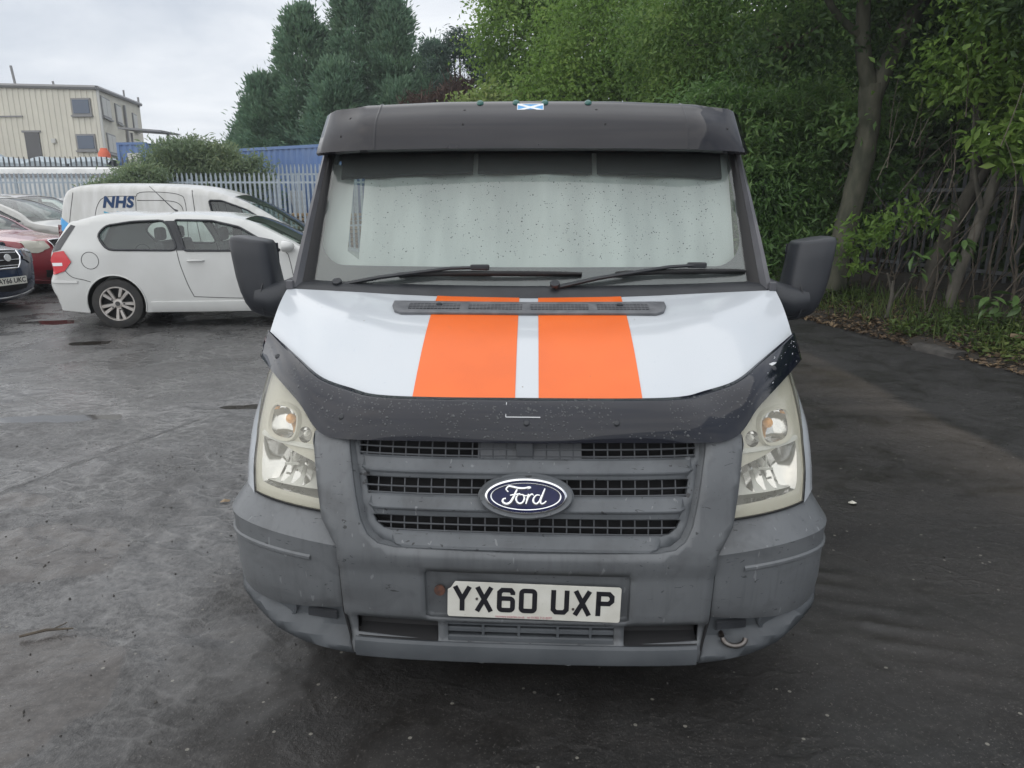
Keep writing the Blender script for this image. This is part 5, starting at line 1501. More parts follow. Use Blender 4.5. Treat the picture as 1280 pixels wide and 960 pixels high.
# ---- cars at the left edge, noses to the right --------------------------------------------
def nose_car(name, x, y, h, L, W, H, paint, label, wr=.32, nose=.66, bz=.98, scr0=1.0, scr1=1.85, group='cars parked in a row at the left', plate_txt=None, style='slats', lampm=None):
    r_ = place(name, x, y, h, label, 'car', group)
    k = Car(r_, L, W, hatch_top(L, H, nose, bz, scr0, scr1), (.80, L - .92), wr, bz + .02, paint, tumble=.38, taper=.20, sill=.22, cell=.06, endc=.26, pw=4.5)
    P1 = [(L - scr0 - .16, bz + .03), (L - scr1 - .05, H - .11), (L * .45, H - .085), (L * .44, bz + .03)]
    P2 = [(L * .42, bz + .03), (L * .43, H - .085), (1.05, H - .13), (.72, bz + .18), (.78, bz + .05)]
    k.side_panel([P1, P2]); k.window(P1, 'front_window', M['car_glass'], .012); k.window(P2, 'rear_window_side', M['dark_glass'], .012)
    fn = k.find(L - .05, nose + .09, 0, .3); f0 = k.find(L - scr0, bz, 0, .5); f1 = k.find(L - scr1 - .05, H - .06, .2, .6); f2 = k.find(.62, H - .07, .5, .9); f3 = k.find(.24, bz + .08, .6)
    k.strip('front_bumper', 0, fn); k.strip('bonnet', fn, f0); k.glazed_strip('windscreen', f0, f1); k.strip('roof', f1, f2); k.strip('rear_window', f2, f3, M['dark_glass']); k.strip('tailgate', f3, 1)
    k.wheels(8); k.floor(); k.seats((L - 2.2,)); k.mirror(L - scr0 - .45, bz + .06); k.handle(L * .46, bz - .14)
    k.seam([(L * .44, bz + .02), (L * .445, .6), (L * .45, .33)]); k.seam([(L - scr0 - .12, bz), (L - scr0 - .08, .6), (L - scr0 - .2, .33)])
    k.nose = (0, fn + .04)
    zt = nose + .06
    gz0, gz1 = nose - .13, nose + .055
    # grille with chrome surround and bars
    GP = [(-.40, gz1), (.40, gz1), (.36, (gz0 + gz1) / 2), (.24, gz0), (-.24, gz0), (-.36, (gz0 + gz1) / 2)]
    g = k.edge_patch('grille', GP, M['void'], .004)
    mb = MB(); lp = resample(GP, .05); mb.tube([k.nose_pt(a, b, .010) for a, b in lp] + [k.nose_pt(*lp[0], .010)], .013, 6, caps=False); mb.build('grille_surround', M['chrome'], g, smooth=60)
    for zz in np.linspace(gz0 + .04, gz1 - .035, 3 if style == 'slats' else 1):
        mb = MB(); wv = np.interp(zz, [gz0, (gz0 + gz1) / 2, gz1], [.24, .36, .40])
        mb.tube([k.nose_pt(t, zz, .010) for t in np.linspace(-wv, wv, 12)], .008 if style == 'slats' else .022, 6); mb.build('grille_slat', M['chrome'], g, smooth=60)
    mb = MB(); mb.disc(k.nose_pt(0, gz1 - .06, .02), (1, 0, .15), .055, 18, .012); mb.build('front_badge', M['chrome'], g, bevel=.003)
    for sg in (-1, 1):
        HLp = [(sg * .47, nose - .03), (sg * .50, nose + .05), (sg * .80, nose + .095), (sg * .99, nose + .10), (sg * .99, nose - .07), (sg * .76, nose - .09)]
        k.edge_patch('headlight', HLp, lampm or M['lamp_body'], .016, .03)
        # the lamp runs on round the flank
        mb = patch(k.side(sg, .028), [(L - .16, nose - .05), (L - .18, nose + .03), (L - .36, nose + .09), (L - .66, nose + .12), (L - .44, nose + .01), (L - .26, nose - .05)], (), .04)
        o = mb.build('headlight', lampm or M['lamp_body'], r_, smooth=60)
        mb = MB(); mb.disc(k.side(sg, .010)(L - .27, nose + .07), (.5, sg, .1), .05, 14, .008); mb.build('headlight_bulb', M['reflector'], o)
    k.edge_patch('lower_intake', [(-.62, .44), (.62, .44), (.55, .33), (-.55, .33)], M['void'], .004)
    mb = MB(); mb.tube([k.nose_pt(t, .285, .012) for t in np.linspace(-.95, .95, 20)], .014, 6); mb.build('bumper_trim', M['chrome'] if style == 'slats' else paint, r_, smooth=60)
    pl = empty('number_plate', k.nose_pt(0, .475, .035)); pl.parent = r_; pl.rotation_euler = (R(90), 0, R(90))
    slab(rrect(.50, .11, .006), -.006, 0).build('plate_face', M['plate'], pl)
    if plate_txt:
        text_mb(plate_txt, .10, .0006, 0, .002, 1.0).build('plate_lettering', M['ink'], pl, xf=lambda q: Vector((q.x, q.y, q.z + .0015)))
    return k
# nose position given; tail lies behind along the heading
def nose_at(nx, ny, h, L): return nx - L * math.cos(h), ny - L * math.sin(h)
h = R(-12)
nose_car('saloon_car', *nose_at(-7.58, 10.62, h, 4.7), h, 4.7, 1.84, 1.46, M['navy'], 'navy blue car with chrome barred grille, nearest of the row at the left edge', plate_txt='AY66 UKC', lampm=M['dim_lamp'], nose=.76, bz=.97)
h = R(-7)
nose_car('hatchback', *nose_at(-8.30, 13.2, h, 4.3), h, 4.3, 1.78, 1.52, M['red'], 'dark red car with cream clouded headlights behind the navy car', nose=.80, bz=1.04, style='bar', plate_txt='WR59 YDK')
h = R(-5)
nose_car('people_carrier', *nose_at(-8.9, 15.9, h, 4.4), h, 4.4, 1.78, 1.68, M['silver'], 'pale silver car with dusty bonnet between the dark red car and the charcoal car', nose=.84, bz=1.16, scr0=.95, scr1=1.95, style='bar')
h = R(-10)
nose_car('estate_car', *nose_at(-10.2, 18.7, h, 4.6), h, 4.6, 1.8, 1.74, M['charcoal'], 'charcoal car with chrome trim round its windows behind the silver car', nose=.82, bz=1.15, scr0=1.0, scr1=2.0)
h = R(-2)
nose_car('hatchback', *nose_at(-10.7, 21.0, h, 4.4), h, 4.4, 1.8, 1.66, M['white_car'], 'white car furthest back in the row, beside the grey palings', nose=.78, bz=1.05, style='bar')
h = R(-8)
nose_car('hatchback', *nose_at(-3.7, 14.7, h, 4.2), h, 4.2, 1.75, 1.60, M['bluegrey'], 'blue grey car showing over the windscreen of the white panel van', group=None, nose=.70, bz=1.0, style='bar')
# ------------------------------------------------------------------ yard boundary, building, containers
def copies(proto, n):
    """further objects sharing the mesh of proto"""
    return proto
def paling_mesh(name, h, wd, mat):
    """one W-section palisade pale with a split, pointed head"""
    mb = MB()
    prof_ = [(-wd / 2, 0), (-wd * .22, -.022), (0, -.006), (wd * .22, -.022), (wd / 2, 0)]
    rows_ = [[(x, y, z) for x, y in prof_] for z in (0.02, h - .14)]
    rows_.append([(x * .55, y, h - .03 + (.03 if abs(x) > 0 and abs(x) < wd * .4 else 0)) for x, y in prof_])
    mb.loft(rows_)
    o = mb.build(name, mat, None, solid=None); COL.objects.unlink(o)
    return o.data
def palisade(name, A, B, h, pitch, wd, mat, label, rails=(.35, .88), post_every=18, jitter=.0, lean=0.0, skip=()):
    A = Vector((*A, 0)); B = Vector((*B, 0)); d = B - A; L = d.length; ang = math.atan2(d.y, d.x)
    root = empty(name, A, ang, label, 'fence')
    me = paling_mesh('paling', h, wd, mat)
    n = int(L / pitch)
    for i in range(min(n, 300)):
        o = bpy.data.objects.new('paling', me); link(o, root)
        o.location = (i * pitch, -.03, random.uniform(-jitter, jitter)); o.rotation_euler = (random.gauss(0, jitter * .25), random.gauss(0, jitter * .5) + lean, 0)
    for f in rails:
        mb = MB(); mb.box((L / 2, 0, h * f), (L, .045, .055)); mb.build('rail', mat, root)
    pm = None
    for i in range(int(L / 2.75) + 1):
        mb = MB(); mb.box((i * 2.75, .06, h * .46), (.06, .09, h * .92)); mb.build('post', mat, root)
    return root
palisade('palisade_fence', (-21.0, 23.4), (3.0, 22.9), 2.45, .150, .070, M['pale_fence'], 'pale grey steel palisade fence right behind the parked cars')
palisade('palisade_fence', (-28.0, 29.0), (-13.2, 28.6), 3.25, .20, .075, M['dark_fence'], 'darker palisade fence in front of the cream building, beyond the long white roof')
palisade('palisade_fence', (-11.2, 26.0), (-5.0, 24.6), 2.80, .150, .060, M['pale_fence'], 'second run of grey palings standing before the long blue container')

# long white trailer between the two fences
tr = empty('trailer', (-17.0, 25.4, 0), 0, 'long white roofed trailer lying between the two palisade fences', 'trailer')
mb = MB()
mb.loft([[(x, y, z) for x in np.linspace(-6.5, 5.0, 24)] for y, z in ((-1.2, 1.0), (-1.2, 2.48), (-1.15, 2.60), (-1.0, 2.66), (0, 2.70), (1.0, 2.66), (1.2, 2.5), (1.2, 1.0))])
mb.build('trailer_body', M['white_roof'], tr, smooth=30)
mb = MB(); mb.box((-.75, -1.235, 2.40), (11.5, .05, .10)); mb.build('side_rail', M['clad_trim'], tr)
for x in (-4.5, -3.3, 2.4, 3.5):
    mb = MB(); mb.lathe((x, -1.1, .5), (0, -1, 0), ((.2, 0), (.5, 0), (.5, .2), (.2, .2)), 20); mb.build('wheel', M['tyre'], tr)

# cream clad industrial building
BC = (-20.55, 38.0)
bd = empty('industrial_building', (BC[0], BC[1], 0), 0, 'two storey cream clad industrial building with dark windows at the far left', 'building')
Hc, Hl = 7.02, 7.25
def ribs(P0, P1, z0, z1a, z1b, pitch=.30, dep=.035):
    """trapezoid-ribbed sheeting between two ground points; top follows z1a -> z1b"""
    P0 = Vector(P0); P1 = Vector(P1); d = P1 - P0; L = d.length; d.normalize(); nrm = Vector((d.y, -d.x))
    xs_, of = [], []
    s_ = 0
    while s_ < L:
        for a, o_ in ((0, 0), (.55, 0), (.65, 1), (.9, 1)):
            if s_ + a * pitch <= L: xs_.append(s_ + a * pitch); of.append(o_ * dep)
        s_ += pitch
    xs_.append(L); of.append(0)
    lo, hi = [], []
    for a, o_ in zip(xs_, of):
        p = P0 + d * a + nrm * o_; zt = z1a + (z1b - z1a) * a / L
        lo.append((p.x, p.y, z0)); hi.append((p.x, p.y, zt))
    mb = MB(); mb.loft([lo, hi]); return mb
W0, W1 = (-16.0, 1.4), (0.0, 0.0)
ribs(W0, W1, 0, Hl + .3, Hc).build('cladding', M['clad'], bd)
S1 = (-.4, 12.5)
S1 = (-3.1, 10.6)
ribs(W1, S1, 0, Hc, 7.55).build('cladding', M['clad'], bd)
ribs(S1, (-16, 12.5), 0, 7.5, 7.5).build('cladding', M['clad'], bd)
ribs((-16, 12.5), W0, 0, 7.5, 7.5).build('cladding', M['clad'], bd)
def along(P, Q, a, off):
    P = Vector(P); Q = Vector(Q); d = (Q - P).normalized(); nrm = Vector((d.y, -d.x)); r = P + d * a + nrm * off
    return r, math.atan2(d.y, d.x)
def fbox(P, Q, a, w_, z0, z1, off, dep, name, mat, parent):
    r, an = along(P, Q, a + w_ / 2, off)
    mb = MB(); mb.box((r.x, r.y, (z0 + z1) / 2), (w_, dep, z1 - z0), Matrix.Rotation(an, 3, 'Z')); return mb.build(name, mat, parent)
def bwin(P, Q, a, w_, z0, z1, panes=1, blind=False):
    fr = fbox(P, Q, a, w_, z0, z1, .05, .06, 'window', M['clad_trim'], bd)
    pw = (w_ - .08 * (panes + 1)) / panes
    for k in range(panes):
        fbox(P, Q, a + .08 + k * (pw + .08), pw, z0 + .08, z1 - .08, .09, .03, 'pane', M['blind'] if blind else M['slate_win'], fr)
    fbox(P, Q, a - .05, w_ + .10, z0 - .08, z0 - .003, .10, .12, 'sill', M['clad_trim'], fr)
LW = math.hypot(16.0, 1.4)
bwin(W0, W1, LW - 1.32, 1.00, 5.75, 6.55)
bwin(W0, W1, LW - 1.32, 1.00, 4.08, 4.86)
bwin(W1, S1, .55, 1.9, 5.75, 6.75, 2, True); bwin(W1, S1, 3.7, 1.3, 5.75, 6.75, 1, True); bwin(W1, S1, 8.2, 1.2, 5.75, 6.75, 1, True)
bwin(W1, S1, .85, 1.9, 4.0, 5.0, 2, True)
fbox(W0, W1, LW - 4.05, .78, 2.2, 4.95, .05, .06, 'door', M['frit'], bd); fbox(W0, W1, LW - 4.15, .98, 4.954, 5.05, .07, .10, 'door_lintel', M['clad_trim'], bd)
fbox(W0, W1, LW - 2.62, .2, 4.45, 4.65, .08, .12, 'wall_box', M['blind'], bd); fbox(W1, S1, 5.8, .22, 3.4, 6.9, .10, .10, 'downpipe', M['clad_trim'], bd)
fbox(W0, W1, LW - 7.0, 3.0, 5.70, 5.76, .06, .05, 'pipe', M['clad_trim'], bd)
fbox(W1, S1, .0, .16, 0, Hc, .06, .1, 'corner_trim', M['blind'], bd)
mb = MB(); mb.add([(*W0, Hl + .32), (*W1, Hc + .03), (*S1, 7.58), (-16, 12.5, 7.5)], [(0, 1, 2, 3)]); mb.build('roof', M['clad_trim'], bd)
for P, Q, za, zb_ in ((W0, W1, Hl + .30, Hc), (W1, S1, Hc + .0, 7.55)):
    P3 = Vector((*along(P, Q, -.05, .08)[0], za)); Q3 = Vector((*along(P, Q, (Vector(Q) - Vector(P)).length + .1, .08)[0], zb_))
    mb = MB(); mb.tube([P3, Q3], .11, 6); mb.build('eaves_trim', M['clad_trim'], bd)
mb = MB(); mb.tube([(-4.35, .7, 7.1), (-4.45, .7, 8.15)], .06, 8); mb.build('flue', M['clad_trim'], bd)
mb = MB(); mb.tube([(-2.3, .5, 7.1), (-2.35, .5, 7.4)], .05, 6); mb.build('vent_cowl', M['clad_trim'], bd)
mb = MB(); mb.tube([(*along(W1, S1, 6.2, .1)[0], 7.2), (*along(W1, S1, 6.2, .1)[0], 7.75)], .05, 6); mb.tube([(*along(W1, S1, 10.4, .1)[0], 7.3), (*along(W1, S1, 10.4, .1)[0], 7.9)], .06, 6); mb.build('gutter_bracket', M['clad_trim'], bd)
# covered stock and an orange tank by the wall
gs = empty('sheeted_stack', (-20.8, 33.2, 0), 0, 'long stack under grey sheeting at the foot of the cream building', 'stack')
mb = MB(); rows_ = []
for x in np.linspace(-3.0, 3.4, 26):
    rows_.append([(x, y, z + .05 * math.sin(x * 3.1) * (z > 3) + .03 * math.sin(x * 7)) for y, z in ((-.9, 1.6), (-.85, 3.22), (-.5, 3.42), (.5, 3.42), (.9, 1.6))])
mb.loft(rows_); mb.build('sheeting', M['grey_sheet'], gs, smooth=40)
mb = MB(); mb.lathe((-2.3, -.2, 3.3), (0, 0, 1), ((.9, 0), (.8, .2), (.45, .42), (.0, .5)), 14); mb.build('sheeting_hump', M['grey_sheet'], gs, smooth=50)
td = empty('tank', (-18.7, 34.6, 0), 0, 'small orange tank between the sheeted stack and the building', 'tank')
mb = MB(); mb.lathe((0, 0, 0), (0, 0, 1), ((.24, 0), (.26, 3.0), (.26, 3.72), (.18, 3.84), (.14, 3.95), (0, 3.96)), 16); mb.build('tank_body', M['orange_drum'], td, smooth=40)

def container(name, A, B, z0, z1, dep, label, lift_lab=None):
    A = Vector((*A, 0)); B = Vector((*B, 0)); d = B - A; L = d.length; an = math.atan2(d.y, d.x)
    root = empty(name, A, an, label, 'container')
    xs_, of = [], []; s_ = .12
    while s_ < L - .12:
        for a, o_ in ((0, 0), (.07, .04), (.14, .04), (.21, 0)):
            xs_.append(min(s_ + a, L - .12)); of.append(o_)
        s_ += .28
    lo = [(x, o_, z0 + .12) for x, o_ in zip(xs_, of)]; hi = [(x, o_, z1 - .08) for x, o_ in zip(xs_, of)]
    mb = MB(); mb.loft([lo, hi]); mb.build('side_panel', M['container_blue'], root)
    mb = MB(); mb.loft([[(x, dep - y, z) for x, y, z in lo], [(x, dep - y, z) for x, y, z in hi]]); mb.build('side_panel', M['container_blue'], root)
    for x in (.06, L - .06):
        for y in (0.03, dep):
            mb = MB(); mb.box((x, y, (z0 + z1) / 2), (.12, .12, z1 - z0)); mb.build('corner_post', M['container_blue'], root)
    for z in (z0 + .07, z1 - .05):
        for y in (.03, dep):
            mb = MB(); mb.box((L / 2, y, z), (L - .244, .10, .10)); mb.build('rail', M['container_blue'], root)
    mb = MB(); mb.box((L / 2, dep / 2, z1 - .03), (L - .3, dep - .12, .03)); mb.build('roof', M['container_blue'], root)
    for x in (.03, L - .03):
        mb = MB(); mb.box((x, dep / 2, (z0 + z1) / 2), (.04, dep - .14, z1 - z0 - .22)); mb.build('end_panel', M['container_blue'], root)
    return root
container('shipping_container', (-10.1, 27.6), (-5.6, 24.9), .3, 3.45, 2.4, 'long blue shipping container between the bushes and the conifers')
k2 = container('shipping_container', (-17.4, 33.3), (-16.0, 33.1), 1.2, 4.10, 2.4, 'blue container with a pale notice beside the cream building')
mb = MB(); mb.box((.80, -.03, 3.25), (.62, .04, .8)); mb.build('notice_board', M['blind'], k2)
sh = empty('lean_to', (-17.6, 36.5, 0), 0, 'low dark canopy roof beyond the blue container', 'canopy')
mb = MB(); mb.box((.2, 0, 4.85), (2.0, 2, .08), Matrix.Rotation(R(4), 3, 'Y')); mb.build('canopy_roof', M['clad_trim'], sh)
for x in (-.7, 1.05):
    mb = MB(); mb.tube([(x, 0, 0), (x, 0, 4.78)], .06, 6); mb.build('canopy_post', M['clad_trim'], sh)
# clutter glimpsed through the palings
gb = empty('meter_box', (-9.3, 24.3, 0), 0, 'small brown box on a post showing over the grey palings', 'box')
mb = MB(); mb.box((0, 0, 2.32), (.42, .25, .52)); mb.build('box_body', M['wood'], gb, bevel=.01); mb = MB(); mb.box((0, 0, 2.595), (.50, .32, .03)); mb.build('box_lid', M['paper'], gb); mb = MB(); mb.box((0, .1, 1.02), (.1, .1, 2.05)); mb.build('post', M['wood'], gb)
ps = empty('board_stack', (-6.3, 24.5, 0), R(-5), 'tan stack of boards behind the palings near the conifers', 'stack')
for k in range(9):
    mb = MB(); mb.box((random.uniform(-.1, .1), 0, .12 + k * .13), (2.6, 1.1, .085)); mb.build('board', M['tan'] if k % 3 else M['wood'], ps)
sk = empty('skip_bin', (-6.7, 25.2 + 1.2, 0), R(-5), 'white bin with dark flap standing behind the board stack', 'bin')
mb = MB(); mb.loft([[(-.8, -.5, .9), (.8, -.5, .9), (.8, .5, .9), (-.8, .5, .9)], [(-1.05, -.6, 1.95), (1.05, -.6, 1.95), (1.05, .6, 1.95), (-1.05, .6, 1.95)]], closed=True, caps=True); mb.build('bin_body', M['white_roof'], sk); mb = MB(); mb.box((.25, -.6, 1.55), (.6, .06, .5)); mb.build('bin_flap', M['black'], sk); mb = MB(); mb.box((0, 0, .45), (1.2, .8, .9)); mb.build('bin_base', M['wood'], sk)

# ------------------------------------------------------------------ vegetation
def unit(n):
    v = rng.normal(size=(n, 3)); return v / np.linalg.norm(v, axis=1, keepdims=True)
def leaves(C, D, Nn, ln, wd, fold=.25):
    """a mesh of pointed leaves: centres C, directions D, normals Nn (N,3); ln, wd arrays"""
    S = np.cross(D, Nn); S /= np.linalg.norm(S, axis=1, keepdims=True) + 1e-9
    U = np.cross(S, D)
    ln = ln[:, None]; wd = wd[:, None]
    base = C - D * ln * .5; tip = C + D * ln * .5 - U * ln * .12
    l = C - D * ln * .06 + S * wd * .5 + U * wd * fold; r = C - D * ln * .06 - S * wd * .5 + U * wd * fold
    V = np.stack([base, l, tip, r], axis=1).reshape(-1, 3)
    i = np.arange(len(C)) * 4
    F_ = np.concatenate([np.stack([i, i + 1, i + 2], 1), np.stack([i, i + 2, i + 3], 1)])
    return V, F_
def crown_points(blobs, n, clump=.28, per=26, shell=.75):
    """leaf centres gathered in clumps over a set of ellipsoid masses; also returns the outward direction"""
    vol = np.array([b[1][0] * b[1][1] * b[1][2] for b in blobs]) ** .67; vol /= vol.sum()
    Cs, Os = [], []
    for b, v in zip(blobs, vol):
        k = max(3, int(n * v / per))
        u = unit(k); rad = rng.uniform(shell * .75, 1.06, k) ** 1.0
        cc = np.array(b[0]) + u * rad[:, None] * np.array(b[1])
        m = rng.integers(int(per * .5), int(per * 1.5), k)
        idx = np.repeat(np.arange(k), m)
        size = rng.uniform(.5, 1.4, k)[idx][:, None] * clump
        p = cc[idx] + rng.normal(size=(len(idx), 3)) * size * np.array([1, 1, .55])
        Cs.append(p); Os.append(u[idx])
    return np.concatenate(Cs), np.concatenate(Os)
def foliage(name, blobs, n, ln, wd, mat, parent, clump=.28, per=26, droop=.25, shell=.75, up=.5):
    C, O = crown_points(blobs, n, clump, per, shell)
    N_ = len(C)
    D = O * .6 + rng.normal(size=(N_, 3)) * .7 + np.array([0, 0, -droop]); D /= np.linalg.norm(D, axis=1, keepdims=True)
    Nn = O * .5 + rng.normal(size=(N_, 3)) * .45 + np.array([0, 0, up]); Nn /= np.linalg.norm(Nn, axis=1, keepdims=True)
    s_ = rng.uniform(.45, 1.5, N_)
    V, F_ = leaves(C, D, Nn, ln * s_, wd * s_)
    return np_obj(name, V, F_, mat, parent)
def limb(mb, a, b, r0, r1, wob=.12, n=7, seg=7):
    a = Vector(a); b = Vector(b); d = (b - a); L = d.length
    P = []
    o = Vector((random.uniform(-1, 1), random.uniform(-1, 1), random.uniform(-.4, .4))) * wob * L
    for t in np.linspace(0, 1, n):
        P.append(a + d * t + o * math.sin(PI * t) + Vector((random.gauss(0, 1), random.gauss(0, 1), 0)) * .012 * L * (0 < t < 1))
    mb.tube(P, [r0 + (r1 - r0) * t for t in np.linspace(0, 1, n)], seg)
    return P
M['leaf_dark'] = leaf_mat('leaf_dark', (.045, .085, .032), (.080, .150, .048), (.155, .235, .070), .42)
M['leaf_mid'] = leaf_mat('leaf_mid', (.100, .180, .040), (.185, .315, .065), (.295, .410, .100), .5)
M['leaf_belt'] = leaf_mat('leaf_belt', (.070, .135, .036), (.130, .235, .056), (.225, .33, .085), .48)
M['leaf_light'] = leaf_mat('leaf_light', (.13, .20, .055), (.22, .31, .09), (.34, .38, .14), .45)
M['leaf_shrub'] = leaf_mat('leaf_shrub', (.080, .165, .052), (.145, .265, .078), (.235, .34, .105), .45, .38)
M['leaf_bush'] = leaf_mat('leaf_grey_green', (.14, .20, .12), (.21, .285, .16), (.31, .36, .18), .45)
M['conifer'] = leaf_mat('conifer_spray', (.105, .190, .128), (.160, .268, .170), (.225, .335, .195), .45, .6, .7)
M['pine'] = leaf_mat('pine_needles', (.06, .105, .085), (.09, .145, .115), (.12, .18, .13), .3, .6)
M['dead'] = leaf_mat('dead_twigs', (.075, .045, .038), (.12, .075, .06), (.15, .10, .08), .1, .8)
M['weed'] = leaf_mat('weed_leaf', (.05, .09, .025), (.10, .155, .04), (.19, .22, .07), .35)
M['litter'] = leaf_mat('dead_leaf_litter', (.05, .035, .022), (.11, .075, .045), (.26, .19, .11), .05, .8)

def broadleaf(name, base, trunk_top, blobs, n, ln, wd, mat, label, r0=.18, cat='tree', group=None, bark='bark', clump=.30, extra=(), droop=.25, per=26, shell=.75):
    root = empty(name, (*base, 0), 0, label, cat, group)
    B = Vector((*base, 0))
    loc = [((b[0][0] - base[0], b[0][1] - base[1], b[0][2]), b[1]) for b in blobs]
    mb = MB(); tt = Vector((trunk_top[0] - base[0], trunk_top[1] - base[1], trunk_top[2]))
    P = limb(mb, (0, 0, -.05), tt, r0, r0 * .6, .05, 9, 10)
    mb.build('trunk', M[bark], root, smooth=60)
    mb = MB()
    for c_, rd in loc:
        limb(mb, tt if random.random() < .5 else P[-2 - random.randint(0, 2)], c_, r0 * .42, r0 * .10, .10, 8, 6)
        for k in range(3):
            u = unit(1)[0]; limb(mb, Vector(c_) * 1.0, Vector(c_) + Vector(u * np.array(rd) * .85), r0 * .10, r0 * .03, .12, 5, 4)
    mb.build('limbs', M[bark], root, smooth=60)
    foliage('crown', loc, n, ln, wd, mat, root, clump, per, droop, shell)
    return root
def conifer(name, base, h_, r_, label, n=26000, group=None, ln=.22):
    """leyland-type cypress: plumes of spray rising on a broad cone"""
    root = empty(name, (*base, 0), 0, label, 'tree', group)
    mb = MB(); mb.tube([(0, 0, -.05), (.05, 0, h_ * .5), (0, .03, h_ * .95)], [.20, .11, .02], 8); mb.build('trunk', M['bark'], root, smooth=60)
    np_ = int(n * 1.45 / 110)
    tz = rng.uniform(.03, 1, np_) ** 1.25
    ang = rng.uniform(0, 2 * PI, np_)
    rr = r_ * (1 - tz) ** .62 * (.70 + .48 * rng.random(np_)) * (.86 + .22 * np.sin(ang * 3 + tz * 9)) + .12
    Cs, Ds, Ns, Ls = [], [], [], []
    for t, a, q in zip(tz, ang, rr):
        tip = np.array([math.cos(a) * q, math.sin(a) * q, h_ * t + .45 * (.4 + .6 * (1 - t))])
        inn = np.array([math.cos(a) * q * .45, math.sin(a) * q * .45, h_ * t - .35])
        m = rng.integers(70, 150)
        s_ = rng.random(m) ** .65
        p = inn + (tip - inn) * s_[:, None]
        sp = (.40 * (1 - s_) + .10)[:, None] * (.6 + .7 * (1 - t))
        o = rng.normal(size=(m, 3)) * sp
        d = (tip - inn) / np.linalg.norm(tip - inn)
        D = d * 1.0 + o * 1.3 + np.array([0, 0, .05]) + rng.normal(size=(m, 3)) * .25
        Cs.append(p + o); Ds.append(D); Ns.append(rng.normal(size=(m, 3)) + np.array([0, 0, .8])); Ls.append(np.full(m, ln) * rng.uniform(.5, 1.2, m))
    C = np.concatenate(Cs); D = np.concatenate(Ds); Nn = np.concatenate(Ns); Ln = np.concatenate(Ls)
    D /= np.linalg.norm(D, axis=1, keepdims=True); Nn /= np.linalg.norm(Nn, axis=1, keepdims=True)
    V, F_ = leaves(C, D, Nn, Ln, Ln * .34, .1)
    np_obj('crown', V, F_, M['conifer'], root)
    return root

CG = 'tall conifers behind the yard'
conifer('conifer', (-6.1, 31.2), 10.6, 3.6, 'tallest dark conifer, left of the open pine, above the long blue container', 46000)
conifer('conifer', (-8.25, 30.8), 8.9, 3.0, 'tall conifer on the left shoulder of the tallest conifer', 34000)
conifer('conifer', (-9.9, 30.6), 6.3, 2.5, 'lower conifer second from the left end of the conifer group', 22000)
conifer('conifer', (-10.9, 31.4), 4.6, 2.0, 'lowest conifer at the left end of the group above the blue container', 12000)
conifer('conifer', (-6.6, 29.0), 6.6, 2.9, 'lighter green conifer standing in front of the tallest conifer', 30000)
conifer('conifer', (-4.7, 30.6), 9.3, 2.6, 'tall conifer close on the right of the tallest conifer', 26000)
conifer('conifer', (-3.1, 30.2), 7.4, 2.2, 'conifer filling the gap beside the open pine', 20000)
conifer('conifer', (-4.2, 29.0), 6.0, 2.2, 'short conifer just left of the dead shrub', 18000)
# open pine with tiered branches
pb = [((-.6, 27, 6.4), (.5, .5, .25)), ((-.4, 27, 5.6), (.5, .5, .3)), ((-2.0, 27, 6.6), (.55, .6, .22)), ((-1.35, 27, 6.2), (.5, .5, .2)), ((-2.5, 27, 6.1), (.5, .5, .2)), ((-1.9, 26.8, 7.05), (.5, .5, .2)), ((-1.2, 27.1, 6.75), (.4, .4, .18)), ((-2.2, 27.1, 5.6), (.5, .5, .18)), ((-1.0, 27, 5.7), (.4, .5, .18)), ((-2.75, 27.1, 6.75), (.4, .4, .2))]
broadleaf('pine_tree', (-1.9, 27.0), (-1.8, 27.0, 4.6), pb, 6500, .22, .035, M['pine'], 'open branched pine with sky showing through, right of the tall conifers', .16, clump=.16, per=30, droop=-.2)
db = [((-2.6, 24.6, 3.9), (.9, .8, .7)), ((-2.0, 24.5, 4.5), (.7, .7, .6)), ((-3.1, 24.8, 4.4), (.6, .6, .6)), ((-1.6, 24.6, 4.9), (.5, .5, .5))]
broadleaf('dead_shrub', (-2.4, 24.6), (-2.4, 24.6, 2.6), db, 5200, .34, .018, M['dead'], 'bare purplish brown shrub just above the sun shade of the big van', .08, 'shrub', bark='twig', clump=.25, droop=-.5)
lb = [((-1.5, 20.6, 3.6), (1.0, .8, .55)), ((-.5, 20.4, 3.9), (1.0, .8, .55)), ((-2.3, 20.8, 3.3), (.8, .7, .5)), ((.3, 20.4, 3.9), (.8, .8, .6)), ((-.9, 20.7, 3.0), (1.6, .8, .9))]
broadleaf('shrub', (-1.0, 20.6), (-1.0, 20.6, 2.2), lb, 12000, .14, .075, M['leaf_light'], 'yellow green shrub peeping over the sun shade in front of the pine', .09, 'shrub', bark='twig', clump=.18)
bb = [((-10.9, 24.3, 2.75), (1.1, .8, .75)), ((-9.6, 24.4, 2.75), (1.1, .8, .7)), ((-11.8, 24.2, 2.2), (.8, .7, .7)), ((-8.6, 24.5, 2.5), (.8, .6, .6)), ((-10.3, 24.3, 3.2), (.9, .7, .35)), ((-10.2, 24.4, 1.8), (2.0, .8, 1.0)), ((-12.3, 24.2, 1.7), (.6, .6, .6))]
broadleaf('shrub', (-10.3, 24.4), (-10.3, 24.4, 1.5), bb, 24000, .17, .04, M['leaf_bush'], 'grey green rambling shrub growing through the palings left of the blue container', .07, 'shrub', bark='twig', clump=.20, droop=-.35)
wb = [((-11.9, 22.6, 2.0), (.7, .3, .35)), ((-11.1, 22.6, 2.25), (.7, .3, .4)), ((-12.5, 22.6, 1.8), (.5, .3, .3))]
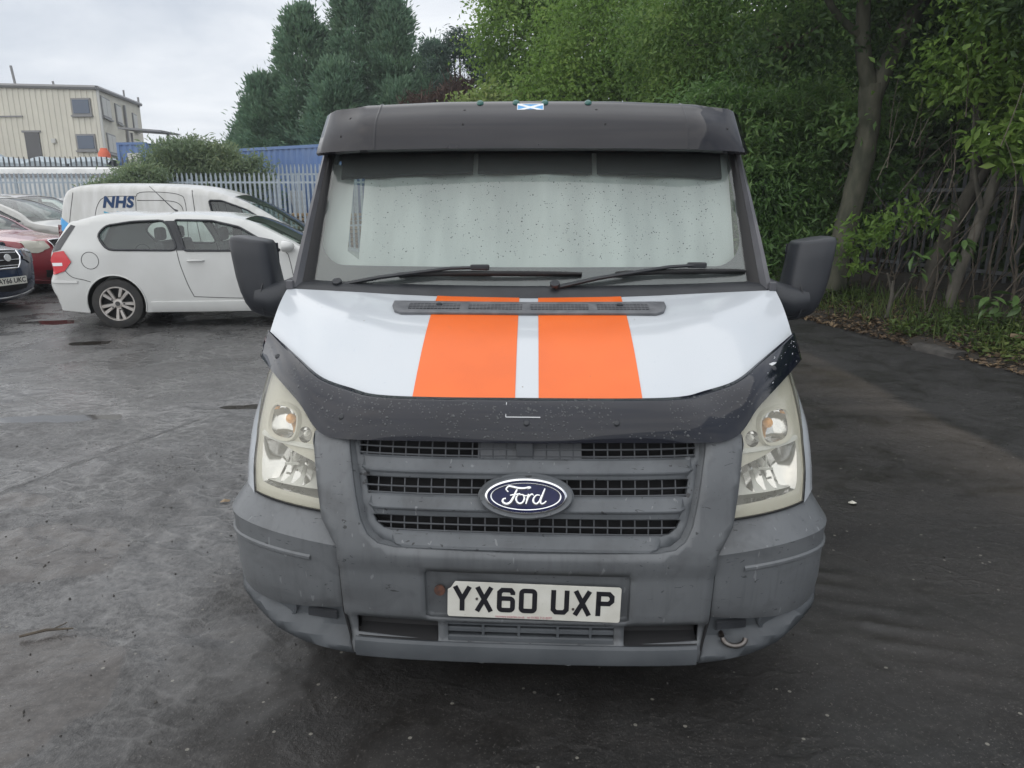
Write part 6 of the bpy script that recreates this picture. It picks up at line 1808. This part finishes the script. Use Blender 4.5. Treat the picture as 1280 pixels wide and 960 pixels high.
broadleaf('shrub', (-11.7, 22.7), (-11.7, 22.7, 1.2), wb, 4500, .15, .04, M['leaf_bush'], 'low straggling shrub in front of the palings above the roof of the panel van', .04, 'shrub', bark='twig', clump=.15, droop=-.3)

# broadleaved belt behind the big van, left to right
broadleaf('tree', (1.0, 24.0), (1.0, 24.0, 4.0), [((.3, 24, 6.4), (1.5, 1.5, 1.5)), ((1.6, 24, 7.6), (1.6, 1.6, 1.3)), ((.6, 23.6, 4.4), (1.7, 1.5, 1.4)), ((2.3, 23.6, 5.4), (1.8, 1.5, 1.6)), ((.0, 24, 7.7), (.8, .9, .8))], 42000, .125, .070, M['leaf_mid'], 'broadleaved tree standing next to the open pine, its left edge against the sky', .2)
broadleaf('tree', (3.2, 19.5), (3.2, 19.5, 3.6), [((2.2, 19.5, 5.6), (1.6, 1.4, 1.5)), ((3.8, 19.3, 6.2), (1.8, 1.5, 1.5)), ((2.6, 19.2, 3.9), (1.8, 1.2, 1.3)), ((4.4, 19, 4.4), (1.6, 1.3, 1.5)), ((3.0, 19.3, 2.6), (2.2, 1.2, 1.2)), ((1.2, 19.6, 4.2), (1.1, 1.0, 1.2))], 56000, .11, .052, M['leaf_mid'], 'bushy mid green tree directly above the middle of the big van', .18)
broadleaf('tree', (4.6, 15.6), (4.6, 15.6, 3.4), [((3.5, 15.6, 4.6), (1.4, 1.2, 1.3)), ((4.9, 15.4, 5.4), (1.6, 1.3, 1.2)), ((3.9, 15.2, 3.2), (1.5, 1.1, 1.2)), ((5.4, 15, 3.6), (1.4, 1.2, 1.4)), ((4.0, 15.2, 1.9), (1.5, 1.0, 1.0)), ((5.4, 15, 1.8), (1.5, 1.1, 1.1))], 56000, .10, .042, M['leaf_belt'], 'dark narrow leaved tree above the right corner of the sun shade', .15, clump=.26)
# ------------------------------------------------------------------ the shaded right-hand boundary
# low earth bank with leaf litter along the yard edge
def edge_x(y): return float(np.interp(y, [3.0, 5.0, 6.5, 8.0, 10.2, 13, 17, 24], [5.45, 5.05, 4.85, 4.50, 4.05, 3.6, 3.1, 2.4]))
mb = MB(); rows_ = []
ys = np.linspace(3.0, 24, 150)
for j, y in enumerate(ys):
    row = []
    e = edge_x(y) + .10 * math.sin(y * 2.3) + .06 * math.sin(y * 6.1)
    for i, d in enumerate((0, .06, .16, .35, .6, .9, 1.3, 1.8, 2.4, 3.2, 4.4, 7, 12, 20)):
        z = .004 + .26 * (1 - math.exp(-d / .9)) + .05 * d ** .7 * (d > .1)
        if d == 0: z = -.03
        z += .035 * noise.noise(Vector((e + d, y, 0)) * 1.9) * min(1, d * 3) + .02 * noise.noise(Vector((e + d, y, 3)) * 6) * min(1, d * 4)
        row.append((e + d, y, z))
    rows_.append(row)
mb.loft(rows_)
M['earth'] = pbr('woodland_earth', (.040, .032, .024), .95, col2=(.022, .019, .015), nscale=5, bump=.6, bscale=30, detail=7)
bank = mb.build('bank', M['earth'], smooth=60); fix_normals(bank); tag(bank, kind='structure')
def bank_z(x, y):
    d = max(0, x - edge_x(y)); return .004 + .26 * (1 - math.exp(-d / .9)) + .05 * d ** .7
# broken concrete kerb at the edge
kb = empty('kerb', (4.55, 7.55, 0), 0, 'short worn kerb stone at the edge of the leafy bank', 'kerb')
mb = MB(); mb.loft([[(x + random.gauss(0, .006), y, z + random.gauss(0, .004)) for x, z in ((-.10, -.02), (-.09, .055), (-.06, .075), (.05, .080), (.08, .06), (.09, -.02))] for y in np.linspace(-.28, .25, 7)], caps=True); mb.V = [tuple(Matrix.Rotation(R(18), 3, 'Z') @ Vector(p)) for p in mb.V]
M['concrete'] = pbr('stained_concrete', (.07, .066, .06), .85, col2=(.03, .028, .026), nscale=9, bump=.4, bscale=40)
mb.build('kerb_stone', M['concrete'], kb, smooth=50)

# leaf litter lying on the bank
N_ = 6000
yy = rng.uniform(4.2, 14, N_); dd = np.abs(rng.normal(0, .75, N_)) - .10
xx = np.array([edge_x(a) for a in yy]) + dd
zz = np.array([bank_z(a, b) for a, b in zip(xx, yy)]) + rng.uniform(.005, .04, N_)
C = np.stack([xx, yy, zz], 1); D = rng.normal(size=(N_, 3)) * np.array([1, 1, .3]); D /= np.linalg.norm(D, axis=1, keepdims=True)
Nn = rng.normal(size=(N_, 3)) * .35 + np.array([0, 0, 1.0]); s_ = rng.uniform(.5, 1.3, N_)
V, F_ = leaves(C, D, Nn, .075 * s_, .035 * s_, .15)
tag(np_obj('leaf_litter', V, F_, M['litter']), 'brown fallen leaves strewn along the foot of the bank', 'leaves', kind='stuff')
# weeds and grass
def weeds(n, ylo, yhi, dlo, dhi, hlo, hhi, name, mat, label, ln=.07, wd=.032):
    Cs, Ds, Ns, Ls, Ws = [], [], [], [], []
    for _ in range(n):
        y = random.uniform(ylo, yhi); d = random.uniform(dlo, dhi); x = edge_x(y) + d; b = np.array([x, y, bank_z(x, y)])
        if noise.noise(Vector((x, y, 1)) * 1.1) < .0: continue
        h_ = random.uniform(hlo, hhi); m = random.randint(7, 16)
        t = rng.uniform(.15, 1, m); lean = rng.normal(size=2) * .25
        p = b + np.stack([lean[0] * t * h_, lean[1] * t * h_, t * h_], 1) + rng.normal(size=(m, 3)) * np.array([.05, .05, .015])
        D = rng.normal(size=(m, 3)) * np.array([1, 1, .35]) + np.array([0, 0, .2]); D /= np.linalg.norm(D, axis=1, keepdims=True)
        Cs.append(p); Ds.append(D); Ns.append(rng.normal(size=(m, 3)) * .3 + np.array([0, 0, 1.])); s_ = rng.uniform(.6, 1.4, m); Ls.append(ln * s_); Ws.append(wd * s_)
    V, F_ = leaves(np.concatenate(Cs), np.concatenate(Ds), np.concatenate(Ns), np.concatenate(Ls), np.concatenate(Ws))
    return tag(np_obj(name, V, F_, mat), label, 'weeds', kind='stuff')
weeds(460, 6.0, 12.5, .12, 1.05, .05, .18, 'weeds', M['weed'], 'low green weeds growing along the leafy bank')
weeds(200, 4.6, 7.2, .5, 1.8, .15, .55, 'ground_cover', M['leaf_shrub'], 'darker ground cover at the right end of the bank', .09, .04)
# grass blades
N_ = 1200
yy = rng.uniform(7.0, 12.5, N_); dd = rng.uniform(.15, 1.3, N_); xx = np.array([edge_x(a) for a in yy]) + dd; zz = np.array([bank_z(a, b) for a, b in zip(xx, yy)])
ln = rng.uniform(.10, .30, N_); D = rng.normal(size=(N_, 3)) * .35 + np.array([0, 0, 1.]); D /= np.linalg.norm(D, axis=1, keepdims=True)
V, F_ = leaves(np.stack([xx, yy, zz], 1) + D * ln[:, None] * .5, D, rng.normal(size=(N_, 3)), ln, np.full(N_, .008), .1)
tag(np_obj('grass', V, F_, M['weed']), 'thin grass among the weeds on the bank', 'grass', kind='stuff')

palisade('palisade_fence', (8.25, 7.6), (5.35, 19.5), 2.1, .165, .07, M['dark_fence'], 'dark weathered palisade fence behind the trees on the right', jitter=.03, rails=(.25, .84))

# trees with visible trunks
def trunk_tree(name, base, pts, rad, limbs, blobs, n, label, mat, ln=.12, wd=.055, bark='bark', clump=.24, per=24):
    root = empty(name, (*base, 0), 0, label, 'tree')
    rel = lambda p: Vector((p[0] - base[0], p[1] - base[1], p[2]))
    mb = MB(); P = catmull([rel(p) for p in pts], 26); rr = [float(np.interp(i / 25, np.linspace(0, 1, len(rad)), rad)) * (1 + .05 * math.sin(i * 1.9)) for i in range(26)]
    mb.tube(P, rr, 14); mb.build('trunk', M[bark], root, smooth=70)
    for lp, r0, r1 in limbs:
        mb = MB(); Q = catmull([rel(p) for p in lp], 18); mb.tube(Q, [r0 + (r1 - r0) * i / 17 for i in range(18)], 10); mb.build('limb', M[bark], root, smooth=70)
    loc = [(tuple(rel(b[0])), b[1]) for b in blobs]
    mb = MB()
    for c_, rd in loc:
        for k in range(6):
            u = unit(1)[0]; limb(mb, c_, Vector(c_) + Vector(u * np.array(rd) * .95), .022, .006, .15, 6, 5)
    tag(mb.build('branches', M['twig'], root, smooth=60), kind='stuff')
    foliage('crown', loc, n, ln, wd, mat, root, clump, per, .25)
    return root
trunk_tree('tree', (4.75, 10.75), [(4.72, 10.75, -.05), (4.80, 10.75, .7), (4.92, 10.7, 1.7), (4.98, 10.65, 2.4), (4.94, 10.6, 3.15)], [.21, .175, .155, .15, .155],
           [([(4.95, 10.6, 3.0), (4.72, 10.5, 3.6), (4.62, 10.4, 4.3), (4.6, 10.3, 5.2)], .115, .06), ([(4.98, 10.6, 3.0), (5.2, 10.5, 3.7), (5.5, 10.3, 4.5), (5.7, 10.2, 5.4)], .13, .07), ([(4.70, 10.5, 3.7), (4.2, 10.3, 4.0), (3.6, 9.9, 4.5), (2.9, 9.5, 4.7)], .055, .02), ([(5.35, 10.4, 4.1), (6.1, 10.0, 4.5), (6.9, 9.6, 4.8)], .06, .02)],
           [((4.2, 10.3, 4.75), (1.5, 1.2, .5)), ((3.0, 9.8, 4.7), (1.0, .9, .38)), ((5.6, 10.1, 4.7), (1.3, 1.1, .7)), ((4.8, 10.6, 5.6), (2.3, 1.8, .9)), ((6.8, 9.8, 4.6), (1.0, 1.0, .7)), ((5.4, 10.9, 3.7), (.7, .6, .45)), ((3.9, 10.9, 3.7), (.75, .6, .4))],
           46000, 'large forked tree with a thick mossy trunk right of the big van', M['leaf_dark'], .095, .042, 'bark_green')
trunk_tree('tree', (5.60, 9.25), [(5.60, 9.25, -.05), (5.68, 9.25, .6), (5.82, 9.2, 1.3), (5.98, 9.15, 2.2), (6.02, 9.1, 3.2), (6.1, 9.0, 4.2)], [.072, .066, .06, .052, .042, .026],
           [([(5.86, 9.2, 1.4), (5.6, 9.1, 2.0), (5.42, 9.0, 2.7)], .035, .012), ([(5.98, 9.15, 2.2), (6.5, 8.9, 2.7), (7.0, 8.7, 3.0)], .035, .012)],
           [((6.1, 9.0, 4.0), (1.0, .8, .7)), ((6.9, 8.7, 3.3), (.8, .7, .5)), ((5.5, 9.0, 3.1), (.6, .5, .35)), ((6.5, 9.0, 2.7), (.6, .5, .35))], 12000, 'slender straight tree in front of the dark palings', M['leaf_mid'], .10, .045, 'bark')
trunk_tree('tree', (6.1, 10.6), [(6.05, 10.6, -.05), (6.15, 10.6, .7), (6.42, 10.5, 1.6), (6.75, 10.4, 2.6), (6.9, 10.3, 3.8)], [.125, .105, .092, .08, .06],
           [([(6.5, 10.5, 1.8), (6.3, 10.3, 2.7), (6.1, 10.2, 3.6)], .07, .03), ([(6.75, 10.4, 2.6), (7.3, 10.1, 3.2), (7.9, 9.8, 3.6)], .07, .03)],
           [((6.6, 10.2, 4.2), (1.4, 1.1, .8)), ((7.8, 9.8, 3.9), (1.1, 1.0, .8)), ((7.3, 10.2, 2.9), (.8, .7, .5))], 20000, 'leaning grey trunked tree between the forked tree and the slender tree', M['leaf_dark'], .09, .042, 'bark')
trunk_tree('tree', (7.1, 8.2), [(7.0, 8.2, -.05), (7.1, 8.2, 1.0), (7.3, 8.0, 2.2), (7.5, 7.9, 3.4)], [.15, .12, .10, .07],
           [([(7.2, 8.1, 1.7), (6.6, 7.9, 2.5), (6.1, 7.7, 3.3)], .05, .018), ([(7.3, 8.0, 2.2), (7.9, 7.7, 3.0)], .05, .02)],
           [((6.5, 7.7, 3.3), (1.1, .8, .6)), ((7.4, 7.9, 3.7), (1.2, 1.0, .8)), ((5.7, 7.9, 3.9), (.9, .8, .5)), ((7.5, 7.7, 2.4), (.7, .6, .5)), ((6.7, 8.1, 2.6), (.6, .5, .3))], 30000, 'dark tree reaching over the yard at the top right corner', M['leaf_dark'], .095, .042, 'bark')
def sprays(name, base, blobs, n, label, mat, ln=.14, wd=.055):
    return broadleaf(name, base, (base[0], base[1], .8), blobs, n, ln, wd, mat, label, .03, 'shrub', bark='twig', clump=.17, droop=.3, per=18)
sprays('shrub', (6.15, 8.85), [((5.75, 8.6, 2.25), (.45, .4, .3)), ((6.9, 8.4, 2.6), (.5, .4, .35)), ((6.0, 8.5, 2.9), (.5, .4, .3)), ((7.2, 8.3, 1.5), (.4, .35, .3))], 3000, 'open shrub with leaves coloured as if lit, hanging over the dark palings at the right', M['leaf_mid'])  # paler leaf colour stands for light falling on these sprays
sprays('shrub', (5.2, 11.3), [((5.0, 11.0, 2.6), (.45, .4, .4)), ((5.5, 11.2, 1.9), (.45, .4, .35)), ((5.2, 11.1, 1.2), (.4, .35, .3)), ((5.7, 11.3, 2.9), (.45, .4, .35))], 3200, 'leafy shrub close behind the forked tree', M['leaf_shrub'], .125, .045)
# evergreen shrub beside the van's mirror
broadleaf('shrub', (4.15, 11.9), (4.15, 11.9, 1.3), [((3.75, 11.8, 2.6), (.75, .65, .6)), ((4.4, 11.8, 2.3), (.7, .6, .6)), ((3.6, 11.6, 1.75), (.75, .6, .65)), ((4.3, 11.6, 1.5), (.65, .55, .6)), ((3.55, 11.5, .95), (.7, .5, .55)), ((4.2, 11.4, .85), (.6, .5, .5)), ((4.7, 11.9, 3.0), (.5, .5, .45)), ((3.2, 12.0, 2.9), (.6, .6, .5))],
          36000, .11, .030, M['leaf_shrub'], 'dense evergreen shrub with narrow drooping leaves beside the right door mirror', .07, 'shrub', bark='twig', clump=.15, droop=.35, per=22)
broadleaf('shrub', (5.15, 9.75), (5.15, 9.75, .6), [((4.75, 9.7, 1.25), (.3, .3, .2)), ((5.2, 9.6, 1.45), (.3, .3, .2)), ((4.6, 9.9, .85), (.3, .3, .22))], 520, .12, .045, M['leaf_mid'], 'loose leggy shrub at the foot of the forked tree', .018, 'shrub', bark='twig', clump=.12, per=14)
# dark woodland behind the fence
def wood_mass(n):
    bl = []
    for i in range(95):
        y = rng.uniform(6.5, 27); x = float(np.interp(y, [7.5, 12, 20, 27], [9.6, 8.2, 6.2, 4.2])) + rng.uniform(0, 3.0); z = rng.uniform(.4, 6.6)
        bl.append(((x, y, z), (1.3, 1.4, 1.1)))
    return bl
o = foliage('woodland', wood_mass(0), 120000, .22, .11, M['leaf_dark'], None, .45, 30, .25, .55); tag(o, 'dark woodland seen through and above the fence on the right', 'woodland', kind='stuff')
# tangle of bare stems in front of the fence
mb = MB()
for i in range(55):
    y = random.uniform(8.2, 14); x = edge_x(y) + random.uniform(1.0, 2.6); z0 = bank_z(x, y); h_ = random.uniform(.9, 2.6)
    a = random.gauss(.35, .35)
    mb.tube(catmull([(x, y, z0), (x + a * h_ * .4 + random.gauss(0, .06), y - .1, z0 + h_ * .5), (x + a * h_ + random.gauss(0, .1), y - random.uniform(0, .3), z0 + h_)], 6), [random.uniform(.006, .013)] * 3 + [.006, .005, .003], 5)
tag(mb.build('bare_stems', M['twig'], None), 'tangle of bare leafless stems in front of the dark palings', 'stems', kind='stuff')

M['pale_twig'] = pbr('pale_twig', (.20, .175, .14), .9, col2=(.11, .095, .075), nscale=12)
mb = MB()
for i in range(75):
    y = random.uniform(8.3, 11.5); x = edge_x(y) + random.uniform(.9, 2.6); z0 = random.uniform(.9, 2.6); L_ = random.uniform(.5, 1.3); a = random.gauss(.25, .5)
    mb.tube(catmull([(x, y, z0), (x + a * L_ * .5, y - .06, z0 + L_ * .45 + random.gauss(0, .08)), (x + a * L_ + random.gauss(0, .1), y - .1, z0 + L_ * .85 - .1 * abs(a))], 6), [.007, .006, .005, .0045, .004, .003], 5)
tag(mb.build('dry_twigs', M['pale_twig'], None), 'dry pale twigs tangled between the trunks in front of the fence', 'twigs', kind='stuff')
# saplings whose big leaves can be told apart
def big_leaf_mesh(ln, wd):
    mb = MB(); rows_ = []
    for t, k in ((0, .05), (.15, .55), (.35, .95), (.55, 1), (.78, .62), (1, .02)):
        z = -.22 * ln * t * t
        rows_.append([(-wd / 2 * k, t * ln, z + .12 * wd * k), (0, t * ln, z), (wd / 2 * k, t * ln, z + .12 * wd * k)])
    mb.loft(rows_); o = mb.build('leaf', M['sapling_leaf'], None, smooth=60); COL.objects.unlink(o); return o.data
M['sapling_leaf'] = pbr('sapling_leaf', (.085, .15, .04), .4, col2=(.05, .10, .03), nscale=9)
M['yellow_leaf'] = pbr('yellowed_leaf', (.55, .36, .05), .5)
LM = [big_leaf_mesh(.17, .065), big_leaf_mesh(.14, .06), big_leaf_mesh(.20, .075)]
YM = LM[0].copy(); YM.materials.clear(); YM.materials.append(M['yellow_leaf'])
def sapling(base, stems, label, n, yellow=0, spread=.12):
    z0 = bank_z(*base); root = empty('sapling', (*base, z0 - .02), 0, label, 'sapling')
    tips = []
    for s_ in stems:
        C = catmull([(0, 0, 0)] + list(s_), 12); mb = MB(); mb.tube(C, [.012 - .008 * i / 11 for i in range(12)], 6); mb.build('stem', M['twig'], root, smooth=60)
        tips += [Vector(C[i]) for i in (7, 9, 10, 11, 11)]
    for i in range(n):
        t = tips[i % len(tips)]
        o = bpy.data.objects.new('leaf', YM if i < yellow else random.choice(LM)); link(o, root)
        o.location = t + Vector((random.gauss(0, .03), random.gauss(0, .03), random.gauss(0, spread * .4)))
        o.rotation_euler = (random.gauss(-.25, .35), random.gauss(0, .35), random.uniform(0, 2 * PI))
    return root
sapling((5.05, 8.7), [[(.03, -.05, .5), (-.05, -.1, 1.0), (.0, -.15, 1.35)], [(.1, 0, .5), (.25, -.1, .95)], [(-.1, 0, .45), (-.25, -.05, .8)]], 'sapling with fresh bright leaves in front of the forked tree', 42)
sapling((5.85, 7.4), [[(-.1, -.1, .4), (-.3, -.2, .85), (-.4, -.25, 1.15)], [(.1, -.1, .5), (.15, -.2, 1.0), (.3, -.3, 1.4)], [(-.2, -.2, .3), (-.55, -.3, .45)]], 'sapling with large drooping leaves and two yellow ones near the right edge', 46, 2)
sapling((5.25, 7.9), [[(.0, -.1, .25), (-.1, -.15, .42)], [(.1, -.1, .2), (.2, -.2, .38)]], 'short sapling low on the bank below the slender tree', 26)
sapling((6.35, 7.3), [[(.1, -.1, .7), (.0, -.2, 1.3), (-.1, -.25, 1.7)], [(.2, -.1, .6), (.35, -.1, 1.2)]], 'tall sapling at the right edge before the dark palings', 34)

# planks and dead wood
def plank(a, b, w_, t, mat, name, label, cat):
    a = Vector(a); b = Vector(b); d = b - a; L = d.length
    q = d.to_track_quat('X', 'Z').to_matrix()
    o = MB().box((0, 0, 0), (L, w_, t)).build(name, mat, None, bevel=.004); o.location = (a + b) / 2; o.rotation_euler = q.to_euler()
    return tag(o, label, cat)
plank((5.15, 7.35, .24), (5.85, 7.05, .20), .10, .03, M['wood'], 'plank', 'weathered brown plank lying on the bank near the right edge', 'plank')
st_ = MB(); st_.tube([(4.75, 9.05, .15), (4.78, 9.05, .4), (4.74, 9.0, .62)], [.035, .028, .014], 7); st_.tube([(4.78, 9.05, .35), (4.9, 9.0, .6)], [.02, .01], 6); st_.tube([(4.76, 9.05, .5), (4.66, 9.0, .72)], [.018, .01], 6)
tag(st_.build('stump', M['bark'], None, smooth=60), 'split pale dead stump standing in the weeds', 'stump')

# small litter lying about the yard
def litter(u, v_, size, mat, name, label, cat):
    """a crumpled scrap on the ground at a yard position"""
    x, y = u, v_
    z = float(ground_h(np.array([x]), np.array([y]))[0])
    mb = MB(); k = 7
    ring = [(size * (1 + random.uniform(-.3, .3)) * math.cos(2 * PI * i / k), size * .6 * (1 + random.uniform(-.3, .3)) * math.sin(2 * PI * i / k), random.uniform(.004, .014)) for i in range(k)]
    mb.add(ring + [(0, 0, .022)], [(i, (i + 1) % k, k) for i in range(k)])
    o = mb.build(name, mat, None); o.location = (x, y, z); o.rotation_euler = (0, 0, random.uniform(0, 3)); return tag(o, label, cat)
litter(1.83, 3.60, .022, M['paper'], 'paper_scrap', 'pale paper scrap on the dark ground right of the big van', 'litter')
litter(-1.55, 3.62, .03, M['wood'], 'fallen_leaf', 'single dry leaf on the grey ground left of the bumper', 'leaf')
mb = MB(); mb.tube([(0, 0, .012), (.08, .03, .02), (.17, .05, .014)], [.005, .006, .003], 5); mb.tube([(.10, .035, .018), (.13, .08, .02)], [.003, .002], 4)
o = mb.build('stick', M['twig'], None); o.location = (-1.82, 2.35, float(ground_h(np.array([-1.8]), np.array([2.35]))[0]) + .003); tag(o, 'thin dark stick on the ground by the wet patch at left', 'stick')
# scattered grit
mb = MB()
for i in range(800):
    x = random.uniform(-3.4, 3.6); y = random.uniform(.9, 4.6); r_ = random.choice((.003, .004, .005, .007)); z = float(ground_h(np.array([x]), np.array([y]))[0])
    R3 = Matrix.Rotation(random.uniform(0, 3), 3, Vector((random.random(), random.random(), 1)).normalized())
    q = [R3 @ Vector(p) * r_ * random.uniform(.7, 1.3) for p in ((1, 0, 0), (-1, 0, 0), (0, .8, 0), (0, -.8, 0), (0, 0, .6), (0, 0, -.6))]
    mb.add([Vector((x, y, z + r_ * .3)) + p for p in q], [(0, 2, 4), (2, 1, 4), (1, 3, 4), (3, 0, 4), (2, 0, 5), (1, 2, 5), (3, 1, 5), (0, 3, 5)])
tag(mb.build('grit', M['concrete'], None), 'loose grit scattered over the ground', 'grit', kind='stuff')


# haze volume added over the yard to lift the dark far trees
hz = MB(); hz.box((-2, 23, 7.0), (90, 76, 17.0)); ho = hz.build('haze', M['void'], None)
hm = bpy.data.materials.new('added_haze'); hm.use_nodes = True; hn = hm.node_tree; hn.nodes.clear()
ho_ = hn.nodes.new('ShaderNodeOutputMaterial'); pv_ = hn.nodes.new('ShaderNodeVolumePrincipled')
pv_.inputs['Color'].default_value = (.90, .94, 1.0, 1); pv_.inputs['Density'].default_value = .0013; pv_.inputs['Anisotropy'].default_value = .1
hn.links.new(pv_.outputs['Volume'], ho_.inputs['Volume']); ho.data.materials.clear(); ho.data.materials.append(hm)
tag(ho, kind='stuff')
